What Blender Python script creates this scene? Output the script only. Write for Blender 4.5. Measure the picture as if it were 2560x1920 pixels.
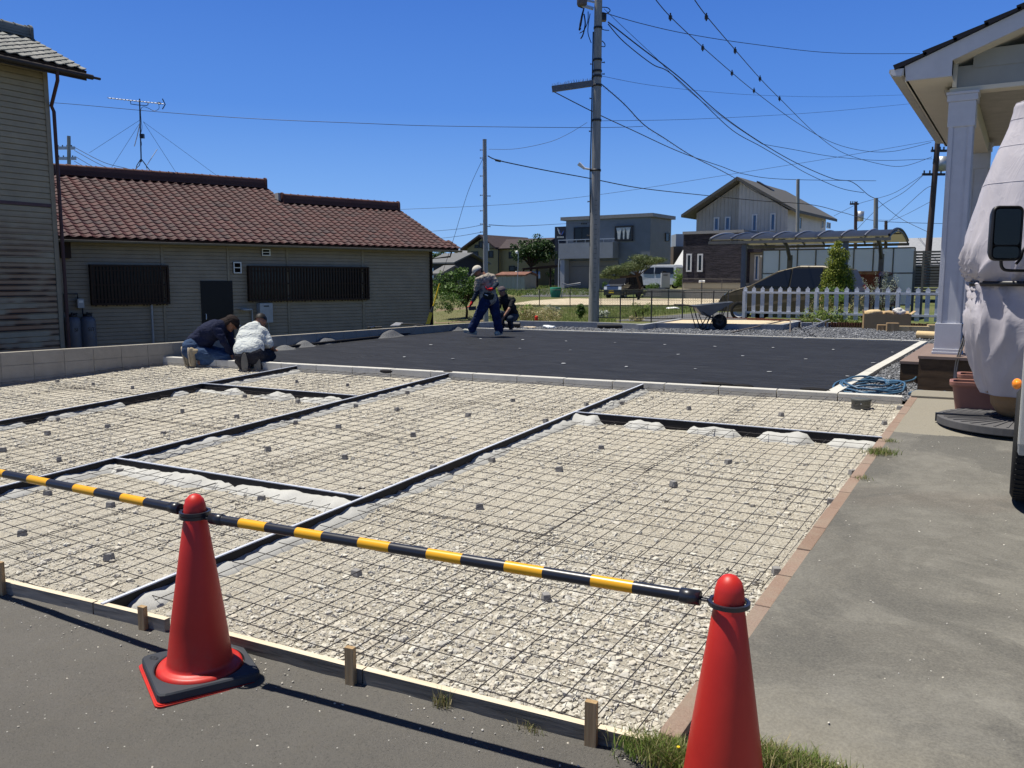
import bpy, bmesh, math, random
import numpy as np
from mathutils import Vector, Matrix, noise as mnoise
R = math.radians
rnd = random.Random(7)
for o in list(bpy.data.objects): bpy.data.objects.remove(o)
scn = bpy.context.scene
COL = scn.collection

# ------------------------------------------------------------------ camera
F = 2110.0; HY = 700.0; CX = 1280.0; CY = 960.0; CAMH = 1.54
YAW = R(31.25); PIT = math.atan((CY - HY) / F)
cam = bpy.data.cameras.new('camera'); camo = bpy.data.objects.new('camera', cam); COL.objects.link(camo)
camo.location = (0, 0, CAMH); camo.rotation_euler = (R(90) - PIT, 0, YAW)
cam.sensor_width = 36.0; cam.lens = 36.0 * F / 2560.0; cam.clip_end = 2000; cam.clip_start = 0.05
scn.camera = camo

# ------------------------------------------------------------------ light
SUN_EL = R(72); SUN_AZ = math.atan2(-.97, -.24)       # compass bearing of the sun, measured from +Y towards +X
world = bpy.data.worlds.new("World"); scn.world = world; world.use_nodes = True
wn = world.node_tree; wn.nodes.clear()
wo = wn.nodes.new('ShaderNodeOutputWorld'); wb = wn.nodes.new('ShaderNodeBackground')
sky = wn.nodes.new('ShaderNodeTexSky'); sky.sky_type = 'NISHITA'; sky.sun_disc = False
sky.sun_elevation = SUN_EL; sky.sun_rotation = SUN_AZ; sky.altitude = 0; sky.air_density = 1.0
sky.dust_density = 0.25; sky.ozone_density = 3.0
wb.inputs['Strength'].default_value = 0.07
EXPO = 0.42
# the clear deep blue of this sky: physical sky pulled towards chosen colours, darkened and greyed above the frame to cut blue fill
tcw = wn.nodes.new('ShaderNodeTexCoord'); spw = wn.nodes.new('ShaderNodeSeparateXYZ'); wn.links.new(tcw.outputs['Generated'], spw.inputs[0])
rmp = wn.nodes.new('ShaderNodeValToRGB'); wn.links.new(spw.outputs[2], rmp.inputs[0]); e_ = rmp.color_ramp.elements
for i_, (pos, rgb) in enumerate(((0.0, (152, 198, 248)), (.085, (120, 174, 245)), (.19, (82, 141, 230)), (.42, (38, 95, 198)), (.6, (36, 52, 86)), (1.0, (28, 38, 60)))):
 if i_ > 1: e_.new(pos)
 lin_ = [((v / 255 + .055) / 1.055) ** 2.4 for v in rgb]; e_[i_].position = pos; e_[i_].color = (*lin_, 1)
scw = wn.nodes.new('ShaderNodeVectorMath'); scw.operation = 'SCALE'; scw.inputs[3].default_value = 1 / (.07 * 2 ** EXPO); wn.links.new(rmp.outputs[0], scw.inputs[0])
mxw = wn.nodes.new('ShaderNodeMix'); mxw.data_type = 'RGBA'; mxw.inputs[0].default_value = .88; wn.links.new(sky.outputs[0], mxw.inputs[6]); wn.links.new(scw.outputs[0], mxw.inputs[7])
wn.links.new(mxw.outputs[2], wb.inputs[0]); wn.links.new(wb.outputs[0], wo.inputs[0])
sd = bpy.data.lights.new('sun', 'SUN'); sd.energy = 5.0; sd.angle = R(0.53); sd.color = (1.0, .95, .86)
so = bpy.data.objects.new('sun', sd); COL.objects.link(so)
sv = Vector((math.sin(SUN_AZ) * math.cos(SUN_EL), math.cos(SUN_AZ) * math.cos(SUN_EL), math.sin(SUN_EL)))
so.rotation_euler = sv.to_track_quat('Z', 'Y').to_euler(); so.location = (-20, -5, 40)
scn.view_settings.view_transform = 'Standard'; scn.view_settings.look = 'None'
scn.view_settings.exposure = EXPO; scn.view_settings.gamma = 1.0

# ------------------------------------------------------------------ measuring helpers (photo pixel -> point in the place)
FH = Vector((-math.sin(YAW), math.cos(YAW), 0)); RT = Vector((math.cos(YAW), math.sin(YAW), 0))
FW = FH * math.cos(PIT) - Vector((0, 0, math.sin(PIT))); UP = FH * math.sin(PIT) + Vector((0, 0, math.cos(PIT)))
CAM = Vector((0, 0, CAMH))
def ray(x, y): return FW * F + RT * (x - CX) + UP * (CY - y)
def hit(x, y, p, n):
 r = ray(x, y); n = Vector(n); return CAM + r * ((Vector(p) - CAM).dot(n) / r.dot(n))
def G(x, y, z=0.0): return hit(x, y, (0, 0, z), (0, 0, 1))
def D(x, y, d): return CAM + ray(x, y) * (d / F)
BS = .0445
def TZ(Y): return .09 + BS * (Y - 2.165)               # finished level of the bed (top of the joint boards)
def T(x, y, dz=0.0): return hit(x, y, (0, 2.165, .09 + dz), (0, -BS, 1))
class Face:
 """a vertical plane through p running along compass bearing az (degrees from +Y towards +X)"""
 def __init__(s, p, az):
  s.p = Vector((p[0], p[1], 0)); s.u = Vector((math.sin(R(az)), math.cos(R(az)), 0))
  s.n = Vector((s.u.y, -s.u.x, 0))
  if s.n.dot(CAM - s.p) < 0: s.n = -s.n          # n points to the viewer
 def uz(s, x, y, off=0.0):
  h = hit(x, y, s.p + s.n * off, s.n); return (h - s.p).dot(s.u), h.z
 def P(s, u, z, off=0.0): return s.p + s.u * u + s.n * off + Vector((0, 0, z))

# ------------------------------------------------------------------ mesh builder
class MB:
 def __init__(s): s.v = []; s.f = []; s.m = []; s.sm = []
 def add(s, vs, fs, mi=0, sm=False):
  b = len(s.v); s.v += [tuple(v) for v in vs]
  for f in fs: s.f.append(tuple(i + b for i in f)); s.m.append(mi); s.sm.append(sm)
  return s
 def ob(s, o, a, b, c, mi=0):
  o = Vector(o); a = Vector(a); b = Vector(b); c = Vector(c)
  vs = [o, o + a, o + a + b, o + b, o + c, o + a + c, o + a + b + c, o + b + c]
  fs = [(0, 3, 2, 1), (4, 5, 6, 7), (0, 1, 5, 4), (1, 2, 6, 5), (2, 3, 7, 6), (3, 0, 4, 7)]
  if a.cross(b).dot(c) < 0: fs = [tuple(reversed(f)) for f in fs]
  return s.add(vs, fs, mi)
 def box(s, x0, x1, y0, y1, z0, z1, mi=0):
  return s.ob((x0, y0, z0), (x1 - x0, 0, 0), (0, y1 - y0, 0), (0, 0, z1 - z0), mi)
 def bar(s, a, b, w, h=None, up=(0, 0, 1), mi=0):
  """square bar from a to b, w wide, h deep"""
  a = Vector(a); b = Vector(b); h = h or w; d = b - a
  up = Vector(up)
  if abs(d.normalized().dot(up)) > .98: up = Vector((1, 0, 0))
  sx = d.cross(up).normalized() * w; sy = sx.cross(d).normalized() * h
  return s.ob(a - sx / 2 - sy / 2, sx, d, sy, mi)
 def fbox(s, fc, u0, u1, z0, z1, d0, d1, mi=0):
  return s.ob(fc.P(u0, z0, d0), fc.u * (u1 - u0), (0, 0, z1 - z0), fc.n * (d1 - d0), mi)
 def tube(s, pts, r, n=8, mi=0, sm=True, cap=True):
  pts = [Vector(p) for p in pts]; m = len(pts)
  rs = r if isinstance(r, (list, tuple)) else [r] * m
  vs = []; prev = None
  for i, p in enumerate(pts):
   d = (pts[min(i + 1, m - 1)] - pts[max(i - 1, 0)])
   d = d.normalized() if d.length > 1e-9 else Vector((0, 0, 1))
   if prev is None:
    a = d.orthogonal().normalized()
   else:
    a = prev - d * prev.dot(d)
    a = a.normalized() if a.length > 1e-6 else d.orthogonal().normalized()
   prev = a; b = d.cross(a)
   for k in range(n):
    t = 2 * math.pi * k / n; vs.append(p + (a * math.cos(t) + b * math.sin(t)) * rs[i])
  fs = [(i * n + k, i * n + (k + 1) % n, (i + 1) * n + (k + 1) % n, (i + 1) * n + k) for i in range(m - 1) for k in range(n)]
  s.add(vs, fs, mi, sm)
  if cap:
   s.add([vs[k] for k in range(n)], [tuple(reversed(range(n)))], mi)
   s.add([vs[(m - 1) * n + k] for k in range(n)], [tuple(range(n))], mi)
  return s
 def lathe(s, prof, c=(0, 0, 0), n=24, mi=0, sm=True, axis=None):
  c = Vector(c); vs = []
  if axis is None: ax = Vector((0, 0, 1)); a = Vector((1, 0, 0)); b = Vector((0, 1, 0))
  else: ax = Vector(axis).normalized(); a = ax.orthogonal().normalized(); b = ax.cross(a)
  for r, z in prof:
   for k in range(n):
    t = 2 * math.pi * k / n; vs.append(c + ax * z + (a * math.cos(t) + b * math.sin(t)) * max(r, 1e-5))
  fs = [(i * n + k, i * n + (k + 1) % n, (i + 1) * n + (k + 1) % n, (i + 1) * n + k) for i in range(len(prof) - 1) for k in range(n)]
  return s.add(vs, fs, mi, sm)
 def ext(s, poly, vec, mi=0, sm=False):
  """polygon of 3-D points extruded along vec (closed)"""
  poly = [Vector(p) for p in poly]; vec = Vector(vec); n = len(poly)
  nrm = Vector((0, 0, 0))
  for i in range(n): nrm += poly[i].cross(poly[(i + 1) % n])
  if nrm.dot(vec) < 0: poly.reverse()
  vs = poly + [p + vec for p in poly]
  s.add(vs, [tuple(reversed(range(n))), tuple(range(n, 2 * n))], mi)
  s.add(vs, [(i, (i + 1) % n, n + (i + 1) % n, n + i) for i in range(n)], mi, sm)
  return s
 def ell(s, c, r, n=12, m=8, mi=0, sm=True, rot=None):
  c = Vector(c); vs = []
  for i in range(m + 1):
   ph = math.pi * i / m
   for k in range(n):
    t = 2 * math.pi * k / n
    v = Vector((r[0] * math.sin(ph) * math.cos(t), r[1] * math.sin(ph) * math.sin(t), -r[2] * math.cos(ph)))
    if rot is not None: v = rot @ v
    vs.append(c + v)
  fs = [(i * n + k, i * n + (k + 1) % n, (i + 1) * n + (k + 1) % n, (i + 1) * n + k) for i in range(m) for k in range(n)]
  return s.add(vs, fs, mi, sm)
 def build(s, name, mats, parent=None, world=True, bev=0.0, label=None, smooth_angle=None, weld=False):
  if not isinstance(mats, (list, tuple)): mats = [mats]
  off = Vector((0, 0, 0))
  base = parent
  while base is not None and base.parent is not None and base.type != 'EMPTY': base = base.parent
  me = bpy.data.meshes.new(name)
  loc = Vector((0, 0, 0))
  if parent is None:
   a = np.array(s.v, dtype=float)
   mn = a.min(0); mx = a.max(0); loc = Vector(((mn[0] + mx[0]) / 2, (mn[1] + mx[1]) / 2, mn[2]))
  wl = loc if parent is None else (wloc(parent) if world else Vector((0, 0, 0)))
  verts = [(v[0] - wl.x, v[1] - wl.y, v[2] - wl.z) for v in s.v]
  me.from_pydata(verts, [], s.f)
  for m in mats: me.materials.append(m)
  me.polygons.foreach_set('material_index', s.m)
  me.polygons.foreach_set('use_smooth', s.sm)
  if weld or bev > 0:
   bm = bmesh.new(); bm.from_mesh(me)
   bmesh.ops.remove_doubles(bm, verts=bm.verts, dist=1e-5)
   if bev > 0:
    es = [e for e in bm.edges if len(e.link_faces) == 2 and e.calc_face_angle(0) > R(30)]
    bmesh.ops.bevel(bm, geom=es, offset=bev, segments=2, profile=.6, affect='EDGES', clamp_overlap=True)
   bm.to_mesh(me); bm.free()
  me.update()
  o = bpy.data.objects.new(name, me); COL.objects.link(o)
  if parent is None: o.location = loc
  else: o.parent = parent
  if label: o['label'] = label
  return o
def wloc(o):
 l = Vector(o.location)
 while o.parent is not None: o = o.parent; l = l + Vector(o.location)
 return l
def tag(o, label, cat=None, group=None, kind=None):
 o['label'] = label
 if cat: o['category'] = cat
 if group: o['group'] = group
 if kind: o['kind'] = kind
 return o
def thing(name, label, cat, loc, group=None):
 o = bpy.data.objects.new(name, None); COL.objects.link(o); o.location = loc; o.empty_display_size = .2
 return tag(o, label, cat, group)
def struct(o, kind='structure', label=None):
 o['kind'] = kind
 if label: o['label'] = label
 return o
def copy_tree(o, parent=None):
 c = o.copy(); COL.objects.link(c)
 if parent is not None: c.parent = parent
 for ch in list(o.children): copy_tree(ch, c)
 return c
def grid_mesh(name, xs, ys, zf, mat):
 nx, ny = len(xs), len(ys); mb = MB()
 vs = [(x, y, zf(x, y)) for y in ys for x in xs]
 fs = [(j * nx + i, j * nx + i + 1, (j + 1) * nx + i + 1, (j + 1) * nx + i) for j in range(ny - 1) for i in range(nx - 1)]
 mb.add(vs, fs, 0, True); return mb.build(name, mat)
def inpoly(x, y, poly):
 c = False; n = len(poly); j = n - 1
 for i in range(n):
  xi, yi = poly[i][0], poly[i][1]; xj, yj = poly[j][0], poly[j][1]
  if (yi > y) != (yj > y) and x < (xj - xi) * (y - yi) / (yj - yi) + xi: c = not c
  j = i
 return c

# ------------------------------------------------------------------ materials
def srgb(h):
 h = h.lstrip('#'); c = [int(h[i:i + 2], 16) / 255 for i in (0, 2, 4)]
 return tuple((x / 12.92 if x <= .04045 else ((x + .055) / 1.055) ** 2.4) for x in c) + (1,)
MATS = {}
class NT:
 def __init__(s, name, rough=.8, spec=.3, metal=0.0):
  s.mat = bpy.data.materials.new(name); s.mat.use_nodes = True; s.t = s.mat.node_tree
  s.b = s.t.nodes['Principled BSDF']; s.b.inputs['Roughness'].default_value = rough
  s.b.inputs['Specular IOR Level'].default_value = spec; s.b.inputs['Metallic'].default_value = metal
  s.co = s.t.nodes.new('ShaderNodeTexCoord').outputs['Object']; MATS[name] = s.mat
 def n(s, t, **kw):
  x = s.t.nodes.new('ShaderNode' + t)
  for k, v in kw.items(): setattr(x, k, v)
  return x
 def l(s, a, b): s.t.links.new(a, b)
 def noise(s, scale, detail=4, rough=.6, vec=None, dist=0.0):
  x = s.n('TexNoise'); x.inputs['Scale'].default_value = scale; x.inputs['Detail'].default_value = detail
  x.inputs['Roughness'].default_value = rough; x.inputs['Distortion'].default_value = dist
  s.l(vec or s.co, x.inputs['Vector']); return x.outputs['Fac']
 def vor(s, scale, feat='F1', vec=None, out='Distance', rand=1.0):
  x = s.n('TexVoronoi'); x.feature = feat; x.inputs['Scale'].default_value = scale
  x.inputs['Randomness'].default_value = rand
  s.l(vec or s.co, x.inputs['Vector']); return x.outputs[out]
 def scl(s, v, vec=None):
  x = s.n('Mapping'); x.inputs['Scale'].default_value = v; s.l(vec or s.co, x.inputs['Vector']); return x.outputs[0]
 def ramp(s, fac, stops, interp='LINEAR'):
  x = s.n('ValToRGB'); x.color_ramp.interpolation = interp; e = x.color_ramp.elements
  while len(e) < len(stops): e.new(.5)
  for i, (p, c) in enumerate(stops):
   e[i].position = p; e[i].color = c if len(c) == 4 else tuple(c) + (1,)
  s.l(fac, x.inputs[0]); return x.outputs[0]
 def mix(s, f, a, b, mode='MIX'):
  x = s.n('Mix'); x.data_type = 'RGBA'; x.blend_type = mode
  if isinstance(f, (int, float)): x.inputs[0].default_value = f
  else: s.l(f, x.inputs[0])
  for i, v in ((6, a), (7, b)):
   if isinstance(v, tuple): x.inputs[i].default_value = v if len(v) == 4 else v + (1,)
   else: s.l(v, x.inputs[i])
  return x.outputs[2]
 def math(s, op, a, b=0.0, c=None):
  x = s.n('Math'); x.operation = op
  for i, v in enumerate((a, b) if c is None else (a, b, c)):
   if isinstance(v, (int, float)): x.inputs[i].default_value = v
   else: s.l(v, x.inputs[i])
  return x.outputs[0]
 def sep(s, vec=None):
  x = s.n('SeparateXYZ'); s.l(vec or s.co, x.inputs[0]); return x.outputs
 def island(s): return s.n('NewGeometry').outputs['Random Per Island']
 def color(s, c):
  if isinstance(c, tuple): s.b.inputs['Base Color'].default_value = c if len(c) == 4 else c + (1,)
  else: s.l(c, s.b.inputs['Base Color'])
  return s
 def rough(s, c): s.l(c, s.b.inputs['Roughness']); return s
 def bump(s, h, strength=.5, dist=.01):
  x = s.n('Bump'); x.inputs['Strength'].default_value = strength; x.inputs['Distance'].default_value = dist
  s.l(h, x.inputs['Height']); s.l(x.outputs[0], s.b.inputs['Normal']); return s
def g(v): return (v, v, v, 1)
def simple(name, col, rough=.7, spec=.3, metal=0.0, var=.12, scale=6, bump=0.0, bscale=60, bd=.003):
 """plain stuff with slight wear: colour varies softly, optional fine bump"""
 m = NT(name, rough, spec, metal); c = Vector(col[:3])
 f = m.noise(scale, 5, .6)
 m.color(m.ramp(f, [(.3, tuple(c * (1 - var))), (.7, tuple(c * (1 + var)))]))
 if bump: m.bump(m.noise(bscale, 4), bump, bd)
 return m.mat
# ------------------------------------------------------------------ material library
def m_asphalt():
 m = NT('asphalt', .92, .15)
 a = m.noise(1.3, 6, .7); b = m.noise(110, 5, .85); d = m.noise(9, 6, .75)
 c = m.ramp(a, [(.3, (.115, .111, .102)), (.72, (.165, .158, .145))])
 c = m.mix(m.ramp(b, [(.4, g(0)), (.62, g(.8))]), c, (.155, .146, .13))
 c = m.mix(m.ramp(b, [(.32, g(.8)), (.44, g(0))]), c, (.04, .037, .033))
 c = m.mix(m.ramp(d, [(.5, g(0)), (.72, g(.6))]), c, (.15, .14, .12))
 v = m.vor(42, 'F1'); sp = m.ramp(v, [(.1, g(1)), (.14, g(0))])
 vc = m.vor(42, 'F1', out='Color'); sel = m.math('GREATER_THAN', m.sep(vc)[0], .9)
 c = m.mix(m.math('MULTIPLY', sp, sel), c, (.5, .49, .45))
 w = m.noise(2.2, 7, .8, dist=1.2); c = m.mix(m.ramp(w, [(.64, g(0)), (.74, g(.6))]), c, (.23, .21, .175))
 m.color(c); m.bump(m.math('ADD', m.noise(120, 5, .85), m.math('MULTIPLY', m.noise(9, 4), 2)), 1.0, .009); return m.mat
def m_fines():
 m = NT('crushed_stone_fines', .95, .1)
 a = m.noise(.9, 5, .6); b = m.noise(22, 6, .8); n3 = m.noise(70, 5, .85); v = m.vor(60, 'F1'); vc = m.sep(m.vor(60, 'F1', out='Color'))[0]
 c = m.ramp(a, [(.3, (.64, .59, .485)), (.7, (.72, .68, .58))])
 c = m.mix(m.ramp(b, [(.38, g(.7)), (.54, g(0))]), c, (.5, .45, .36))
 c = m.mix(m.ramp(n3, [(.34, g(.6)), (.44, g(0))]), c, (.34, .31, .25))  # crevices darkened in the colour, where the bump dips
 c = m.mix(m.ramp(n3, [(.53, g(0)), (.64, g(.9))]), c, (.8, .78, .7))
 c = m.mix(m.math('MULTIPLY', m.math('GREATER_THAN', vc, .62), m.ramp(v, [(.25, g(.75)), (.4, g(0))])), c, (.7, .67, .58))
 m.color(c); m.bump(m.math('ADD', m.math('MULTIPLY', b, 2.5), m.math('ADD', n3, m.math('MULTIPLY', v, -.8))), 1.0, .016); return m.mat
def m_stone(name, cols, rough=.9):
 m = NT(name, rough, .2); i = m.island()
 st = [((k + .5) / len(cols), c) for k, c in enumerate(cols)]
 c = m.ramp(i, st); c = m.mix(.4, c, m.mix(m.noise(40, 4), g(0), c), 'MIX')
 m.color(c); m.bump(m.noise(90, 4), .5, .004); return m.mat
def m_greygravel():
 m = NT('grey_crushed_rock', .9, .25)
 vc = m.vor(38, 'F1', out='Color'); v = m.vor(38, 'F1'); s = m.sep(vc)[0]
 c = m.ramp(s, [(.0, (.1, .105, .115)), (.5, (.19, .2, .215)), (1, (.36, .37, .39))])
 m.color(m.mix(m.ramp(v, [(.4, g(0)), (.8, g(.9))]), c, g(.02))); m.bump(m.math('SUBTRACT', 1.0, v), 1.0, .03); return m.mat
def m_patio():
 m = NT('weathered_concrete', .88, .2)
 a = m.noise(1.1, 7, .7, dist=.8); b = m.noise(3.5, 6, .7, dist=1.0); f = m.noise(95, 4, .75)
 st = m.noise(1.0, 9, .85, vec=m.scl((2.2, 7.0, 1)), dist=3.0)
 c = m.ramp(a, [(.34, (.115, .11, .1)), (.5, (.15, .145, .131)), (.66, (.2, .193, .172))])
 c = m.mix(m.ramp(b, [(.4, g(.4)), (.58, g(0))]), c, (.085, .08, .072))
 c = m.mix(m.ramp(st, [(.55, g(0)), (.68, g(.5))]), c, (.27, .255, .21))
 c = m.mix(m.ramp(m.noise(.7, 3, .5, dist=.3), [(.55, g(0)), (.75, g(.5))]), c, (.125, .085, .068))
 gp_ = m.n('NewGeometry').outputs['Position']; c = m.mix(m.ramp(m.noise(.85, 6, .62, dist=1.4), [(.42, g(.75)), (.52, g(0))]), c, (.085, .083, .078)); sp = m.sep(gp_); y = m.math('SUBTRACT', sp[1], m.math('MULTIPLY', sp[0], .05)); e = m.math('ADD', y, m.math('MULTIPLY', m.math('SUBTRACT', m.noise(2.5, 5), .5), .35))
 c = m.mix(m.math('MULTIPLY', m.math('GREATER_THAN', e, PATIO_Y1), .85), c, (.29, .265, .21))
 e2 = m.math('ADD', sp[1], m.math('MULTIPLY', m.math('SUBTRACT', m.noise(1.6, 6), .5), 1.1))
 c = m.mix(m.ramp(m.math('SUBTRACT', e2, PATIO_Y0), [(.0, g(.8)), (.5, g(0))]), c, (.25, .23, .18))
 c = m.mix(.28, c, m.ramp(f, [(.35, (.04, .038, .036)), (.7, (.25, .24, .2))]))
 sc1 = m.noise(1.0, 10, .9, vec=m.scl((9, 26, 1)), dist=2.5); c = m.mix(m.ramp(sc1, [(.6, g(0)), (.7, g(.45))]), c, (.34, .32, .27))
 sc2 = m.noise(6, 8, .85, dist=1.5); c = m.mix(m.ramp(sc2, [(.3, g(.4)), (.42, g(0))]), c, (.07, .066, .06))
 m.color(c); m.bump(m.math('ADD', f, m.noise(12, 5)), .4, .004); return m.mat
PATIO_Y0 = 2.35; PATIO_Y1 = 7.45
def m_ground():
 m = NT('rough_ground', .95, .1)
 a = m.noise(.06, 5, .6); b = m.noise(1.2, 6, .75); d = m.noise(9, 5, .8)
 c = m.ramp(a, [(.4, (.13, .125, .06)), (.5, (.1, .125, .04)), (.6, (.07, .11, .03))])
 c = m.mix(m.ramp(b, [(.4, g(0)), (.65, g(.7))]), c, (.17, .16, .08))
 c = m.mix(m.ramp(d, [(.4, g(0)), (.75, g(.6))]), c, (.07, .065, .035))
 m.color(c); m.bump(b, 1, .1); return m.mat
def m_dirt():
 m = NT('dry_soil', .97, .1); b = m.noise(3, 6, .75); d = m.noise(22, 5, .8)
 c = m.ramp(b, [(.35, (.2, .155, .095)), (.65, (.33, .27, .185))])
 m.color(m.mix(m.ramp(d, [(.4, g(.7)), (.65, g(0))]), c, (.13, .1, .06))); m.bump(d, 1, .05); return m.mat
def m_block(name='concrete_block', base=(.33, .31, .28), bl=.39, bh=.195, jw=.02):
 m = NT(name, .85, .2)
 a = m.noise(5, 5, .7); f = m.noise(160, 3, .7)
 c = m.ramp(a, [(.3, tuple(v * .82 for v in base)), (.7, tuple(v * 1.12 for v in base))])
 m.color(m.mix(.3, c, m.ramp(f, [(.3, tuple(v * .6 for v in base)), (.7, tuple(v * 1.3 for v in base))])))
 m.bump(f, .4, .002); return m.mat
def m_sheet():
 m = NT('woven_weed_sheet', .75, .2)
 a = m.noise(1.0, 5, .6, vec=m.scl((.35, 2.2, 1)), dist=.6); st = m.noise(1.0, 6, .75, vec=m.scl((1.6, 22, 1)))
 c = m.ramp(a, [(.3, (.008, .009, .012)), (.7, (.016, .018, .023))])
 c = m.mix(m.ramp(st, [(.5, g(0)), (.64, g(.8))]), c, (.04, .043, .05))
 m.color(c); m.bump(m.noise(3.5, 4, .6, vec=m.scl((1, 3, 1))), .5, .05); return m.mat
def m_siding(name, base, pitch=.10, stains=False):
 m = NT(name, .6, .35); x, y, z = m.sep()
 a = m.noise(2.5, 5, .6); c = m.ramp(a, [(.3, tuple(v * .85 for v in base)), (.7, tuple(v * 1.08 for v in base))])
 if stains:
  zz = m.math('DIVIDE', m.math('ADD', z, .1), pitch); fr = m.math('FRACT', zz); row = m.math('FLOOR', zz)
  cmb = m.n('CombineXYZ'); m.l(m.math('MULTIPLY', y, .55), cmb.inputs[0]); m.l(m.math('MULTIPLY', row, 3.7), cmb.inputs[1])
  n = m.noise(1.0, 3, .6, vec=cmb.outputs[0])
  low = m.ramp(m.math('MULTIPLY', z, .2), [(.3, g(1)), (.74, g(0))])
  soft = m.ramp(m.noise(.8, 3), [(.3, g(.3)), (.5, g(1))])
  body = m.math('MULTIPLY', m.math('MULTIPLY', low, m.ramp(n, [(.42, g(0)), (.52, g(1))])), soft)
  edge = m.ramp(fr, [(.0, g(1)), (.35, g(.6)), (.85, g(.5)), (1, g(.9))])
  f = m.math('MULTIPLY', body, edge)
  c = m.mix(f, c, (.32, .1, .02)); c = m.mix(m.math('MULTIPLY', m.ramp(fr, [(0, g(1)), (.2, g(.9)), (.36, g(0)), (.86, g(0)), (1, g(1))]), m.math('MINIMUM', m.math('MULTIPLY', body, 1.6), 1.0)), c, (.006, .004, .004))
 m.color(c); m.bump(m.noise(60, 3), .15, .002); return m.mat
def m_tile(name, cols, rough=.6):
 m = NT(name, rough, .2); i = m.island()
 c = m.ramp(i, [((k + .5) / len(cols), c) for k, c in enumerate(cols)])
 c = m.mix(m.ramp(m.noise(1.2, 5, .7), [(.45, g(0)), (.75, g(.6))]), c, tuple(v * .55 for v in cols[0]))
 c = m.mix(m.ramp(m.noise(30, 4, .8), [(.66, g(0)), (.75, g(.2))]), c, (.25, .23, .21))
 m.color(c); return m.mat
def m_wood(name, c0, c1, ax=(1, 14, 14), rough=.7, sc=2.0):
 m = NT(name, rough, .25); v = m.scl(ax); f = m.noise(sc, 6, .65, vec=v, dist=.6)
 m.color(m.ramp(f, [(.3, c0), (.68, c1)])); m.bump(f, .5, .004); return m.mat
def m_leaf(name, cols, trans=.25):
 m = NT(name, .55, .3); i = m.island()
 c = m.ramp(i, [((k + .5) / len(cols), c) for k, c in enumerate(cols)]); m.color(c)
 try: m.b.inputs['Transmission Weight'].default_value = 0
 except Exception: pass
 tr = m.n('BsdfTranslucent'); m.l(c, tr.inputs[0]); mx = m.n('MixShader'); mx.inputs[0].default_value = trans
 out = m.t.nodes['Material Output']; m.l(m.b.outputs[0], mx.inputs[1]); m.l(tr.outputs[0], mx.inputs[2]); m.l(mx.outputs[0], out.inputs[0])
 return m.mat
M = {}
M['asphalt'] = m_asphalt(); M['fines'] = m_fines(); M['patio'] = m_patio(); M['greygravel'] = m_greygravel()
M['ground'] = m_ground(); M['dirt'] = m_dirt(); M['sheet'] = m_sheet()
M['stone'] = m_stone('pale_limestone_chips', [(.66, .62, .53), (.54, .51, .44), (.6, .57, .49), (.72, .7, .62), (.46, .44, .4), (.63, .58, .48), (.58, .56, .51)])
M['rock'] = m_stone('grey_rock_chips', [(.12, .125, .135), (.21, .22, .24), (.16, .17, .185), (.3, .31, .33), (.24, .25, .27), (.13, .14, .155), (.42, .43, .45)])
M['block'] = m_block(); M['kerb'] = m_block('pale_kerb_concrete', (.5, .49, .45))
M['bwall'] = m_block('block_wall_concrete', (.3, .28, .24))
M['kblock'] = m_block('grey_block', (.3, .31, .32))
M['steel'] = simple('dark_mesh_wire', (.035, .03, .03), .5, .5, .3)
M['jboard'] = simple('black_joint_board', (.008, .007, .009), .6, .3)
M['jcap'] = simple('pale_joint_cap', (.5, .53, .6), .5, .4)
M['mortar'] = m_block('fresh_mortar', (.43, .43, .41))
M['spacer'] = m_block('spacer_concrete', (.24, .235, .23))
M['brick'] = None
def m_brickkerb():
 m = NT('worn_pink_brick', .9, .2); a = m.noise(6, 5, .7); f = m.noise(120, 4, .8); i = m.island()
 c = m.ramp(i, [(.1, (.2, .14, .105)), (.5, (.25, .18, .14)), (.9, (.23, .175, .145))])
 c = m.mix(m.ramp(a, [(.45, g(0)), (.7, g(.65))]), c, (.26, .23, .18))
 m.color(m.mix(.25, c, m.ramp(f, [(.3, (.12, .07, .05)), (.7, (.45, .33, .27))]))); m.bump(m.math('ADD', a, f), .6, .006); return m.mat
M['brick'] = m_brickkerb()
M['cone'] = None
def m_cone():
 m = NT('red_cone_plastic', .45, .4); a = m.noise(3, 5, .65); sc_ = m.noise(1.0, 8, .85, vec=m.scl((30, 30, 5)), dist=1.5); z = m.sep()[2]
 c = m.ramp(a, [(.3, (.43, .017, .012)), (.7, (.53, .024, .016))])
 c = m.mix(m.ramp(sc_, [(.62, g(0)), (.72, g(.35))]), c, (.5, .12, .09))
 low = m.ramp(m.math('MULTIPLY', z, 3), [(.0, g(.5)), (.6, g(0))])
 c = m.mix(m.math('MULTIPLY', low, m.ramp(m.noise(14, 5, .8), [(.45, g(0)), (.65, g(1))])), c, (.28, .08, .06))
 m.color(c); m.bump(m.noise(9, 4), .12, .01); return m.mat
M['cone'] = m_cone()
M['rubber'] = simple('black_rubber_weight', (.03, .034, .042), .6, .4, var=.2, bump=.2, bscale=40)
M['barblack'] = simple('black_bar_plastic', (.016, .018, .026), .33, .5, var=.1)
M['baryellow'] = simple('yellow_bar_plastic', (.72, .36, .012), .33, .45, var=.06)
M['pine'] = m_wood('new_pine', (.52, .43, .3), (.7, .62, .48), (1, 12, 12))
M['pinedark'] = m_wood('shaded_form_board', (.12, .11, .095), (.28, .26, .225), (2, 2, 30), sc=1.5)
M['pinedark2'] = m_wood('dark_shaded_form_board', (.06, .057, .05), (.17, .16, .14), (2.5, 2.5, 34), sc=1.5)  # shade of the board fronts put into these two dark colours
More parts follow.
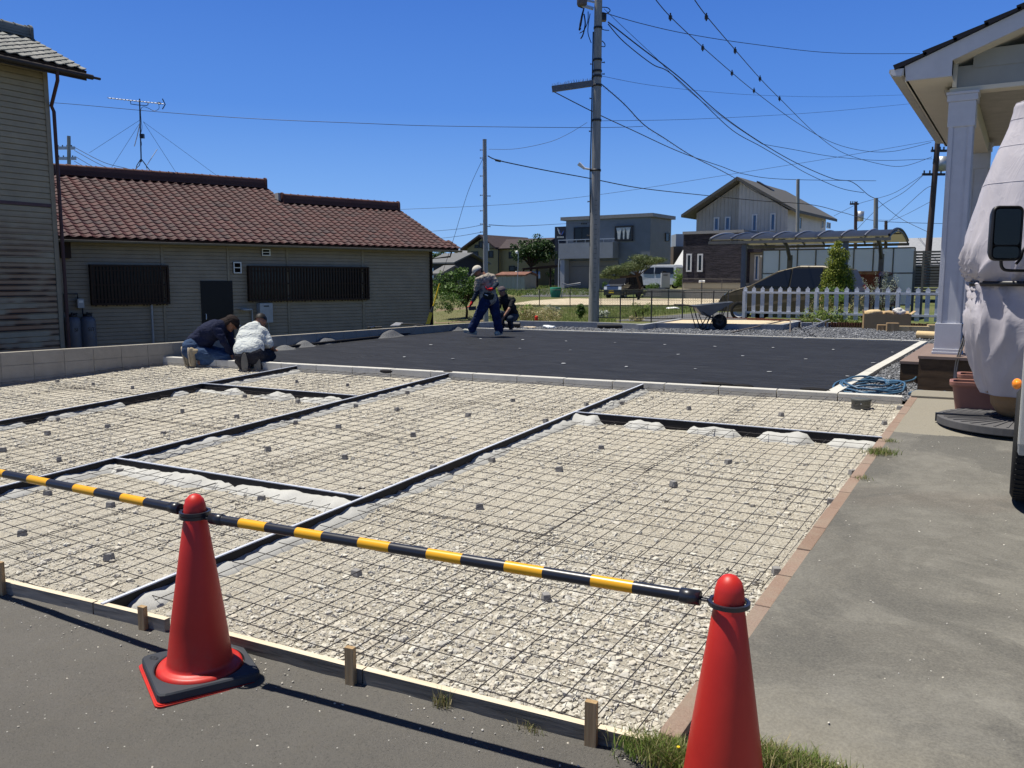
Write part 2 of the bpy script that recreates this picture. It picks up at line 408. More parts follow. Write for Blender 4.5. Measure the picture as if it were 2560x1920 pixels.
M['stake'] = m_wood('timber_stake', (.25, .16, .075), (.45, .32, .17), (30, 30, 1.5))
M['white'] = simple('white_plastic', (.72, .72, .7), .5, .4, var=.05)
M['black'] = simple('black_metal', (.015, .015, .017), .45, .4)
M['sheet_edge'] = simple('black_sheet_edge', (.01, .01, .012), .8, .2)
LEAF = {}
LEAF['grass'] = m_leaf('grass_blade', [(.12, .2, .03), (.2, .28, .06), (.1, .16, .03), (.3, .3, .12), (.16, .22, .05)])
LEAF['dry'] = m_leaf('dry_grass_blade', [(.4, .33, .17), (.3, .26, .12), (.24, .26, .09), (.46, .4, .24)])

# ------------------------------------------------------------------ fast scatter
def ico():
 bm = bmesh.new(); bmesh.ops.create_icosphere(bm, subdivisions=1, radius=1.0)
 v = np.array([x.co[:] for x in bm.verts]); f = np.array([[q.index for q in p.verts] for p in bm.faces]); bm.free(); return v, f
ICV, ICF = ico()
def scatter_stones(name, P, S, mat, flat=.6, seed=1):
 """P: (n,3) centres, S: (n,) sizes; one mesh of many small angular stones"""
 rs = np.random.RandomState(seed); n = len(P); nv = len(ICV); nf = len(ICF)
 A = np.empty((n, nv, 3))
 ax = rs.uniform(.55, 1.25, (n, 1, 3)); ax[:, :, 2] *= flat
 q = ICV[None] * (1 + rs.uniform(-.28, .28, (n, nv, 1))) * ax * (S[:, None, None] * .5)
 t = rs.uniform(0, 2 * np.pi, n); ct, st = np.cos(t)[:, None], np.sin(t)[:, None]
 tl = rs.uniform(-.5, .5, n)[:, None]
 y0 = q[:, :, 1] * np.cos(tl) - q[:, :, 2] * np.sin(tl); z0 = q[:, :, 1] * np.sin(tl) + q[:, :, 2] * np.cos(tl)
 A[:, :, 0] = q[:, :, 0] * ct - y0 * st; A[:, :, 1] = q[:, :, 0] * st + y0 * ct; A[:, :, 2] = z0
 A += P[:, None, :]; A = A.reshape(-1, 3)
 Fc = (ICF[None] + (np.arange(n) * nv)[:, None, None]).reshape(-1, 3)
 me = bpy.data.meshes.new(name); me.vertices.add(len(A)); me.vertices.foreach_set('co', A.ravel())
 me.loops.add(Fc.size); me.loops.foreach_set('vertex_index', Fc.ravel().astype(np.int32))
 me.polygons.add(len(Fc)); me.polygons.foreach_set('loop_start', np.arange(0, Fc.size, 3, dtype=np.int32))
 me.materials.append(mat); me.update(calc_edges=True); me.polygons.foreach_set('use_smooth', np.zeros(len(Fc), dtype=bool)); me.validate()
 o = bpy.data.objects.new(name, me); COL.objects.link(o); return o
def tri_mesh(name, V, Fc, mat, parent=None, smooth=False):
 V = np.asarray(V, dtype=float)
 if parent is not None: V = V - np.array(wloc(parent)); loc = None
 me = bpy.data.meshes.new(name); me.vertices.add(len(V)); me.vertices.foreach_set('co', V.ravel())
 k = Fc.shape[1]; me.loops.add(Fc.size); me.loops.foreach_set('vertex_index', Fc.ravel().astype(np.int32))
 me.polygons.add(len(Fc)); me.polygons.foreach_set('loop_start', np.arange(0, Fc.size, k, dtype=np.int32))
 me.materials.append(mat); me.update(calc_edges=True)
 o = bpy.data.objects.new(name, me); COL.objects.link(o)
 if parent is not None: o.parent = parent
 return o
def leaves(name, C, R3, S, mat, parent=None, seed=1, up=0.0, aspect=1.8, shell=.55):
 """leaf-sized faces in clumps: C clump centres (k,3), R3 clump radii (k,3), n leaves each by volume; S leaf length"""
 rs = np.random.RandomState(seed); out = []
 for c, r, n in zip(C, R3, S[1]):
  d = rs.normal(size=(n, 3)); d /= np.linalg.norm(d, axis=1)[:, None]
  rad = shell + (1 - shell) * rs.uniform(0, 1, n) ** .5
  rad *= rs.uniform(.75, 1.12, n)
  p = np.array(c) + d * rad[:, None] * np.array(r)
  out.append((p, d))
 Pp = np.concatenate([a for a, _ in out]); Dd = np.concatenate([b for _, b in out]); n = len(Pp)
 nrm = Dd + rs.normal(size=(n, 3)) * .7 + np.array([0, 0, .4]); nrm /= np.linalg.norm(nrm, axis=1)[:, None]
 t = rs.normal(size=(n, 3)) + np.array([0, 0, up]); t -= nrm * (t * nrm).sum(1)[:, None]; t /= np.linalg.norm(t, axis=1)[:, None] + 1e-9
 b = np.cross(nrm, t); L = S[0] * rs.uniform(.6, 1.4, n)[:, None]; W = L / aspect
 V = np.stack([Pp - t * L * .5, Pp + b * W * .5 + nrm * L * .06, Pp + t * L * .5, Pp - b * W * .5 + nrm * L * .06], 1).reshape(-1, 3)
 Fc = np.arange(n * 4).reshape(-1, 4); return tri_mesh(name, V, Fc, mat, parent)
def blades(name, P, H, mat, W=.006, lean=.5, seed=3, parent=None):
 rs = np.random.RandomState(seed); P = np.asarray(P, float); n = len(P)
 a = rs.uniform(0, 2 * np.pi, n); dx = np.stack([np.cos(a), np.sin(a), 0 * a], 1); H = np.asarray(H)[:, None] * rs.uniform(.5, 1.2, (n, 1))
 b = rs.uniform(0, 2 * np.pi, n); ln = np.stack([np.cos(b), np.sin(b), 0 * b], 1) * rs.uniform(.05, lean, (n, 1)) * H
 Wd = W * rs.uniform(.6, 1.3, (n, 1)); up = np.array([0, 0, 1.0])
 V = np.stack([P - dx * Wd / 2, P + dx * Wd / 2, P + dx * Wd * .35 + up * H * .55 + ln * .35, P - dx * Wd * .35 + up * H * .55 + ln * .35, P + up * H * .92 + ln * 1.1], 1).reshape(-1, 3)
 q = np.arange(n)[:, None] * 5
 F3 = np.concatenate([q + np.array([[0, 1, 2]]), q + np.array([[0, 2, 3]]), q + np.array([[3, 2, 4]])])
 return tri_mesh(name, V, F3, mat, parent)

# ------------------------------------------------------------------ ground, road, bed
def sst(a, b, x): t = min(1, max(0, (x - a) / (b - a))); return t * t * (3 - 2 * t)
def gz(X, Y):
 fwd = FH.x * X + FH.y * Y
 far = -.1 + .32 * sst(19.6, 20.6, Y) + .55 * min(1, max(0, (fwd - 60) / 30))
 left = -.62 + .8 * sst(21, 36, Y) + .55 * min(1, max(0, (fwd - 60) / 30))
 k = sst(-12.9, -11.75, X)
 return left * (1 - k) + far * k
xs = sorted(set([-300, -200, -140, -100, -70, -50, -40, -32, -26, -22, -18, -16, -14, -13, -12.6, -12.2, -11.9, -11.6, -11.2, -10, -6, -2, 2, 8, 20, 40, 80, 150, 250, 400]))
ys = sorted(set([-60, -20, -6, 0, 2, 4, 6, 8, 10, 12, 14, 16, 18, 19, 19.6, 19.9, 20.2, 20.6, 21.5, 23, 26, 29, 32, 36, 42, 50, 60, 80, 110, 150, 220, 350, 600]))
gr = grid_mesh('ground', xs, ys, gz, M['ground']); struct(gr, label='grassy and earthy ground stretching away behind the site')
FP = [G(-400, 1385, .03)] + [G(x, y, .03) for x, y in ((0, 1479), (360, 1569), (625, 1634), (874, 1703), (1470, 1857), (1612, 1893))]
def boardY(X):
 for a, b in zip(FP[:-1], FP[1:]):
  if X <= b.x or b is FP[-1]: return a.y + (b.y - a.y) * (X - a.x) / (b.x - a.x)
# the road, wavy where it meets the timber
mb = MB(); N = 60; top = []
nx = 90; x_ = [-9 + 8.2 * i / nx for i in range(nx + 1)]
for i, X in enumerate(x_): top.append((X, boardY(X) + .03, 0.0))
rows = [[(X, boardY(X) + .02, .034) for X in x_], [(X, boardY(X) - .02 - .03 * mnoise.noise((X * 3, 0, 0)), .030 + .012 * mnoise.noise((X * 5, 3, 0))) for X in x_],
  [(X, boardY(X) - .16, .012) for X in x_], [(X, boardY(X) - .6, 0) for X in x_], [(X, -1, 0) for X in x_], [(X, -12, 0) for X in x_]]
n = len(x_); mb.add([p for r in rows for p in r], [((j + 1) * n + i, (j + 1) * n + i + 1, j * n + i + 1, j * n + i) for j in range(5) for i in range(n - 1)], 0, True)
o = mb.build('road', M['asphalt']); struct(o, label='dark asphalt road in the foreground, flecked with pale chips')
# bed of crushed stone, rising gently to the kerb
WT = [(-150, 890.6, .6), (0, 882, .6), (492, 853, .595), (1153, 809, .51), (1200, 806, .5)]
WALL = [G(*p) for p in WT]; WALL[0] = WALL[1] + (WALL[1] - WALL[2]) * 1.4
def wallX(Y):
 for a, b in zip(WALL[:-1], WALL[1:]):
  if Y <= b.y: return a.x + (b.x - a.x) * (Y - a.y) / (b.y - a.y)
 return WALL[-1].x
KA = G(390, 870.2 + .054 * 390, .39); KB = G(2272, 870.2 + .054 * 2272, .39)
def KY(X): return KA.y + (KB.y - KA.y) * (X - KA.x) / (KB.x - KA.x)
BRX = [T(1653, 1815.7, -.01), T(2045.6, 1300, -.01), T(2269, 1000, -.01)]
print('brick line', BRX, 'wall', WALL, 'K', KA, KB)
BXI = sum(p.x for p in BRX) / 3
def bedz(X, Y):
 n = mnoise.noise((X * 1.1, Y * 1.1, 0)) * .012 + mnoise.noise((X * 6, Y * 6, 1)) * .006
 return TZ(Y) - .088 + n
NX, NY = 150, 120
vs = []; X0 = -13.2
for j in range(NY + 1):
 for i in range(NX + 1):
  a = i / NX; X = X0 + (BXI + .03 - X0) * a; lo = boardY(X) + .02; lo = max(lo, -99); hi = KY(X) + .05
  Y = lo + (hi - lo) * j / NY; vs.append((X, Y, bedz(X, Y)))
mb = MB(); mb.add(vs, [(j * (NX + 1) + i, j * (NX + 1) + i + 1, (j + 1) * (NX + 1) + i + 1, (j + 1) * (NX + 1) + i) for j in range(NY) for i in range(NX)], 0, True)
o = mb.build('gravel_bed', M['fines']); struct(o, label='compacted pale crushed stone bed under the wire mesh')
# patio
mb = MB(); xs2 = [BXI + .068, -.3, .3, 1, 2, 4, 9]; ys2 = [-2, 0, 1.0, 1.6, 2.2, 2.8, 4, 6, 8, 9.25]
def paz(X, Y): return max(.012, TZ(Y) - .012) if Y > 2.2 else .012
vs = [(x, y, paz(x, y)) for y in ys2 for x in xs2]; n = len(xs2)
mb.add(vs, [(j * n + i, j * n + i + 1, (j + 1) * n + i + 1, (j + 1) * n + i) for j in range(len(ys2) - 1) for i in range(n - 1)], 0, True)
o = mb.build('patio', M['patio']); struct(o, label='stained grey concrete drive beside the red brick edging')
# brick edging along the patio
mb = MB(); y = 2.44; k = 0
while y < KB.y - .06:
 L = .39 + rnd.uniform(-.02, .02); mb.ob((BXI + rnd.uniform(-.003, .003), y, TZ(y) - .12), (.072, 0, 0), (0, L - .008, BS * (L - .008)), (0, 0, .109 + rnd.uniform(-.002, .002))); y += L
o = mb.build('brick_edging', M['brick'], bev=.006); tag(o, 'row of worn pinkish bricks between the wire mesh bed and the concrete drive', 'brick edging')
# ---- scattered stones on the bed
rs = np.random.RandomState(5)
def bed_pts(n, dens):
 out = []
 while len(out) < n:
  d = rs.uniform(0, 1) ** 1.5
  X = rs.uniform(-12.5, BXI); Y = 2.0 + 7.3 * rs.uniform(0, 1) ** 1.35
  if Y < boardY(X) + .05 or Y > KY(X) - .01 or X < wallX(Y) + .03: continue
  if rs.uniform() > dens(X, Y): continue
  out.append((X, Y))
 return out
def cl(X, Y): return max(0, min(1, .5 + 1.9 * mnoise.noise((X * 1.3, Y * 1.3, 4)) + .8 * mnoise.noise((X * 4, Y * 4, 9))))
def dens(X, Y):
 d = .12 + .6 * cl(X, Y)
 d += 1.6 * sst(-3.4, -1.6, X) * (1 - sst(2.9, 4.6, Y))
 return min(1, d)
pts = bed_pts(95000, dens); S = []; P = []
for X, Y in pts:
 s = .007 + .017 * rs.uniform() ** 2.6
 if X > -3.4 and Y < 4.2 and rs.uniform() < .5 * sst(-3.4, -1.4, X): s = .014 + .026 * rs.uniform() ** 2
 elif rs.uniform() < .04: s = .025 + .02 * rs.uniform()
 P.append((X, Y, bedz(X, Y) + s * .10)); S.append(s)
o = scatter_stones('loose_stones', np.array(P), np.array(S), M['stone'], .65)
struct(o, 'stuff', 'loose pale limestone chips lying between the mesh wires')

# ------------------------------------------------------------------ timber edging and stakes
def board_seg(pxa, pxb, dark, label):
 a = Vector((G(*pxa, .03).x, 0, 0)); b = Vector((G(*pxb, .03).x, 0, 0)); a.y = boardY(a.x); b.y = boardY(b.x); u = (b - a).normalized(); nrm = Vector((-u.y, u.x, 0)); mb = MB(); mb2 = MB()
 mb.ob(a - Vector((0, 0, .03)), b - a, nrm * .03, (0, 0, .118))
 o = mb.build('form_board', [M['pinedark2'] if dark else M['pinedark'], M['pine']])
 for p in o.data.polygons:
  if p.normal.z > .9: p.material_index = 1  # pale top against dark sides: sun and shade set by material
 return tag(o, label, 'timber board', 'timber boards edging the stone bed')
board_seg((-70, 1462), (232, 1537), False, 'dry grey form board at the left, ending behind the red cone with the square base')
board_seg((236, 1538), (412, 1582), False, 'short form board length left of the cone, by the small stake')
board_seg((540, 1613), (905, 1711), True, 'dark form board between the cone and the middle stake')
board_seg((908, 1712), (1490, 1862), True, 'long dark wood-grained form board right of the middle stake')
board_seg((1493, 1863), (1612, 1893), True, 'short end of dark form board beside the grass tuft')
for px, py, h, w, lab in ((4, 1490, .17, .032, 'timber stake at the left edge of the picture'), (370, 1574, .115, .036, 'short timber stake with a nail hole left of the cone'),
      (889, 1708, .155, .038, 'timber stake in the middle of the form boards, shadow beside it'), (1482, 1866, .165, .04, 'timber stake near the grass tuft and the right cone')):
 p = G(px, py, .02); p.y = boardY(p.x) - .001; mb = MB(); u = Vector((math.cos(.12), math.sin(.12), 0)); v = Vector((-u.y, u.x, 0))
 mb.ob(p - u * w / 2 - v * .024 - Vector((0, 0, .05)), u * w, v * .022, (0, 0, h + .05))
 o = mb.build('timber_stake', M['stake'], bev=.0015); tag(o, lab, 'stake', 'stakes holding the form boards')

# ------------------------------------------------------------------ joint boards with mortar haunches
def joint(pa, pb, label, side, gaps=(), hm=.055, wm=.085, lump=False, seed=0):
 """pa,pb: ends of the top edge; mortar on the side vector"""
 u = (pb - pa); L = u.length; u.normalize(); sv_ = Vector((side[0], side[1], 0)).normalized()
 t = thing('joint_board', label, 'joint board', Vector((pa.x, pa.y, pa.z - .1)), 'joint boards dividing the stone bed')
 mb = MB(); mb.ob(pa - Vector((0, 0, .10)) - sv_ * .006, u * L, sv_ * .012, (0, 0, .098)); mb.build('board', M['jboard'], t)
 mb = MB(); mb.ob(pa - Vector((0, 0, .002)) - sv_ * .009, u * L, sv_ * .018, (0, 0, .006)); mb.build('cap_strip', M['jcap'], t)
 mb = MB(); n = int(L / .035); ring = 7; vs = []
 for i in range(n + 1):
  s = L * i / n; q = pa + u * s
  amp = 1.0
  for g0, g1 in gaps:
   if g0 < s / L < g1: amp = min(amp, max(0, 1 - min(s / L - g0, g1 - s / L) * L / .06))
  k = mnoise.noise((s * 2.6, seed * 7.3, 0)); k2 = mnoise.noise((s * 11, seed * 3.1, 5))
  h = hm * (1 + .45 * k + .3 * k2) * amp; w = wm * (1 + .35 * k + .45 * k2) * (.25 + .75 * amp)
  if lump: h = hm * max(0, .25 + 1.5 * abs(k) + .3 * k2) * amp; w *= 1 + .5 * abs(k)
  zb = -.10
  for j in range(ring):
   f = j / (ring - 1); prof = (1 - f ** 1.6) if not lump else math.cos(f * math.pi / 2) ** .6
   r3 = (mnoise.noise((s * 18, f * 6, seed)) * .009 + mnoise.noise((s * 55, f * 17, seed)) * .006) * amp
   vs.append(q + sv_ * (.004 + w * f) + Vector((0, 0, zb + .002 + h * prof + r3 - (.012 if j == ring - 1 else 0))))
 mb.add(vs, [(i * ring + j, i * ring + j + 1, (i + 1) * ring + j + 1, (i + 1) * ring + j) for i in range(n) for j in range(ring - 1)], 0, True)
 mb.build('mortar_haunch', M['mortar'], t)
 return t
A1 = (T(254, 1510), T(1608, 960)); A2 = (T(-60, 1232), T(1121, 933.7)); A3 = (T(-60, 1063), T(743, 914.3))
C1 = (T(285, 1144.3), T(903.8, 1241.3)); C2 = (T(1434.4, 1029.4), T(2205, 1093)); C3 = (T(497.7, 957.7), T(892, 988.7))
print('A', A1, A2, A3, 'C', C1, C2, C3)
joint(*A1, 'long joint board from the timber edging up to the kerb, nearest the cones', (1, 0), [(.0, .02)], seed=1)
joint(*A2, 'long joint board running behind the striped bar, second from the brick edging', (1, 0), seed=2)
joint(*A3, 'joint board nearest the block wall, with patchy mortar', (1, 0), [(.1, .16), (.36, .52), (.56, .64)], seed=3)
joint(*C1, 'cross joint board left of the cone with thick white mortar', (0, -1), [(.52, .56)], .06, .13, seed=4)
joint(*C2, 'cross joint board ending at the brick edging, with four mortar heaps', (0, -1), [(.09, .21), (.32, .43), (.57, .66), (.79, .87)], .062, .11, seed=5)
joint(*C3, 'small cross joint board near the kneeling workers with lumpy mortar', (0, -1), [(.3, .4), (.62, .7)], .07, .12, lump=True, seed=6)

# ------------------------------------------------------------------ welded wire mesh sheets
def lineX(seg, Y): a, b = seg; return a.x + (b.x - a.x) * (Y - a.y) / (b.y - a.y)
def lineY(seg, X): a, b = seg; return a.y + (b.y - a.y) * (X - a.x) / (b.x - a.x)
ORD = ['first', 'second', 'third', 'fourth', 'fifth', 'sixth', 'seventh']
def meshpanel(x0, x1, y0f, y1f, where, cols, rows, seed):
 """x0,x1 functions of Y; y0f,y1f functions of X"""
 rr = random.Random(seed)
 xm = (x0(5) + x1(5)) / 2; ya = y0f(xm); yb = y1f(xm)
 for c in range(cols):
  for r in range(rows):
   ya_, yb_ = ya + (yb - ya) * r / rows, ya + (yb - ya) * (r + 1) / rows + (.12 if r < rows - 1 else 0)
   ym = (ya_ + yb_) / 2; xa = x0(ym); xb = x1(ym); sa = xa + (xb - xa) * c / cols - (.06 if c else -.05); sb = xa + (xb - xa) * (c + 1) / cols + (.06 if c < cols - 1 else -.05)
   ya2, yb2 = ya_ + (.05 if r == 0 else 0), yb_ - (.05 if r == rows - 1 else 0)
   rot = rr.uniform(-.014, .014); dz = -.045 + rr.uniform(-.006, .006) + .007 * ((c + r) % 2)
   cx_, cy_ = (sa + sb) / 2, (ya2 + yb2) / 2; mb = MB()
   def W(x, y, e=0):
    dx, dy = x - cx_, y - cy_; X = cx_ + dx - dy * rot; Y = cy_ + dy + dx * rot
    return Vector((X, Y, TZ(Y) + dz + e + .012 * mnoise.noise((X * 1.6, Y * 1.6, seed))))
   off = rr.uniform(0, .08)
   x = sa + off
   while x <= sb:
    lo = max(ya2, y0f(x) + .03); hi = min(yb2, y1f(x) - .03)
    if hi - lo > .2: mb.tube([W(x, lo + (hi - lo) * k / 5) for k in range(6)], .0022, 4)
    x += .152
   y = ya2 + rr.uniform(0, .08)
   while y <= yb2:
    lo = max(sa, x0(y) + .03); hi = min(sb, x1(y) - .03)
    if hi - lo > .2: mb.tube([W(lo + (hi - lo) * k / 4, y, .006) for k in range(5)], .0022, 4)
    y += .16
   if not mb.v: continue
   o = mb.build('wire_mesh_sheet', M['steel'])
   lab = 'mesh sheet in %s' % where
   if rows > 1: lab += ', %s row back' % ORD[r]
   if cols > 1: lab += ', %s from the left' % ORD[c]
   tag(o, lab, 'wire mesh', 'welded wire mesh sheets on the stone bed')
bX = lambda y: BXI; wX = lambda y: wallX(y)
bd = lambda x: boardY(x) + .05
a1 = lambda y: lineX(A1, y); a2 = lambda y: lineX(A2, y); a3 = lambda y: lineX(A3, y)
c1 = lambda x: lineY(C1, x); c2 = lambda x: lineY(C2, x); c3 = lambda x: lineY(C3, x); kk = lambda x: KY(x)
meshpanel(a1, bX, bd, c2, 'the front bay by the bricks', 2, 3, 1)
meshpanel(a1, bX, c2, kk, 'the bay by the drain cap', 2, 1, 2)
meshpanel(a2, a1, bd, c1, 'the bay behind the striped bar', 2, 1, 3)
meshpanel(a2, a1, c1, kk, 'the middle bay reaching the kerb', 2, 3, 4)
meshpanel(a3, a2, bd, c3, 'the second bay from the wall', 2, 3, 5)
meshpanel(a3, a2, c3, kk, 'the small bay by the kneelers', 2, 1, 6)
meshpanel(wX, a3, bd, kk, 'the bay along the block wall', 2, 3, 7)

# spacer blocks
def cpx(lst, s, ox, oy): return [(a / s + ox, b / s + oy) for a, b in lst]
sp = cpx([(1145, 578), (805, 550), (495, 525), (1575, 780), (2045, 828), (930, 912), (410, 970), (1412, 975), (510, 1195), (1040, 1300), (410, 1490), (955, 1590), (25, 1115), (500, 855), (2115, 655)], 3.456, 0, 800)
sp += cpx([(490, 527), (930, 557), (500, 697), (1445, 622), (1355, 765), (1970, 815), (850, 915), (1495, 983), (240, 1108), (905, 1175), (1672, 1268), (480, 880), (1000, 738), (2070, 1605), (185, 1535), (2175, 1205)], 3.456, 600, 800)
sp += cpx([(283, 760), (918, 795), (1220, 782), (1805, 828), (568, 935), (1047, 1165), (685, 1352), (1672, 1478), (2145, 1290)], 3.456, 1200, 780)
sp += cpx([(668, 882), (1690, 825), (1560, 955), (1285, 1380), (1100, 1630)], 3.456, 1760, 780)
sp += cpx([(127, 300), (627, 437)], 2.304, 0, 1200) + cpx([(528, 362), (1840, 528)], 2.765, 700, 1300) + cpx([(1180, 335)], 2.676, 1500, 1300)
sm_ = MB(); sm_.add([(-.026, -.02, 0), (.026, -.02, 0), (.026, .02, 0), (-.026, .02, 0), (-.021, -.017, .038), (.021, -.017, .038), (.021, .017, .038), (-.021, .017, .038)],
  [(0, 3, 2, 1), (4, 5, 6, 7), (0, 1, 5, 4), (1, 2, 6, 5), (2, 3, 7, 6), (3, 0, 4, 7)])
proto = sm_.build('spacer_block', M['spacer'], bev=.003)
def near_what(p):
 if p.x > a1(p.y): w = 'the front bay by the bricks' if p.y < c2(p.x) else 'the bay by the drain cap'
 elif p.x > a2(p.y): w = 'the bay behind the striped bar' if p.y < c1(p.x) else 'the middle bay reaching the kerb'
 elif p.x > a3(p.y): w = 'the second bay from the wall' if p.y < c3(p.x) else 'the small bay by the kneelers'
 else: w = 'the bay along the block wall'
 return w
cnt = {}
ent = sorted([(T(x, y, -.065), x) for x, y in sp], key=lambda e: e[0].length)
tot = {}
for p, _ in ent: tot[near_what(p)] = tot.get(near_what(p), 0) + 1
O2 = ['nearest', 'second nearest', 'third nearest', 'fourth nearest', 'fifth nearest', 'sixth nearest', 'seventh nearest', 'eighth nearest', 'ninth nearest', 'tenth nearest', 'eleventh nearest', 'twelfth nearest', 'thirteenth nearest', 'fourteenth nearest', 'fifteenth nearest', 'sixteenth nearest']
for i, (p, _) in enumerate(ent):
 w = near_what(p); k = cnt.get(w, 0); cnt[w] = k + 1
 o = proto if i == 0 else proto.copy()
 if i: COL.objects.link(o)
 o.location = (p.x, p.y, TZ(p.y) - .088); o.rotation_euler = (0, 0, rnd.uniform(-1.2, 1.2))
 tag(o, '%s small grey spacer block in %s' % (O2[k], w), 'spacer block', 'small concrete spacer blocks under the mesh')
# ------------------------------------------------------------------ kerbs, block walls, weed sheet, grey gravel
def proj(p):
 v = Vector(p) - CAM; z = v.dot(FW); return CX + F * v.dot(RT) / z, CY - F * v.dot(UP) / z, z
def blockrun(name, pts, thick, bl, bh, courses, mat, label, cat, out, group=None, gap=.006, cap=0.0):
 """pts: top edge of the visible face, out: +1/-1 side on which the thickness lies (left of direction = +1)"""
 mb = MB(); carry = 0.0
 for a, b in zip(pts[:-1], pts[1:]):
  d = Vector((b.x - a.x, b.y - a.y, 0)); L = d.length; u = d / L; nn = Vector((-u.y, u.x, 0)) * out
  dz = (b.z - a.z) / L; n = max(1, round(L / bl)); l = L / n
  for c in range(courses):
   sh = 0
   for k in range(n):
    o = a + u * (l * k + gap / 2) + Vector((0, 0, dz * l * k - bh * (c + 1) + gap / 2))
    mb.ob(o, u * (l - gap) + Vector((0, 0, dz * l)), nn * thick, (0, 0, bh - gap))
  o = a + nn * (.008) + Vector((0, 0, -bh * courses))
  mb.ob(o, u * L + Vector((0, 0, dz * L)), nn * (thick - .016), (0, 0, bh * courses - .012))
 o = mb.build(name, mat, bev=0.0); return tag(o, label, cat, group)
blockrun('block_wall', WALL, .12, .39, .175, 4, M['bwall'], 'low pale concrete block wall running along the left of the bed', 'wall', 1)
BW = [WALL[-1] + Vector((.0, 0, 0)), G(1295, 802, .48), G(1492, 805.5, .48), G(1604, 810, .47)]
blockrun('block_wall', BW, .12, .39, .175, 2, M['kblock'], 'low grey block wall behind the crouching worker and the utility pole', 'wall', 1)
PLT = [G(1598, 811.5, .47), G(1640, 807, .475), G(1958, 811, .48), G(2004, 802, .48), G(1960, 796.5, .48), G(1697, 796, .48)]
blockrun('planter_bed_wall', PLT + [PLT[0]], .11, .39, .16, 1, M['kblock'], 'low grey block planter bed filled with pale sand behind the wheelbarrow', 'planter bed', 1)
mb = MB(); mb.add([(p.x, p.y, .445) for p in PLT[::1]], [tuple(range(6))]); so_ = mb.build('sand', simple('pale_sand', (.55, .46, .32), .95, .1, var=.15, scale=9, bump=.8, bscale=25, bd=.03)); struct(so_, 'stuff', 'pale sand filling the low planter bed')
mb = MB(); kn = 18; u = (KB - KA); L = u.length; u = u / L; nn = Vector((-u.y, u.x, 0))
kb = MB(); n = int(L / .605)
for k in range(n + 1):
 l = min(.6, L - k * .605)
 if l > .05: kb.ob(KA + u * (k * .605) - Vector((0, 0, .15)), u * (l - .004), nn * .12, (0, 0, .15 + rnd.uniform(-.002, .002)))
o = kb.build('kerb', M['kerb'], bev=.006); tag(o, 'pale concrete kerb between the wire mesh bed and the black sheet', 'kerb')
FA = G(1165, 785.5 + .0288 * 1165, .385); FB = G(2301, 851.8, .385)
kb = MB(); u = (FB - FA); L = u.length; u = u / L; nn = Vector((-u.y, u.x, 0))
for k in range(int(L / .605) + 1):
 l = min(.6, L - k * .605)
 if l > .05: kb.ob(FA + u * (k * .605) - Vector((0, 0, .1)), u * (l - .004), nn * .09, (0, 0, .1 + rnd.uniform(-.002, .002)))
o = kb.build('kerb', M['kerb'], bev=.005); tag(o, 'thin pale kerb between the black sheet and the far grey gravel', 'kerb')
RA = G(2061, 979.7, .385); RB = G(2301, 851.8, .385); kb = MB(); u = (RB - RA); L = u.length; u = u / L; nn = Vector((u.y, -u.x, 0))
for k in range(int(L / .605) + 1):
 l = min(.6, L - k * .605)
 if l > .05: kb.ob(RA + u * (k * .605) - Vector((0, 0, .1)), u * (l - .004), nn * .125, (0, 0, .1 + rnd.uniform(-.002, .002)))
o = kb.build('kerb', M['kerb'], bev=.006); tag(o, 'pale kerb running back from the blue hose, right of the black sheet', 'kerb')
# black weed sheet
SL = [G(455, 893, .36), G(665, 876.7, .36), G(1167, 821.7, .36)]
def sheetL(Y): a, b = (SL[0], SL[1]) if Y < SL[1].y else (SL[1], SL[2]); return a.x + (b.x - a.x) * (Y - a.y) / (b.y - a.y)
def FY(X): return FA.y + (FB.y - FA.y) * (X - FA.x) / (FB.x - FA.x)
NXs, NYs = 150, 130; vs = []
for j in range(NYs + 1):
 b = j / NYs
 for i in range(NXs + 1):
  a = i / NXs
  y0 = KY(-6) + .12; Yg = y0 + (FY(-6) - y0) * b; X = sheetL(Yg) + (RA.x - .01 - sheetL(Yg)) * a
  lo = KY(X) + .125; hi = FY(X) - .005; Y = lo + (hi - lo) * b
  X = sheetL(Y) * (1 - a) + (RA.x + (RB.x - RA.x) * (Y - RA.y) / (RB.y - RA.y) - .008) * a
  z = .358 + .006 * mnoise.noise((X * 1.2, Y * .8, 2)) + .004 * mnoise.noise((X * 5, Y * 2.2, 7))
  for sx in (-2.7, -4.7, -6.7, -8.7):
   dd = X - sx - .05 * mnoise.noise((Y * .8, sx, 0)); k = .5 + mnoise.noise((Y * 1.7, sx, 5))
   z += .018 * max(0, k) * math.exp(-(dd / .035) ** 2)
  e = min(a * 10, 1, (1 - a) * 10); vs.append((X, Y, z))
mb = MB(); mb.add(vs, [(j * (NXs + 1) + i, j * (NXs + 1) + i + 1, (j + 1) * (NXs + 1) + i + 1, (j + 1) * (NXs + 1) + i) for j in range(NYs) for i in range(NXs)], 0, True)
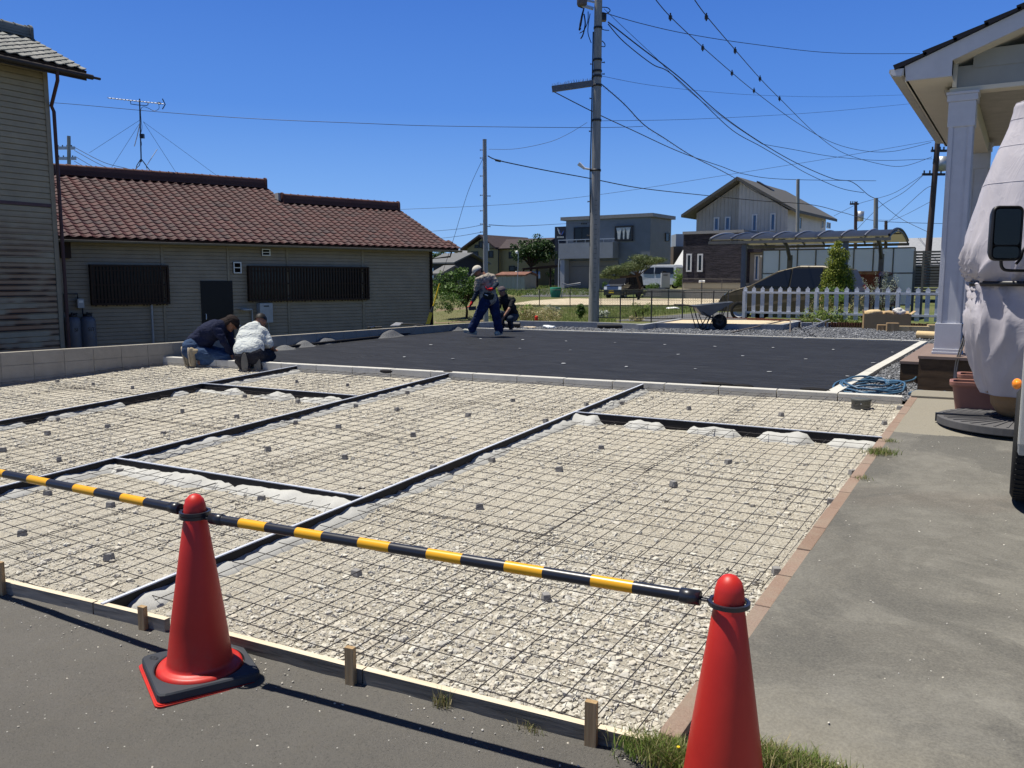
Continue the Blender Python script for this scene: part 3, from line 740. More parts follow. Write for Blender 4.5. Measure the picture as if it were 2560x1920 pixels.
# rolled edge on the wall side and folds at the near kerb
o = mb.build('weed_sheet', M['sheet']); tag(o, 'large black woven weed sheet laid flat between the kerbs', 'weed sheet')
mb = MB(); mb.tube([SL[0] + Vector((0, 0, .02)), SL[1] + Vector((0, 0, .025)), SL[1].lerp(SL[2], .4) + Vector((0, 0, .03)), SL[2] + Vector((0, 0, .03))], .025, 8)
e_ = mb.build('folded_edge', M['sheet_edge'], o)
mb = MB()
for px, py, w in ((960, 929, .1), (1115, 931, .07), (1790, 961, .2), (2035, 975, .16), (1855, 966, .12)):
 q = G(px, py, .385); mb.ell(q + Vector((0, .04, 0)), (w, .05, .025), 10, 6)
mb.build('edge_fold', M['sheet_edge'], o)
pins = cpx([(370, 240), (745, 252), (345, 315), (782, 330), (1168, 265), (1597, 282), (2030, 298), (1710, 367), (722, 445), (1265, 473), (1862, 492), (1975, 200)], 3.456, 1200, 780) + \
 cpx([(597, 308), (335, 380), (880, 407), (1117, 325), (1630, 348), (1463, 440), (1240, 555), (565, 517), (872, 230)], 3.456, 1760, 780) + cpx([(1650, 215), (1420, 320), (1840, 335), (2080, 162)], 3.456, 600, 800)
pm = MB(); pm.lathe([(0, .0), (.034, .0), (.036, .003), (.03, .006), (0, .007)], n=12); pr = pm.build('pin_washer', simple('dusty_washer', (.32, .33, .34), .7))
pins = sorted(pins, key=lambda q: -q[1])
for r_ in range(5): pins[r_ * 5:r_ * 5 + 5] = sorted(pins[r_ * 5:r_ * 5 + 5])
for i, (x, y) in enumerate(pins):
 o = pr if i == 0 else pr.copy()
 if i: COL.objects.link(o)
 p = G(x, y, .368); o.location = (p.x, p.y, .368); o.scale = (.8, .65, 1) if i % 3 else (1.0, .8, 1); o.rotation_euler = (rnd.uniform(-.08, .08), rnd.uniform(-.08, .08), rnd.uniform(0, 3))
 tag(o, 'white washer on the black sheet, %s from the left in the %s row' % (ORD[i % 5], ['nearest', 'second nearest', 'middle', 'second farthest', 'farthest'][min(4, i // 5)]), 'washer', 'white pin washers dotted over the black sheet')
# grey gravel surface
gp = [(WALL[-1].x + .0, WALL[-1].y - .0), (BW[1].x, BW[1].y), (BW[2].x, BW[2].y), (PLT[1].x, PLT[1].y), (PLT[2].x, PLT[2].y), (PLT[3].x, PLT[3].y)]
e1 = G(1990, 817, .335); e2 = G(2330, 822, .335); du = (e2 - e1).normalized()
gp += [(e1.x, e1.y), (e2.x, e2.y), ((e2 + du * 6).x, (e2 + du * 6).y), (6.5, 9.3), (KB.x, KB.y + .12), (KA.x, KA.y + .12), (wallX(9), 9.0), (wallX(12), 12.0)]
GPOLY = gp
mb = MB(); mb.add([(x, y, .335) for x, y in gp], [tuple(range(len(gp)))]); o = mb.build('grey_gravel_surface', M['greygravel']); struct(o, label='grey crushed rock surface round the black sheet')
rs = np.random.RandomState(11); P = []; S = []
def onsheet(X, Y): return KY(X) < Y < FY(X) + .1 and sheetL(Y) < X < RA.x + .14 + (RB.x - RA.x) * (Y - RA.y) / (RB.y - RA.y)
tries = 0
while len(P) < 21000 and tries < 400000:
 tries += 1
 if rs.uniform() < .35: X, Y = rs.uniform(-1.75, 1.2), rs.uniform(9.1, 15)
 else: X, Y = rs.uniform(-12, 2.5), rs.uniform(14.5, 22.5)
 if not inpoly(X, Y, gp) or onsheet(X, Y): continue
 if X > -.55 and Y > 9.8 and Y < 13: continue
 s = rs.uniform(.018, .042) * (1.15 if Y > 14 else .9); P.append((X, Y, .338 + .25 * s * rs.uniform(0, 1))); S.append(s)
o = scatter_stones('grey_gravel', np.array(P), np.array(S), M['rock'], .8, 4); struct(o, 'stuff', 'loose grey crushed rock round the black sheet')
# heaps of grit along the sheet
grit = NT('grey_grit', .95, .15); grit.color(grit.ramp(grit.noise(150, 4, .8), [(.35, (.07, .072, .075)), (.65, (.24, .245, .25))])); grit.bump(grit.noise(120, 4, .8), 1, .01)
for i, (px, py, w, h, lab) in enumerate(((480, 1640, 170, 40, 'grit heap nearest the kneeling workers, partly behind the white shirt'), (650, 1615, 170, 52, 'second grit heap from the kneeling workers, a beige stone on it'), (835, 1590, 270, 58, 'wide grit heap in front of the middle of the block wall'),
  (1390, 1535, 290, 62, 'wide flat grit heap below the shovel'), (1615, 1500, 200, 62, 'pointed grit heap below the shovel handle'), (1965, 1475, 190, 50, 'last grit heap, just behind the walking man'))):
 q = G(560 + px / 3.456, 400 + py / 3.456, .345); d = proj(q)[2]; W_ = w / 3.456 / F * d * .5; Hh = 1.12 * h / 3.456 / F * d
 du_ = (SL[2] - SL[1]).normalized(); dn = Vector((-du_.y, du_.x, 0)); mb = MB(); nr, na = 12, 36; vs = []
 c = q - dn * .1
 for r_ in range(nr + 1):
  f = r_ / nr
  for a_ in range(na):
   t = 2 * math.pi * a_ / na; e = 1 + .18 * mnoise.noise((math.cos(t) * 1.3, math.sin(t) * 1.3, i * 3))
   pr_ = (1 - f) ** 1.0 * (1 - .25 * (1 - f)) + .02
   p = c + du_ * (math.cos(t) * W_ * 1.9 * f * e) + dn * (math.sin(t) * .2 * f * e)
   vs.append(p + Vector((0, 0, Hh * (math.cos(f * math.pi) * .5 + .5) * (1 + .12 * mnoise.noise((p.x * 5, p.y * 5, i))) - (.02 if r_ == nr else 0))))
 mb.add(vs, [(r_ * na + a_, r_ * na + (a_ + 1) % na, (r_ + 1) * na + (a_ + 1) % na, (r_ + 1) * na + a_) for r_ in range(nr) for a_ in range(na)], 0, True)
 o = mb.build('grit_heap', grit.mat, weld=True); tag(o, lab, 'heap', 'heaps of grey grit between block wall and sheet')
q = G(560 + 582 / 3.456, 400 + 1580 / 3.456, .42); mb = MB(); mb.ell(q, (.07, .06, .04), 12, 8); o = mb.build('stone', simple('beige_stone', (.5, .42, .3), .9, bump=.5)); tag(o, 'beige stone lying on the second grit heap', 'stone')

# ------------------------------------------------------------------ traffic cones and striped bars
def cone(base, label, rot=R(-26.5), lean=(0, 0)):
 t = thing('traffic_cone', label, 'traffic cone', base, 'red traffic cones carrying the striped bars'); c = Vector(base)
 t.rotation_euler = (lean[1], lean[0], 0)
 def rr(h, r_, z, n=6):
  out = []
  for sx, sy, a0 in ((1, 1, 0), (-1, 1, 90), (-1, -1, 180), (1, -1, 270)):
   for k in range(n + 1):
    a = R(a0 + 90 * k / n); x = sx * (h - r_) + math.cos(a) * r_; y = sy * (h - r_) + math.sin(a) * r_
    out.append(Vector((x * math.cos(rot) - y * math.sin(rot), x * math.sin(rot) + y * math.cos(rot), z)))
  return out
 mb = MB(); q = rr(.191, .022, .004); mb.ext(q, (0, 0, .014)); q = rr(.197, .026, .008); mb.ext(q, (0, 0, .006))
 mb.lathe([(.162, .016), (.16, .045), (.155, .056), (.145, .06), (.128, .062), (.122, .068), (.121, .078), (.12, .085), (.1, .24), (.1, .243), (.0705, .45), (.045, .625), (.0425, .632), (.042, .66), (.04, .69), (.033, .713), (.02, .728), (.008, .733), (0, .7335)], n=64)
 for v in range(len(mb.v)): pass
 mb.build('cone_body', M['cone'], t, world=False)
 # square rubber weight with a round hole
 mb = MB(); N = 96; sq = []; inn = []
 for k in range(N):
  a = 2 * math.pi * k / N; ca, sa = math.cos(a), math.sin(a); r_ = .187 / (abs(ca) ** 16 + abs(sa) ** 16) ** (1 / 16); a2 = a + rot; sq.append(Vector((math.cos(a2) * r_, math.sin(a2) * r_, 0))); inn.append(Vector((math.cos(a2) * .166, math.sin(a2) * .166, 0)))
 def lv(lst, z): return [Vector((p.x, p.y, z)) for p in lst]
 def shr(lst, k): return [Vector((p.x * k, p.y * k, p.z)) for p in lst]
 rings = [lv(sq, .019), lv(sq, .046), lv(shr(sq, .975), .052), lv(shr(inn, 1.03), .052), lv(inn, .049), lv(inn, .02)]
 vs = [p for r_ in rings for p in r_]
 mb.add(vs, [(j * N + i, j * N + (i + 1) % N, (j + 1) * N + (i + 1) % N, (j + 1) * N + i) for j in range(5) for i in range(N)])
 mb.build('rubber_weight', M['rubber'], t, world=False)
 mb = MB(); cx_, cy_ = -.14, -.145
 px = cx_ * math.cos(rot) - cy_ * math.sin(rot); py = cx_ * math.sin(rot) + cy_ * math.cos(rot)
 for ax, ay in ((.02, .012), (.007, .006)):
  offs = [(0, 0)] if ax > .01 else [(-.008, 0), (.008, 0)]
  for ox, oy in offs:
   mb.tube([Vector((px + ox + math.cos(a) * ax, py + oy + math.sin(a) * ay, .0525)) for a in [k * math.pi / 8 for k in range(17)]], .0016, 5, cap=False)
 mb.build('embossed_mark', M['rubber'], t, world=False)
 return t
CB1 = Vector((-2.672, 2.052, 0)); CB2 = G(1825, 1436, .7335); CB2.z = 0
print('cone2', CB2, proj((CB2.x, CB2.y, .73)), 'cone1', proj((CB1.x, CB1.y, .7335)), proj(CB1))
cone(CB1, 'left red cone, its black square weight fully in view, two striped bars meeting on it', lean=(.02, 0))
cone(CB2, 'red cone nearest the camera at bottom right, its foot cut off by the picture', rot=R(-20))
def xbar(a, b, bounds, label, first_yellow, sl0, sl1, ra=None, rb=None):
 """bar from a to b with bands changing at the listed photo columns"""
 t = thing('barrier_bar', label, 'barrier bar', (a + b) / 2, 'yellow and black bars hung on the cones'); L = (b - a).length; u = (b - a) / L
 def par(px):
  lo, hi = 0.0, 1.0; s = proj(b)[0] > proj(a)[0]
  for _ in range(30):
   m = (lo + hi) / 2
   if (proj(a.lerp(b, m))[0] < px) == s: lo = m
   else: hi = m
  return lo
 ts = [0.0] + [par(x) for x in bounds] + [1.0]; mb = MB(); n = 20; yel = first_yellow
 ax = u.orthogonal().normalized(); bx = u.cross(ax)
 for k in range(len(ts) - 1):
  p0 = a.lerp(b, ts[k]); p1 = a.lerp(b, ts[k + 1]); vs = [p + (ax * math.cos(2 * math.pi * j / n) + bx * math.sin(2 * math.pi * j / n)) * .0182 for p in (p0, p1) for j in range(n)]
  mb.add(vs, [(j, (j + 1) % n, n + (j + 1) % n, n + j) for j in range(n)], 1 if yel else 0, True); yel = not yel
 mb.build('striped_tube', [M['barblack'], M['baryellow']], t)
 for e, d, hasring in ((a, u, ra), (b, -u, rb)):
  mb = MB(); mb.lathe([(.0165, -.002), (.0215, -.004), (.022, .052), (.0183, .054)], c=e, axis=d, n=20); mb.tube([e - d * .004, e + d * .002], .0165, 16)
  if hasring is not None:
   rc = hasring; w = (e - rc); w.z = 0; w.normalize(); side = Vector((-w.y, w.x, 0))
   for s in (-.007, .007): mb.tube([e + side * s, rc + w * .058 + side * s], .0032, 8)
   mb.tube([rc + w * .054, rc + w * .06], .01, 8)
   m2 = MB(); pts = []
   nn_ = 40
   for i_ in range(nn_):
    th = 2 * math.pi * i_ / nn_; prof = [(.0475, -.006), (.0575, -.006), (.0575, .006), (.0475, .006)]
    for r_, z_ in prof: pts.append(rc + Vector((math.cos(th) * r_, math.sin(th) * r_, z_)))
   mb.add(pts, [(i_ * 4 + j, ((i_ + 1) % nn_) * 4 + j, ((i_ + 1) % nn_) * 4 + (j + 1) % 4, i_ * 4 + (j + 1) % 4) for i_ in range(nn_) for j in range(4)])
  mb.build('end_fitting', M['barblack'], t)
 return t
RC1 = Vector((CB1.x + .014, CB1.y, .648)); RC2 = Vector((CB2.x, CB2.y, .652))
w12 = (RC2 - RC1).normalized()
eL = G(0, 1190, .645); wl_ = (eL - RC1).normalized()
RC1b = RC1 + Vector((0, 0, .014))
xbar(RC1 + w12 * .088, RC2 - w12 * .084, [602, 668, 743, 809, 900, 977, 1071, 1157, 1265, 1360, 1480, 1584], 'striped bar between the two red cones, across the front of the picture', False, 1, 1, RC1, RC2)
xbar(RC1b + wl_ * 2.0, RC1b + wl_ * .085, [-100, -55, 14.5, 75, 124, 189.5, 243, 308, 366][1:], 'striped bar running out of the picture to the left of the cone', False, 1, 1, None, RC1b)

# ------------------------------------------------------------------ small things on the far gravel
def G2(x, y): return G(x, y, .338)
blk = simple('black_plastic_roll', (.012, .012, .014), .5, .4)
for (xa, ya), (xb, yb), r_, lab in (((1203, 816), (1300, 817), .075, 'black sheet roll at the crouching worker\'s feet'), ((1494, 818.5), (1606, 818.5), .055, 'black sheet roll lying against the back kerb wall')):
 a = G2(xa, ya + 3); b = G2(xb, yb + 3); a.z = b.z = .338 + r_; mb = MB(); mb.tube([a, b], r_, 20)
 d = (b - a).normalized()
 for e, s in ((a, -1), (b, 1)): mb.lathe([(r_ * .96, 0), (r_ * .9, .004), (r_ * .75, .004), (r_ * .7, .0), (r_ * .5, .004), (r_ * .3, .004), (.018, .004), (.017, -.03)], c=e, axis=d * s, n=20)
 o = mb.build('sheet_roll', blk); tag(o, lab, 'sheet roll', 'rolls of black weed sheet')
a = G2(1245, 818); mb = MB()
mb.ell(Vector((0, 0, 0)), (.09, .06, .025), 14, 8); vs = [Vector(v) * (1 + .25 * mnoise.noise(Vector(v) * 20)) for v in mb.v]
def lumpy(name, px, py, r3, mat, label, cat, z=.338, amp=.25, fr=9, seed=0, group=None):
 q = G(px, py, z); mb = MB(); mb.ell((0, 0, 0), r3, 28, 16)
 mb.v = [tuple(Vector(v) * (1 + amp * mnoise.noise(Vector(v) * fr + Vector((seed, 0, 0)))) + q + Vector((0, 0, r3[2] * .7))) for v in mb.v]
 o = mb.build(name, mat); return tag(o, label, cat, group)
bagm = simple('thin_white_plastic', (.62, .66, .68), .25, .5, var=.1, scale=20, bump=.6, bscale=20, bd=.02)
lumpy('plastic_bag', 1371, 821, (.17, .08, .05), bagm, 'crumpled clear white plastic bag on the grey gravel by the thin kerb', 'plastic bag', amp=.5, fr=14)
lumpy('sand_patch', 1326, 818.5, (.2, .12, .012), simple('pale_spilt_sand', (.6, .5, .36), .95, bump=.5), 'flat patch of pale sand on the grey gravel beside the plastic bag', 'sand patch', amp=.3, fr=7)
q = G(1341, 801, .42); mb = MB(); mb.lathe([(.045, 0), (.045, .1), (.038, .125), (.02, .13), (0, .13)], c=q, n=16)
for k in range(3): mb.lathe([(.047, .02 + k * .03), (.05, .025 + k * .03), (.047, .03 + k * .03)], c=q, n=16)
o = mb.build('marker_cap', simple('orange_red_plastic', (.7, .035, .015), .5)); tag(o, 'small red plastic marker standing on the back block wall', 'marker')
# wheelbarrow
def wheelbarrow():
 c = D(1790, 802, 20.6); c.z = .345
 t = thing('wheelbarrow', 'grey wheelbarrow with one fat black tyre standing on the gravel', 'wheelbarrow', c)
 ux = RT.copy(); uy = FH.copy(); s = 20.6 / F           # metres per photo pixel here
 def W(px, py, dy=0.0): return c + ux * ((px - 1790) * s) + uy * dy + Vector((0, 0, (822 - py) * s))
 mb = MB(); tops = [(1730, 765), (1824, 755)]; w = .3
 top = [W(1731, 763.5, -w), W(1826, 754, -w * .75), W(1826, 754, w * .75), W(1731, 763.5, w)]
 bot = [W(1752, 786, -w * .5), W(1772, 789, -w * .42), W(1772, 789, w * .42), W(1752, 786, w * .5)]
 cen = sum(top, Vector()) / 4
 topi = [p.lerp(cen, .03) for p in top]; boti = [p + Vector((0, 0, .01)) for p in [q.lerp(sum(bot, Vector()) / 4, .06) for q in bot]]
 mb.add(top + bot + topi + boti, [(0, 1, 5, 4), (1, 2, 6, 5), (2, 3, 7, 6), (3, 0, 4, 7), (4, 5, 6, 7), (8, 12, 13, 9), (9, 13, 14, 10), (10, 14, 15, 11), (11, 15, 12, 8), (12, 15, 14, 13), (0, 8, 9, 1), (1, 9, 10, 2), (2, 10, 11, 3), (3, 11, 8, 0)])
 mb.tube([p for p in top] + [top[0]], .011, 8)
 mb.build('tray', simple('blue_grey_steel_tray', (.11, .125, .15), .5, .5, .2, bump=.2), t)
 fm = simple('dark_steel_tube', (.03, .03, .032), .5, .5, .3)
 for sgn in (-1, 1):
  mb = MB(); y = sgn * .22
  mb.tube([W(1690, 762, y * 1.25), W(1712, 761, y * 1.2), W(1735, 766, y), W(1765, 787, y * .8), W(1800, 801, y * .45)], .014, 8)
  mb.tube([W(1728, 766, y), W(1745, 820, y * 1.1)], .012, 8); mb.tube([W(1742, 784, y), W(1757, 821, y)], .012, 8)
  mb.tube([W(1745, 820.5, y * 1.1), W(1768, 820.5, y * .9)], .012, 8); mb.tube([W(1768, 820, y * .9), W(1779, 788, y * .8)], .012, 8); mb.tube([W(1756, 820, y), W(1772, 790, y * .8)], .012, 8)
  mb.tube([W(1800, 801, y * .45), W(1804, 768, y * .7)], .01, 8); mb.tube([W(1800, 801, y * .45), W(1813, 760, y * .7)], .01, 8)
  mb.build('frame', fm, t)
  mb = MB(); mb.tube([W(1689, 762, y * 1.25), W(1700, 762, y * 1.23)], .02, 8); mb.build('handle_grip', M['black'], t)
 wc = W(1799, 803, 0); ax = uy
 mb = MB(); R0 = .185; prof = []
 for k in range(17):
  a = 2 * math.pi * k / 16; prof.append((R0 - .05 + math.cos(a) * .05, math.sin(a) * .042))
 mb.lathe(prof, c=wc, axis=ax, n=36)
 wh = mb.build('wheel', simple('black_tyre_rubber', (.012, .012, .013), .8, .3), t)
 mb = MB(); mb.lathe([(.0, -.03), (.03, -.03), (.035, -.012), (.075, -.012), (.092, -.03), (.1, -.03), (.1, .03), (.092, .03), (.075, .012), (.035, .012), (.03, .03), (0, .03)], c=wc, axis=ax, n=24); mb.tube([wc - ax * .11, wc + ax * .11], .01, 8)
 mb.build('rim', fm, wh)
wheelbarrow()
# raised levelling tool, bars, hollow blocks
alu = simple('dull_aluminium', (.3, .31, .32), .4, .5, .6); oldwood = m_wood('grey_weathered_timber', (.06, .05, .045), (.14, .12, .1))
mb = MB(); a = G2(1829, 833); b = G2(1975, 816); b.z = .338 + .19; a.z = .36; mb.bar(a, b, .05, .02); mb.bar(b, G2(1975, 832), .03, .03); o = mb.build('levelling_tool', oldwood)
tag(o, 'long dark wooden levelling bar propped on the gravel, right of the wheelbarrow', 'tool')
mb = MB(); mb.bar(G2(2006, 825) + Vector((0, 0, .02)), G2(2070, 815) + Vector((0, 0, .16)), .035, .025); o = mb.build('metal_bar', alu); tag(o, 'thin grey metal bar sloping up towards the hollow blocks', 'metal bar', 'metal bars by the hollow blocks')
mb = MB(); mb.bar(G2(2016, 826) + Vector((0, 0, .02)), G2(2072, 818) + Vector((0, 0, .2)), .03, .025); o = mb.build('metal_bar', alu); tag(o, 'upper one of the crossed grey metal bars on the gravel', 'metal bar', 'metal bars by the hollow blocks')
mb = MB(); mb.bar(G2(2040, 818) + Vector((0, 0, .22)), G2(2060, 820) + Vector((0, 0, .15)), .04, .02); o = mb.build('metal_bar', alu); tag(o, 'short grey metal piece lying across the two bars', 'metal bar', 'metal bars by the hollow blocks')
for k in range(3):
 a = G2(2004 + k * 31, 818); d = RT * .27; mb = MB()
 mb.ob(a, d, FH * .1, (0, 0, .022)); mb.ob(a + Vector((0, 0, .042)), d, FH * .1, (0, 0, .03)); mb.ob(a + Vector((0, 0, .094)), d, FH * .1, (0, 0, .026))
 for q in (0, .12, .24): mb.ob(a + RT * q, RT * .03, FH * .1, (0, 0, .1))
 o = mb.build('hollow_block', simple('pale_hollow_block%d' % k, (.36, .38, .42), .8)); tag(o, 'pale hollow block, %s of the row behind the metal bars' % ['leftmost', 'middle one', 'rightmost'][k], 'hollow block', 'hollow blocks in a row on the gravel')
# log edging at the back of the gravel
LG = m_wood('dark_brown_log', (.05, .02, .012), (.12, .05, .03), (20, 20, 1)); mb = MB(); L = 5.4; d = (e2 - e1).normalized(); k = 0.0
while k < L: mb.tube([e1 + d * k - Vector((0, 0, .05)), e1 + d * k + Vector((0, 0, .125 + .008 * math.sin(k * 37)))], .03, 8); k += .062
o = mb.build('log_edging', LG); tag(o, 'row of short dark brown upright logs edging the bed below the picket fence', 'log edging')
mb = MB(); a = G(1815, 799, .44); b = G(2000, 804, .44); mb2 = []
k = 0.0; d = (b - a); L = d.length; d = d / L
while k < L: mb.ob(a + d * k - Vector((0, 0, .1)), d * .1, Vector((-d.y, d.x, 0)) * .06, (0, 0, .16)); k += .108
o = mb.build('brick_row', simple('red_brown_brick', (.16, .06, .04), .85, bump=.4)); tag(o, 'row of red-brown bricks at the back of the sand bed', 'brick edging')
# cardboard
card = simple('cardboard', (.34, .235, .13), .85, .15, var=.08); cardd = simple('cardboard_inner', (.42, .3, .17), .85, .15, var=.08); paper = simple('packing_paper', (.6, .45, .25), .85, var=.1)
def Cb(px, py): return G2(px, py)
bx = Cb(2159, 822); d = (e2 - e1).normalized(); nb = Vector((-d.y, d.x, 0)); w = 1.07; dp = .36; h = .37
t = thing('cardboard_box', 'large open brown cardboard box full of packing paper in front of the picket fence', 'cardboard box', bx + d * w / 2)
mb = MB(); th = .008
for o_, a_, b_ in ((bx, d * w, nb * th), (bx + nb * (dp - th), d * w, nb * th), (bx, d * th, nb * dp), (bx + d * (w - th), d * th, nb * dp)): mb.ob(o_, a_, b_, (0, 0, h))
mb.ob(bx, d * w, nb * dp, (0, 0, .01)); mb.build('box_wall', card, t)
for i_, (o_, a_, v_) in enumerate(((bx + Vector((0, 0, h)), d * w, -nb * .05 - Vector((0, 0, .16))), (bx + nb * dp + Vector((0, 0, h)), d * w, nb * .1 + Vector((0, 0, .06))), (bx + d * w + Vector((0, 0, h)), nb * dp, d * .1 + Vector((0, 0, .08))), (bx + Vector((0, 0, h)), nb * dp, -d * .02 + Vector((0, 0, .09))))):
 if i_ == 0: continue
 mb = MB(); mb.ob(o_, a_, v_, a_.cross(v_).normalized() * .006); mb.build('box_flap', cardd, t)
def crumple(c, r3, mat, name, label, cat, seed, amp=.45, fr=7, group=None):
 mb = MB(); mb.ell((0, 0, 0), r3, 26, 14, sm=False); mb.v = [tuple(Vector(v) * (1 + amp * mnoise.noise(Vector(v) * fr + Vector((seed, 2, 0)))) + c) for v in mb.v]
 o = mb.build(name, mat); return tag(o, label, cat, group)
crumple(bx + d * .25 + nb * .18 + Vector((0, 0, h + .01)), (.2, .13, .1), paper, 'packing_paper', 'crumpled yellowish paper on the left inside the open cardboard box', 'packing paper', 1)
crumple(bx + d * .6 + nb * .2 + Vector((0, 0, h)), (.16, .12, .08), cardd, 'packing_paper', 'brown crumpled paper in the middle of the open cardboard box', 'packing paper', 2)
crumple(bx + d * .8 + nb * .15 + Vector((0, 0, h + .04)), (.13, .1, .1), simple('white_crumpled_paper', (.66, .64, .6), .7), 'packing_paper', 'whitish crumpled wrapping on the right in the open cardboard box', 'packing paper', 3, .6, 12)
for xa, ya, W_, H_, D_, lab, tape in ((2194, 827, .22, .14, .2, 'small brown box with torn side, leftmost in front of the large box', 0), (2217, 829, .26, .2, .2, 'small upright cardboard box between torn box and long package', 0),
 (2246, 829, .66, .13, .12, 'long flat pale cardboard package lying by the porch pillar', 1), (2320, 828, .3, .15, .18, 'cardboard box with white label right behind the cardboard roll', 2)):
 q = Cb(xa, ya); mb = MB(); mb.ob(q, d * W_, nb * D_, (0, 0, H_)); t = mb.build('parcel', card if not tape else paper, bev=.004); tag(t, lab, 'parcel', 'small cardboard parcels on the gravel')
 mb = MB(); mb.ob(q + d * W_ * (.35 if tape < 2 else .5) - nb * .0015, d * (.05 if tape < 2 else .13), nb * .003, (0, 0, H_ * (.98 if tape < 2 else .8))); mb.build('tape' if tape < 2 else 'paper_label', cardd if tape < 2 else M['white'], t)
a = Cb(2293, 846); b = Cb(2350, 849); rr_ = .078; a.z = b.z = .34 + rr_; mb = MB(); mb.tube([a, b], rr_, 28); t = mb.build('cardboard_roll', paper); tag(t, 'thick cardboard roll with a white label beside the porch pillar', 'cardboard roll')
mb = MB(); dd = (b - a).normalized(); up_ = dd.cross(FH).normalized(); vs = []
for k in range(7):
 an = R(-15 + 12 * k); v_ = (-FH * math.cos(an) + Vector((0, 0, 1)) * math.sin(an)) * (rr_ + .0015)
 vs += [a + dd * .1 + v_, a + dd * .22 + v_]
mb.add(vs, [(2 * k, 2 * k + 1, 2 * k + 3, 2 * k + 2) for k in range(6)], 0, True); mb.build('paper_label', M['white'], t)
mb = MB(); an = R(12); v_ = (-FH * math.cos(an) + Vector((0, 0, 1)) * math.sin(an)); mb.lathe([(0, 0), (.02, 0), (.02, .002), (0, .002)], c=a + dd * .155 + v_ * (rr_ + .002), axis=v_, n=14); mb.build('blue_stamp', simple('blue_ink', (.03, .05, .25), .6), t)

# ------------------------------------------------------------------ hose, drain cap, small weeds
hp = []
def hz(x, y): return T(x, y, -.02) if y > 992 else G(x, y, .352)
hose = simple('blue_grey_rubber_hose', (.05, .115, .19), .42, .45, var=.1)
mb = MB(); pts = []
cxh, cyh = 2185, 965
loops = [(2172, 963, 95, 17), (2165, 967, 74, 15), (2190, 960, 66, 13), (2178, 970, 84, 14), (2205, 966, 60, 16), (2160, 961, 60, 12)]
hr = random.Random(3); k = 0
for li, (lx, ly, rx, ry) in enumerate(loops):
 for s in range(18):
  a_ = 2 * math.pi * s / 18 + .4; f = s / 18
  nx_, ny_, nrx, nry = loops[(li + 1) % len(loops)] if li < len(loops) - 1 else loops[li]
  X = lx + (nx_ - lx) * f + (rx + (nrx - rx) * f) * math.cos(a_); Yp = ly + (ny_ - ly) * f + (ry + (nry - ry) * f) * math.sin(a_)
  q = G(X, min(Yp, 992), .37); q.z = .357 + .012 * (li % 3) + .03 * max(0, math.sin(a_ * 2 + li)) + (.04 if Yp > 985 else 0); pts.append(q)
pts.append(G(2282, 950, .40)); pts.append(G(2292, 930, .45)); pts.append(G(2291, 905, .55))
def smooth_path(P, sub=4):
 out = []
 for i in range(len(P) - 1):
  p0, p1, p2, p3 = P[max(i - 1, 0)], P[i], P[i + 1], P[min(i + 2, len(P) - 1)]
  for s in range(sub):
   t = s / sub; out.append(.5 * ((2 * p1) + (-p0 + p2) * t + (2 * p0 - 5 * p1 + 4 * p2 - p3) * t * t + (-p0 + 3 * p1 - 3 * p2 + p3) * t ** 3))
 return out + [P[-1]]
mb.tube(smooth_path(pts), .0115, 8)
mb.tube(smooth_path([G(2272, 985, .40), G(2290, 977, .40), G(2320, 979, .39), G(2350, 982, .385), G(2368, 983, .38)]), .0115, 8)
q = G(2360, 981, .385); q2 = G(2372, 983, .385); mb.tube([q, q2], .017, 10)
o = mb.build('garden_hose', hose); tag(o, 'tangled coil of blue hose lying on the kerb corner and gravel', 'hose')
q = T(2152, 1022, -.09); mb = MB(); mb.lathe([(.088, 0), (.088, .075), (.094, .078), (.094, .098), (.088, .102), (0, .102)], c=q, n=40); t = mb.build('drain_cap', simple('grey_green_pvc', (.085, .088, .08), .55, .4)); tag(t, 'round dark grey drain cap standing up in the wire mesh', 'drain cap')
mb = MB(); v_ = (CAM - q); v_.z = 0; v_.normalize(); mb.lathe([(0, 0), (.006, 0), (.006, .004), (0, .005)], c=q + v_ * .088 + Vector((0, 0, .06)), axis=v_, n=10); mb.build('screw', M['white'], t)
# step slab beyond the kerb end
a = G(2274, 988, .37); mb = MB(); d_ = (KB - KA).normalized(); n_ = Vector((-d_.y, d_.x, 0)); mb.ob(KB + d_ * .02 + Vector((0, 0, -.12)), d_ * 3.5, n_ * .5, (0, 0, .14)); o = mb.build('concrete_step', M['patio'], bev=.006); tag(o, 'shallow concrete step at the porch end of the drive, by the blue hose', 'step')
# grass
def tuft(px, py, n, rx, ry, h, label, dry=.3, z=0, seed=1, gname='grass tufts at the drive edge', flow=False):
 q = G(px, py, z) if z is not None else T(px, py, 0); rs = np.random.RandomState(seed)
 t = thing('grass_tuft', label, 'grass tuft', q, gname)
 for nm, mt, k in (('green_blades', LEAF['grass'], int(n * (1 - dry))), ('dry_blades', LEAF['dry'], max(4, int(n * dry)))):
  P = np.stack([q.x + rs.normal(size=k) * rx * .5, q.y + rs.normal(size=k) * ry * .5, np.full(k, q.z - .004)], 1); blades(nm, P, np.full(k, h), mt, .004, .8, seed + 7, t)
 if flow:
  mb = MB(); mb.ell(q + Vector((.03, 0, h * .8)), (.006, .006, .004)); mb.build('yellow_flower', simple('yellow_petal', (.8, .6, .02), .6), t)
tuft(1672, 1897, 2600, .14, .06, .06, 'thick grass tuft with a yellow flower between timber edging and right cone', .25, .06, seed=2, flow=True)
tuft(1985, 1917, 2600, .18, .06, .055, 'grass tuft right of the right cone at the foot of the drive', .35, .07, seed=3)
tuft(1600, 1890, 250, .2, .07, .04, 'thin dry grass at the end of the timber edging', .7, seed=9)
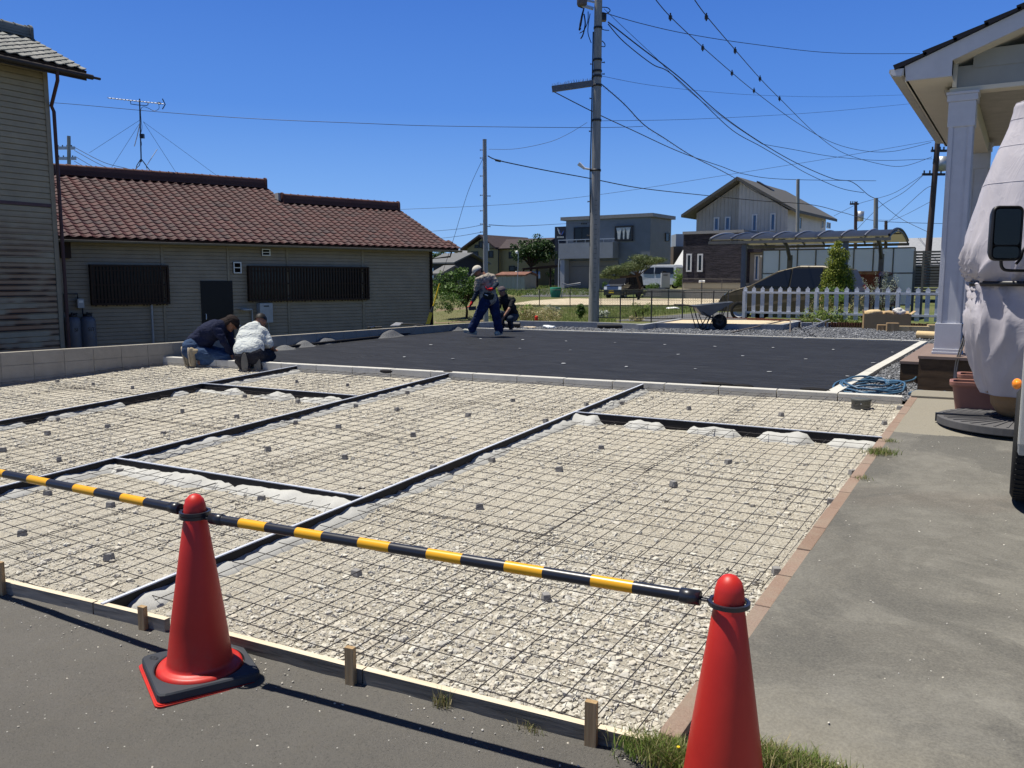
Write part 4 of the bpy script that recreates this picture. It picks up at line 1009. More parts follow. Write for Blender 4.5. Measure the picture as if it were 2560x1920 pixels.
tuft(2200, 1133, 420, .1, .1, .05, 'green grass clump on the brick edging, halfway back', .3, None, 4)
tuft(2225, 1103, 80, .06, .06, .03, 'tiny weed on the brick edging behind the larger clump', .4, None, 5)
tuft(2152, 1195, 70, .06, .06, .03, 'tiny dry weed on the brick edging in front of the larger clump', .6, None, 6)
tuft(1103, 1768, 60, .03, .02, .08, 'wispy dry weed growing at the foot of the dark form board', .9, .03, 7)
tuft(1322, 1828, 46, .05, .02, .04, 'small dry weed at the board foot left of the last stake', .8, .03, 8)
rs = np.random.RandomState(77); P = []; S = []
for _ in range(260):
 X = rs.uniform(BXI + .1, 1.2); Y = rs.uniform(1.4, 8.6); s_ = rs.uniform(.004, .013); P.append((X, Y, paz(X, Y) + .001)); S.append(s_)
for _ in range(420):
 X = rs.uniform(-5, -.9); Y = boardY(X) - .03 - rs.uniform(0, 1) ** 2 * 1.3; s_ = rs.uniform(.003, .010); P.append((X, Y, .003 + .03 * max(0, 1 - (boardY(X) - Y) / .3))); S.append(s_)
o = scatter_stones('stray_chips', np.array(P), np.array(S), M['stone'], .7, 8); struct(o, 'stuff', 'tiny stray stone chips lying on the road and the concrete drive')
# ------------------------------------------------------------------ house building helpers
TILEPROF = [(0, .030), (.03, .043), (.058, .030), (.115, .002), (.17, -.002), (.215, .010), (.262, .030)]
def inb(poly, u, s): return inpoly(u, s, poly)
def tiled(name, O, U, Sv, Nv, poly, mat, parent, tw=.262, ts=.235):
 """O origin on eave line; U along eave, Sv up the slope, Nv outward normal; poly in (u,s)"""
 mb = MB(); us = [p[0] for p in poly]; ss = [p[1] for p in poly]; u = min(us); k = 0
 nu = int((max(us) - min(us)) / tw) + 1; ns = int((max(ss) - min(ss)) / ts) + 1
 for j in range(ns):
  for i in range(nu):
   u0 = min(us) + i * tw; s0 = min(ss) + j * ts
   if not inpoly(u0 + tw / 2, s0 + ts / 2, poly): continue
   jz = rnd.uniform(-.003, .003); vs = []; m = len(TILEPROF)
   for (a, h) in TILEPROF:
    a_ = a / .262 * tw
    vs.append(O + U * (u0 + a_) + Sv * (s0 - .012 * (1 if a < .06 else 0)) + Nv * (h + .028 + jz))
   for (a, h) in TILEPROF:
    a_ = a / .262 * tw; vs.append(O + U * (u0 + a_) + Sv * (s0 + ts + .03) + Nv * (h + .004 + jz))
   for (a, h) in TILEPROF:
    a_ = a / .262 * tw; vs.append(O + U * (u0 + a_) + Sv * (s0 - .012 * (1 if a < .06 else 0)) + Nv * (h + .006 + jz))
   fs = [(q, q + 1, m + q + 1, m + q) for q in range(m - 1)] + [(2 * m + q, 2 * m + q + 1, q + 1, q) for q in range(m - 1)]
   mb.add(vs, fs, 0, False)
 return mb.build(name, mat, parent)
def siding(mb, fc, u0, u1, z0, z1, pitch=.1, lap=.014, off=0.0):
 n = int(round((z1 - z0) / pitch)); pitch = (z1 - z0) / n
 for k in range(n):
  a = z0 + k * pitch
  mb.add([fc.P(u0, a, off + lap), fc.P(u1, a, off + lap), fc.P(u1, a + pitch * .86, off), fc.P(u0, a + pitch * .86, off)], [(0, 1, 2, 3)])
  mb.add([fc.P(u0, a, off + lap), fc.P(u0, a, off - .03), fc.P(u1, a, off - .03), fc.P(u1, a, off + lap)], [(0, 1, 2, 3)])
 mb.fbox(fc, u0, u1, z0 - .02, z1, off - .12, off - .028)
def ridge(name, a, b, mat, parent, h=.2, r=.085, side=None):
 """stacked ridge with round cap tiles from a to b (a,b on the roof surface)"""
 a = Vector(a); b = Vector(b); u = b - a; L = u.length; u = u / L; up = Vector((0, 0, 1)); sd_ = Vector((u.y, -u.x, 0)).normalized(); mb = MB()
 lay = 3
 for k in range(lay): mb.ob(a - sd_ * (.13 - .012 * k) + up * (h * k / lay + .006), u * L, sd_ * (.26 - .024 * k), up * (h / lay - .012))
 mb.ob(a - sd_ * .1, u * L, sd_ * .2, up * h)
 mb.ob(a - sd_ * .17, u * L, sd_ * .34, up * .02)
 x = 0.0
 while x < L - .05:
  e = min(L, x + .27); mb.tube([a + u * x + up * h, a + u * e + up * h], [r, r * .93], 10); mb.tube([a + u * x + up * h, a + u * (x + .03) + up * h], r * 1.12, 10); x += .265
 for e, s in ((a, -1), (b, 1)):
  mb.ob(e - sd_ * .15 - u * .03 * s - up * .06, u * .07 * s, sd_ * .3, up * (h + .05)); mb.tube([e + up * h, e + u * .06 * s + up * h], r * 1.35, 12)
 return mb.build(name, mat, parent)
brown = simple('dark_brown_timber', (.03, .016, .010), .7, .3, var=.3, scale=12)
darkglass = NT('dark_window_glass', .12, .3); darkglass.color((.012, .014, .016)); darkglass = darkglass.mat
void = simple('dark_interior', (.004, .004, .005), .9, .1)
tileR = m_tile('red_brown_roof_tile', [(.062, .021, .021), (.05, .018, .02), (.076, .027, .027), (.04, .017, .02), (.066, .023, .023), (.031, .017, .021), (.056, .022, .025)])
tileG = m_tile('grey_roof_tile', [(.15, .155, .15), (.11, .115, .115), (.2, .205, .195), (.13, .14, .135)])
capR = m_tile('dark_ridge_tile', [(.11, .05, .04), (.08, .04, .035), (.14, .07, .055)]); capG = m_tile('grey_ridge_tile', [(.13, .14, .135), (.18, .185, .175)])
# ------------------------------------------------------------------ long single-storey house
LAZ = 17.9; PG_ = D(150, 593, 20.5); LU = Vector((math.sin(R(LAZ)), math.cos(R(LAZ)), 0)); LB = Vector((-LU.y, LU.x, 0)); th = R(24)
LS = LB * math.cos(th) + Vector((0, 0, math.sin(th))); LN = LU.cross(LS); LN = LN if LN.z > 0 else -LN
def lr(px, py): h = hit(px, py, PG_, LN) - PG_; return h.dot(LU), h.dot(LS)
rp = [lr(110, 592), lr(1144, 621), lr(993, 526), lr(706, 507), lr(697, 497), lr(661, 471), lr(90, 434)]
e_s = 0.0; rp[0] = (rp[0][0] - .8, e_s); rp[1] = (rp[1][0], e_s)
print('roof poly', rp)
LH = thing('long_house', 'long single-storey house with red-brown tiled roof and beige siding', 'house', (PG_.x - 2, PG_.y + 6, -.6))
tiled('roof_tiles', PG_, LU, LS, LN, rp, tileR, LH)
mb = MB(); mb.ext([PG_ + LU * u + LS * s for u, s in rp], -LN * .06); mb.build('roof_deck', brown, LH)
ridge('ridge', PG_ + LU * rp[6][0] + LS * rp[6][1], PG_ + LU * rp[5][0] + LS * rp[5][1], capR, LH, .24); ridge('ridge', PG_ + LU * (rp[3][0] + .02) + LS * rp[3][1], PG_ + LU * rp[2][0] + LS * rp[2][1], capR, LH, .22)
mb = MB(); e = PG_ + LU * rp[3][0] + LS * rp[3][1] + Vector((0, 0, .16)); mb.ob(e - LU * .12 - LN * .1, LU * .1, LB * .25, (0, 0, .25)); mb.build('white_mortar_end', M['mortar'], LH)
GO = PG_ + LN * 0 - Vector((0, 0, .06)) - LB * .06
mb = MB(); L0 = rp[0][0] + 1.0; L1 = rp[1][0] + .08; n = 10
vs = []
for u in (L0, L1):
 for k in range(n + 1): a = math.pi * k / n; vs.append(GO + LU * u + (-LB) * (.055 * math.cos(a)) - Vector((0, 0, .055 * math.sin(a))))
mb.add(vs, [(k, k + 1, n + 2 + k, n + 1 + k) for k in range(n)], 0, True); mb.tube([GO + LU * L0 - LB * .055, GO + LU * L1 - LB * .055], .008, 6)
mb.build('gutter', simple('grey_brown_gutter', (.14, .13, .12), .5, .4), LH)
LF = Face(PG_ + LB * .5, LAZ); ez = PG_.z + .02; guR = LF.uz(1080, 700)[0]; guL = LF.uz(60, 700)[0]
mb = MB(); siding(mb, LF, guL, guR, -.7, ez + .12, .1); mb.build('wall', m_siding('beige_siding', (.31, .255, .18)), LH)
beig = simple('beige_trim', (.28, .235, .17), .6); mb = MB()
for xa, xb in ((404, 410.5), (568.5, 574), (716.5, 722), (904, 909.5), (1074, 1081)):
 u0 = LF.uz(xa, 700)[0]; u1 = LF.uz(xb, 700)[0]; m2 = MB(); m2.fbox(LF, u0, u1, -.7, ez + .1, 0, .03); m2.build('batten', beig if xa < 1000 else brown, LH)
mb = MB(); mb.ob(LF.P(guR - .02, -.7, 0), LF.u * .02, LB * 3.8, (0, 0, ez + .8)); mb.build('gable_wall', MATS['beige_siding'], LH)
mb = MB(); mb.ob(LF.P(guL, ez + .02, -.1), LF.u * (guR - guL + .5), LF.n * .55, (0, 0, .02)); mb.build('soffit', brown, LH)
def lattice(fc, px0, py0, px1, py1, parent, nsl, depth=.14):
 u0, z1 = fc.uz(px0, py0); u1, z0 = fc.uz(px1, py1); z1 = (z1 + fc.uz(px1, py0)[1]) / 2; z0 = (z0 + fc.uz(px0, py1)[1]) / 2
 w = MB(); w.fbox(fc, u0, u1, z0, z1, .012, .02); wn_ = w.build('window', darkglass, parent)
 w = MB(); 
 for a, b, c, d in ((u0 - .04, u1 + .04, z1, z1 + .05), (u0 - .04, u1 + .04, z0 - .05, z0)): w.fbox(fc, a, b, c, d, .0, depth + .02)
 w.fbox(fc, u0 - .05, u0, z0 - .05, z1 + .05, 0, depth + .01); w.fbox(fc, u1, u1 + .05, z0 - .05, z1 + .05, 0, depth + .01)
 w.build('frame', brown, wn_)
 w = MB()
 for k in range(nsl):
  a = u0 + (u1 - u0) * (k + .5) / nsl; w.fbox(fc, a - .022, a + .022, z0 - .05 - .03 * rnd.random(), z1 + .03, depth - .02, depth)
 for zz in (z0 + .1, (z0 + z1) / 2, z1 - .1): w.fbox(fc, u0, u1, zz - .015, zz + .015, depth - .035, depth - .021)
 w.build('lattice', brown, wn_)
lattice(LF, 226, 667, 416.5, 757, LH, 22); lattice(LF, 620, 670, 915, 747, LH, 40)
u0, z1 = LF.uz(500, 704); u1 = LF.uz(579.5, 704)[0]; mb = MB(); mb.fbox(LF, u0, u1, -.7, 1.52, .012, .035); dr = mb.build('door', simple('black_brown_door', (.008, .007, .007), .5), LH)
mb = MB(); mb.tube([LF.P(u0 + .1, .6, .035), LF.P(u0 + .1, .6, .09), LF.P(u0 + .1, .45, .09)], .012, 8); mb.build('handle', M['white'], dr)
def vent(fc, x0, y0, x1, y1, parent):
 a, z1 = fc.uz(x0, y0); b, z0 = fc.uz(x1, y1); m2 = MB(); m2.fbox(fc, a, b, z0, z1, .012, .05); w = m2.build('vent', void, parent); m2 = MB()
 t_ = .03
 for q in ((a, b, z1 - t_, z1), (a, b, z0, z0 + t_), (a, a + t_, z0 + t_, z1 - t_), (b - t_, b, z0 + t_, z1 - t_), (a + t_, b - t_, (z0 + z1) / 2 - .012, (z0 + z1) / 2 + .012)): m2.fbox(fc, *q, .051, .07)
 m2.build('frame', M['white'], w)
vent(LF, 581, 655, 602, 683.5, LH); vent(LF, 652, 622, 674, 640, LH)
u0, z1 = LF.uz(148, 605); u1, z0 = LF.uz(174, 646); mb = MB(); mb.fbox(LF, u0, u1, z0, z1, .012, .18); mb.build('hood', brown, LH)
mb = MB(); u = LF.uz(375.5, 760)[0]; mb.tube([LF.P(u, LF.uz(375, 757)[1], .1), LF.P(u, -.6, .1)], .03, 10); mb.build('drain_pipe', simple('grey_pvc', (.35, .35, .35), .5), LH)
mb = MB(); u = guR - .15; mb.tube([GO + LU * (rp[1][0] - .35) - Vector((0, 0, .05)), GO + LU * (rp[1][0] - .4) - Vector((0, 0, .2)), LF.P(guR - .06, ez - .35, .08), LF.P(guR - .06, -.6, .08)], .03, 8); mb.build('downpipe', brown, LH)
# heater, meter, cylinders, tap: things fixed to or standing by the wall
def fz(x, y): return LF.uz(x, y, .15)
u0, z1 = fz(646, 758); u1, z0 = fz(680, 806); t = thing('water_heater', 'pale grey gas water heater hanging on the beige siding', 'water heater', LF.P(u0, z0, .1)); hm_ = simple('pale_grey_enamel', (.38, .4, .42), .4)
mb = MB(); mb.fbox(LF, u0, u1, z0, z1, .02, .24); mb.build('casing', hm_, t, bev=.012)
mb = MB(); mb.fbox(LF, u0 + .12, u1 - .12, z1 - .1, z1 - .07, .241, .246); mb.build('exhaust_slot', void, t)
mb = MB(); mb.fbox(LF, u0 + .06, u0 + .2, z0 + .12, z0 + .2, .2415, .2445); mb.build('sticker', simple('faded_sticker', (.5, .5, .48)), t)
mb = MB()
for k in (.25, .5, .75): 
 m2 = MB(); m2.tube([LF.P(u0 + (u1 - u0) * k, z0, .12), LF.P(u0 + (u1 - u0) * k + .03, z0 - .8, .12)], .02, 8); m2.build('pipe', simple('pipe_lagging%d' % int(k * 4), (.35, .35, .34) if k > .6 else (.05, .05, .05)), t)
u0, z1 = fz(192, 747); u1, z0 = fz(210, 770); t = thing('gas_meter', 'grey gas meter on pipes beside the gas cylinders', 'gas meter', LF.P(u0, z0, .1))
mb = MB(); mb.fbox(LF, u0, u1, z0, z1, .05, .2); mb.build('meter_box', hm_, t, bev=.01); mb = MB(); mb.fbox(LF, u0 + .03, u1 - .03, z1 - .1, z1 - .04, .2, .206); mb.build('dial', M['white'], t)
mb = MB(); ul = fz(160, 735)[0]; zt = fz(160, 735)[1]; mb.tube([LF.P(u0 + .03, z1, .12), LF.P(u0 + .03, zt, .12), LF.P(ul, zt, .12), LF.P(ul, z0 - .1, .12)], .018, 8); mb.build('pipe', M['black'], t)
mb = MB(); mb.tube([LF.P(u1 - .03, z0, .12), LF.P(u1 - .03, z0 - .15, .14), LF.P(u1 + .1, z0 - .22, .2)], .018, 8); mb.build('pipe', M['black'], t)
def textmesh(txt, size, mat, name, parent, o, u, v, depth=.002, align='CENTER'):
 c = bpy.data.curves.new(name, 'FONT'); c.body = txt; c.size = size; c.extrude = depth / 2; c.align_x = align; c.align_y = 'CENTER'
 tmp = bpy.data.objects.new('tmp_text', c); COL.objects.link(tmp); bpy.context.view_layer.update()
 me = bpy.data.meshes.new_from_object(tmp.evaluated_get(bpy.context.evaluated_depsgraph_get())); bpy.data.objects.remove(tmp); bpy.data.curves.remove(c)
 u = Vector(u).normalized(); v = Vector(v).normalized(); w = u.cross(v); o = Vector(o); off = wloc(parent) if parent else Vector()
 for q in me.vertices: x, y, z = q.co; q.co = o + u * x + v * y + w * (z + depth / 2 + .001) - off
 me.materials.clear(); me.materials.append(mat); ob = bpy.data.objects.new(name, me); COL.objects.link(ob)
 if parent: ob.parent = parent
 return ob
cyl = simple('grey_blue_painted_steel', (.12, .135, .17), .5, .4)
for px, dd, lab, txt in ((181, .3, 'left grey gas cylinder, half hidden by the tall house', 'SI'), (219, .3, 'right grey gas cylinder with dark letters, under the gas meter', 'SIT')):
 u = LF.uz(px, 800, dd)[0]; c = LF.P(u, -.62, dd); t = thing('gas_cylinder', lab, 'gas cylinder', c, 'gas cylinders by the long house'); mb = MB()
 mb.lathe([(.15, 0), (.185, .03), (.185, 1.12), (.175, 1.18), (.13, 1.24), (.05, 1.27), (0, 1.27)], c=c, n=32); mb.build('tank', cyl, t)
 mb = MB(); mb.lathe([(.1, 1.235), (.11, 1.27), (.11, 1.31), (.1, 1.31)], c=c, n=20); mb.tube([c + Vector((0, 0, 1.26)), c + Vector((0, 0, 1.36))], .025, 8); mb.tube([c + Vector((0, 0, 1.33)), c + Vector((0, 0, 1.33)) + LF.u * .12], .015, 8); mb.build('valve', M['black'], t)
 textmesh(txt, .13, M['black'], 'lettering', t, c + LF.n * .187 + Vector((0, 0, .93)) + LF.u * (.03), LF.u, (0, 0, 1), .003)
u = fz(618, 780)[0]; z = fz(618, 775)[1]; t = thing('outdoor_tap', 'small grey wall basin and pipe behind the worker in white', 'tap', LF.P(u, z, .1)); mb = MB(); mb.lathe([(.16, .0), (.17, .04), (.15, .04), (.13, .01), (0, .01)], c=LF.P(u - .05, z, .2), n=20); mb.build('basin', hm_, t); mb = MB(); mb.tube([LF.P(u + .18, z + .02, .08), LF.P(u + .18, z - .9, .08)], .022, 8); mb.build('pipe', hm_, t)

# ------------------------------------------------------------------ tall house at the left edge
TC = D(135, 520, 19.0); TF = Face((TC.x, TC.y), 0); zb = -.7
TH = thing('tall_house', 'tall house at the left edge with rust-streaked siding and grey tiled roof', 'house', (TC.x - 1, TC.y - 4, -.6))
EO = hit(217, 178, (TC.x + .62, 0, 0), (1, 0, 0)); ze = EO.z
zt = ze - .02; uN = -9.0
mb = MB(); 
zband = TF.uz(70, 514)[1]
siding(mb, TF, uN, 0, zb, zband, .125); siding(mb, TF, uN, 0, zband + .06, zt + .3, .125); mb.ob(TF.P(uN, zb, -.13), (-5, 0, 0), (0, 0, zt + .9 - zb), TF.u * .1)
mb.ob(TF.P(0, zb, -.13), (-4, 0, 0), (0, 0, zt + .2 - zb), -TF.u * .1)
mb.build('wall', m_siding('rust_streaked_siding', (.34, .285, .195), .125, True), TH)
mb = MB(); mb.fbox(TF, uN, .0, zband, zband + .07, -.1, .03); mb.build('band_trim', simple('purple_brown_trim', (.09, .05, .055), .5), TH)
mb = MB(); mb.fbox(TF, -.07, .03, zb, zt, -.05, .035); mb.build('corner_trim', beig, TH)
th2 = R(25); TS = Vector((-math.cos(th2), 0, math.sin(th2))); TN = Vector((math.sin(th2), 0, math.cos(th2))); TU = Vector((0, 1, 0))
def tr(px, py): h = hit(px, py, EO, TN) - EO; return h.dot(TU), h.dot(TS)
q1 = tr(92, 106); q2 = tr(72, 98); top_s = q2[1]
vp = .0; tp = [(-10.5, 0), (vp, 0), (vp - .0, q1[1]), (q2[0], q2[1]), (-10.5, q2[1])]
print('tall roof', tp, q1, q2)
tiled('roof_tiles', EO, TU, TS, TN, [(-10.5, 0), (0.02, 0), (q1[0] + .02, q1[1]), (q2[0], top_s), (-10.5, top_s)], tileG, TH)
mb = MB(); mb.ext([EO + TU * u + TS * s for u, s in [(-10.5, 0), (0, 0), (q1[0], q1[1]), (q2[0], top_s), (-10.5, top_s)]], -TN * .07); mb.ext([EO + TU * u + TS * s + Vector((0, 0, -.07)) for u, s in [(-10.5, .02), (-.1, .02), (-.1, .75), (-10.5, .75)]], Vector((0, 0, -.05))); mb.build('roof_deck', brown, TH)
ridge('ridge', EO + TU * -10.5 + TS * top_s, EO + TU * (q2[0] + .0) + TS * top_s, capG, TH, .2, .09)
mb = MB(); gg = EO + Vector((.05, 0, -.12)); 
mb.tube([gg + TU * -10, gg + TU * .1], .055, 10); mb.tube([gg + TU * .1, gg + TU * .28], .03, 8)
mb.ob(EO + Vector((-.05, -10, -.2)), (.03, 0, 0), (0, 10.0, 0), (0, 0, .17)); mb.build('gutter', simple('dark_brown_gutter', (.035, .028, .026), .5), TH)
db = simple('dark_red_brown_pipe', (.07, .03, .028), .5); mb = MB(); pA = gg + TU * -.72; cor = TF.P(.1, 0, .07)
mb.tube([pA, pA + Vector((0, 0, -.22)), Vector((cor.x, cor.y - .05, ze - .78)), Vector((cor.x, cor.y, ze - .9)), Vector((cor.x, cor.y, zb))], .038, 10); mb.build('downpipe', db, TH)
# antenna on the long house roof
A0 = PG_ + LU * lr(352, 428)[0] + LS * lr(352, 428)[1]; A0 = hit(354, 433, A0, FH); t = thing('tv_antenna', 'tall thin television antenna guyed to the red-brown roof ridge', 'antenna', A0); dA = proj(A0)[2]
top = hit(349, 247, A0, FH); mid = hit(353, 405, A0, FH); mm = simple('dark_antenna_metal', (.04, .04, .045), .4, .5, .5); al = simple('bright_aluminium', (.5, .51, .53), .5, .5, .4)
mb = MB(); mb.tube([mid, top], .02, 8); mb.build('mast', mm, t)
mb = MB()
for dx, dy in ((-.28, .15), (.28, .15), (-.12, -.35), (.3, -.25)):
 mb.tube([mid + Vector((0, 0, .1)), mid + RT * dx * .5 + Vector((0, 0, -.1)), hit(354, 433, A0, FH) + RT * dx + FH * dy], .013, 6)
mb.build('mast_feet', mm, t)
def AP(x, y): return hit(x, y, A0, FH)
b0 = AP(270, 245); b1 = AP(410, 260); mb = MB(); mb.tube([b0, b1], .013, 6); mb.build('boom', al, t)
mb = MB(); n = 16
for k in range(n):
 p = b0.lerp(b1, (k + .3) / n); mb.tube([p - FH * .12, p + FH * .12], .007, 5)
mb.build('elements', al, t)
mb = MB(); mb.tube([AP(326, 252), AP(327, 260), AP(345, 262.5), AP(366, 264), AP(370, 262), AP(370, 256)], .012, 6); mb.build('bracket', mm, t)
mb = MB(); mb.tube([AP(406, 247), AP(413, 261), AP(406, 273)], .016, 6); mb.ob(AP(394, 260), RT * .08, FH * .08, (0, 0, .06)); mb.build('reflector', mm, t)
mb = MB(); mb.tube(smooth_path([AP(397, 261), AP(397, 272), AP(385, 277), AP(370, 270), AP(358, 267), AP(352, 275), AP(353, 300), AP(355, 320), AP(351, 340), AP(354, 360), AP(351, 375), AP(354, 395)]), .008, 5); mb.build('cable', mm, t)
mb = MB(); c = AP(349, 345); mb.ob(c, RT * .12, FH * .1, (0, 0, .13)); mb.build('booster_box', mm, t)
mb = MB(); mb.tube([AP(350, 308), AP(343, 340), AP(336, 366)], .014, 5); mb.build('torn_tape', M['white'], t)
for (x0, y0, x1, y1, fw_) in ((350, 300, 215, 380, .2), (358, 304, 438, 432, .1), (358, 304, 538, 438, .2), (352, 304, 300, 455, -1.0), (393, 373, 368, 412, 0)):
 mb = MB(); mb.tube([AP(x0, y0), AP(x1, y1) + FH * fw_], .005 if x0 != 393 else .01, 4); mb.build('guy_wire' if x0 != 393 else 'loose_tape', mm if x0 != 393 else M['white'], t)
# shovel, small tool, broom at the wall
wt = lambda px, py, z=.53: G(px, py, z)
steelp = simple('worn_steel', (.35, .35, .34), .4, .5, .5); mb = MB()
a = wt(975, 816, .545); b = wt(1004, 809, .56); t = thing('shovel', 'shovel with pale blade lying along the top of the block wall', 'shovel', a, 'tools on the wall')
mb.ext([a, wt(998, 815, .54), wt(1008, 808.5, .56), wt(990, 807, .56)], (0, 0, .015)); mb.build('blade', steelp, t); mb = MB(); mb.tube([wt(1004, 810, .57), wt(1060, 812.5, .57)], .018, 8); mb.build('shaft', M['black'], t)
mb = MB(); mb.tube([wt(919, 819, .545), wt(955, 818, .55)], .02, 8); mb.tube([wt(925, 820, .56), wt(935, 817, .56)], .025, 6); o = mb.build('hand_tool', M['black']); tag(o, 'small dark hand tool left on the block wall, left of the shovel', 'tool', 'tools on the wall')
BC = D(1070, 800, 20.3); 
def BP(x, y): return hit(x, y, BC, FH)
t = thing('broom', 'broom with yellow handle leaning at the corner of the long house', 'broom', BP(1068, 811)); yl = simple('yellow_plastic', (.7, .5, .03), .5)
mb = MB(); mb.tube([BP(1099, 709), BP(1083, 765)], .016, 8); mb.build('handle', yl, t); mb = MB(); mb.tube([BP(1083, 765), BP(1078, 781)], [.02, .045], 8); mb.build('head', M['black'], t)
mb = MB(); mb.ext([BP(1074, 780), BP(1081, 782), BP(1074, 810), BP(1064, 811)], FH * .05); mb.build('bristles', simple('yellow_green_bristles', (.45, .38, .05), .8, bump=.8, bscale=60), t)
# ------------------------------------------------------------------ the far side: fences, lots, houses, cars, plants
def fwd(p): return FH.x * p[0] + FH.y * p[1]
def zg(p): return gz(p[0], p[1])
def Gt(px, py, add=0.0):
 """point of the terrain seen at a photo pixel"""
 z = .22
 for _ in range(12): p = G(px, py, z); z = .5 * z + .5 * min(1.2, zg(p) + add)
 p.z = zg(p) + add; return p
def at(px, depth, dz=0.0):
 """point standing on the terrain in photo column px at a given depth"""
 p = D(px, 700, depth); return Vector((p.x, p.y, zg(p) + dz))
def W(c, px, py):
 """point in the picture-parallel upright plane through c"""
 return hit(px, py, c, FH)
def sheet_poly(pixels, mat, name, label, add=.01, kind='structure'):
 P = [Gt(x, y, add) for x, y in pixels]; mb = MB(); mb.add(P, [tuple(range(len(P)))]); o = mb.build(name, mat); struct(o, kind, label); return o
beigelot = m_dirt(); beigelot.name = 'pale_sandy_lot'
bl_ = NT('sandy_lot', .95, .1); bl_.color(bl_.ramp(bl_.noise(.6, 6, .7), [(.35, (.4, .34, .24)), (.65, (.55, .48, .36))]))
def terr_strip(name, poly, mat, label, add):
 """a patch that follows the terrain, its outline given in photo pixels"""
 P = [Gt(x, y, 0) for x, y in poly]; X0 = min(p.x for p in P); X1 = max(p.x for p in P); Y0 = min(p.y for p in P); Y1 = max(p.y for p in P)
 N = 14; mb = MB()
 for i, p in enumerate(P): pass
 mb.add([(p.x, p.y, p.z + add) for p in P], [tuple(range(len(P)))]); o = mb.build(name, mat); struct(o, label=label)
terr_strip('sandy_lot', [(1255, 763), (1900, 763), (1900, 747), (1420, 746), (1330, 752)], bl_.mat, 'pale sandy lot behind the first fence', .012)
asf = NT('far_asphalt', .9, .2); asf.color(asf.ramp(asf.noise(.5, 5), [(.3, (.09, .092, .095)), (.7, (.14, .14, .145))]))
def zflat(poly, z, mat, name, label):
 mb = MB(); mb.add([G(x, y, z) for x, y in poly], [tuple(range(len(poly)))]); o = mb.build(name, mat); struct(o, label=label)
P_ = [at(1300, 64, .03), at(1475, 64, .03), at(1475, 88, .03), at(1365, 88, .03), at(1335, 78, .03)]
mb = MB(); mb.add(P_, [tuple(range(5))]); o = mb.build('far_road', asf.mat); struct(o, label='strip of asphalt behind the sandy lot, left of the utility pole')
P_ = [at(1480, 46, .016), at(1480, 58.5, .016), at(1900, 58.5, .016)]
terr_strip('garden_path', [(1530, 802.5), (1600, 795), (1750, 783), (1860, 780), (1860, 800), (1700, 806)], asf.mat, 'grey asphalt path in front of the mesh fence', .014)
terr_strip('dry_soil_patch', [(1085, 810), (1215, 804), (1180, 768), (1090, 772)], M['dirt'], 'bare dry soil behind the block wall corner', .012)
# retaining wall and raised lot of the dark house
RW = Face(at(1652, 62), 93)
rwz = 1.54 - 22.5 * 62 / F
def rw(px): return RW.uz(px, 740)[0]
cw = m_block('grey_concrete_wall', (.2, .205, .2)); mb = MB(); u0 = rw(1652); u1 = rw(1965)
mb.fbox(RW, u0, u1, 0, rwz, -.2, 0); o = mb.build('retaining_wall', cw); tag(o, 'grey concrete retaining wall in front of the dark brick house', 'wall')
mb = MB(); mb.ext([RW.P(u0, -.2, -.2), RW.P(u1 + 4, -.2, -.2), RW.P(u1 + 4, -.2, -26), RW.P(u0 - .5, -.2, -26)], (0, 0, rwz + .18)); o = mb.build('raised_lot', bl_.mat); struct(o, label='raised level ground the dark brick house stands on')
mb = MB()
ua = rw(1603)
for k in range(4): mb.fbox(RW, ua, u0 - .02, 0, .25 + (rwz - .25) * (k + 1) / 4, -.35 * (k + 1), -.35 * k)
o = mb.build('steps', cw); tag(o, 'grey concrete steps between the black car and the retaining wall', 'steps')
# ---------- fences
def wirefence(pxs, depth0, depth1, ztop, zbot, hp, label, name='wire_fence', step=.1, diag=False, mat=None, hw=.004, vw=.004, rails=2, postr=.022):
 mat = mat or simple(name + '_green_brown', (.045, .05, .04), .5, .4, .3)
 A = D(pxs[0], 700, depth0); B = D(pxs[-1], 700, depth1); A.z = B.z = 0; u = (B - A); L = u.length; u = u / L
 za, zb_ = ztop; t = thing(name, label, 'fence', A + Vector((0, 0, zbot)))
 fc = Face(A, math.degrees(math.atan2(u.x, u.y)))
 for px in pxs:
  s = fc.uz(px, 700)[0] if abs(fc.u.dot(u) - 1) < .1 else -fc.uz(px, 700)[0]
  mb = MB(); p = A + u * s; mb.tube([Vector((p.x, p.y, zbot - .1)), Vector((p.x, p.y, za + (zb_ - za) * s / L + .03))], postr, 8); mb.build('post', mat, t)
 mb = MB()
 for k in range(rails): 
  f = k / max(1, rails - 1); mb.tube([A + Vector((0, 0, za - (za - zbot - .05) * f)), B + Vector((0, 0, zb_ - (zb_ - zbot - .05) * f))], .014, 6)
 mb.build('rail', mat, t); mb = MB(); n = int(L / step)
 if diag:
  H_ = za - zbot - .05; k = -int(H_ / step)
  while k < n:
   for sgn in (1, -1):
    s0 = k * step; a0 = max(0, s0); a1 = min(L, s0 + H_); 
    if a1 > a0:
     z0 = zbot + .05 + (a0 - s0); z1 = zbot + .05 + (a1 - s0)
     if sgn < 0: z0, z1 = za - (a0 - s0), za - (a1 - s0)
     mb.bar(A + u * a0 + Vector((0, 0, z0)), A + u * a1 + Vector((0, 0, z1)), vw, vw)
   k += 1
 else:
  for k in range(n + 1): mb.bar(A + u * (k * step) + Vector((0, 0, zbot + .04)), A + u * (k * step) + Vector((0, 0, za + (zb_ - za) * k / n)), vw, vw)
  for k in range(4): mb.bar(A + Vector((0, 0, zbot + .1 + (za - zbot - .12) * k / 3)), B + Vector((0, 0, zbot + .1 + (zb_ - zbot - .12) * k / 3)), hw, hw)
 mb.build('wire_infill', mat, t); return t
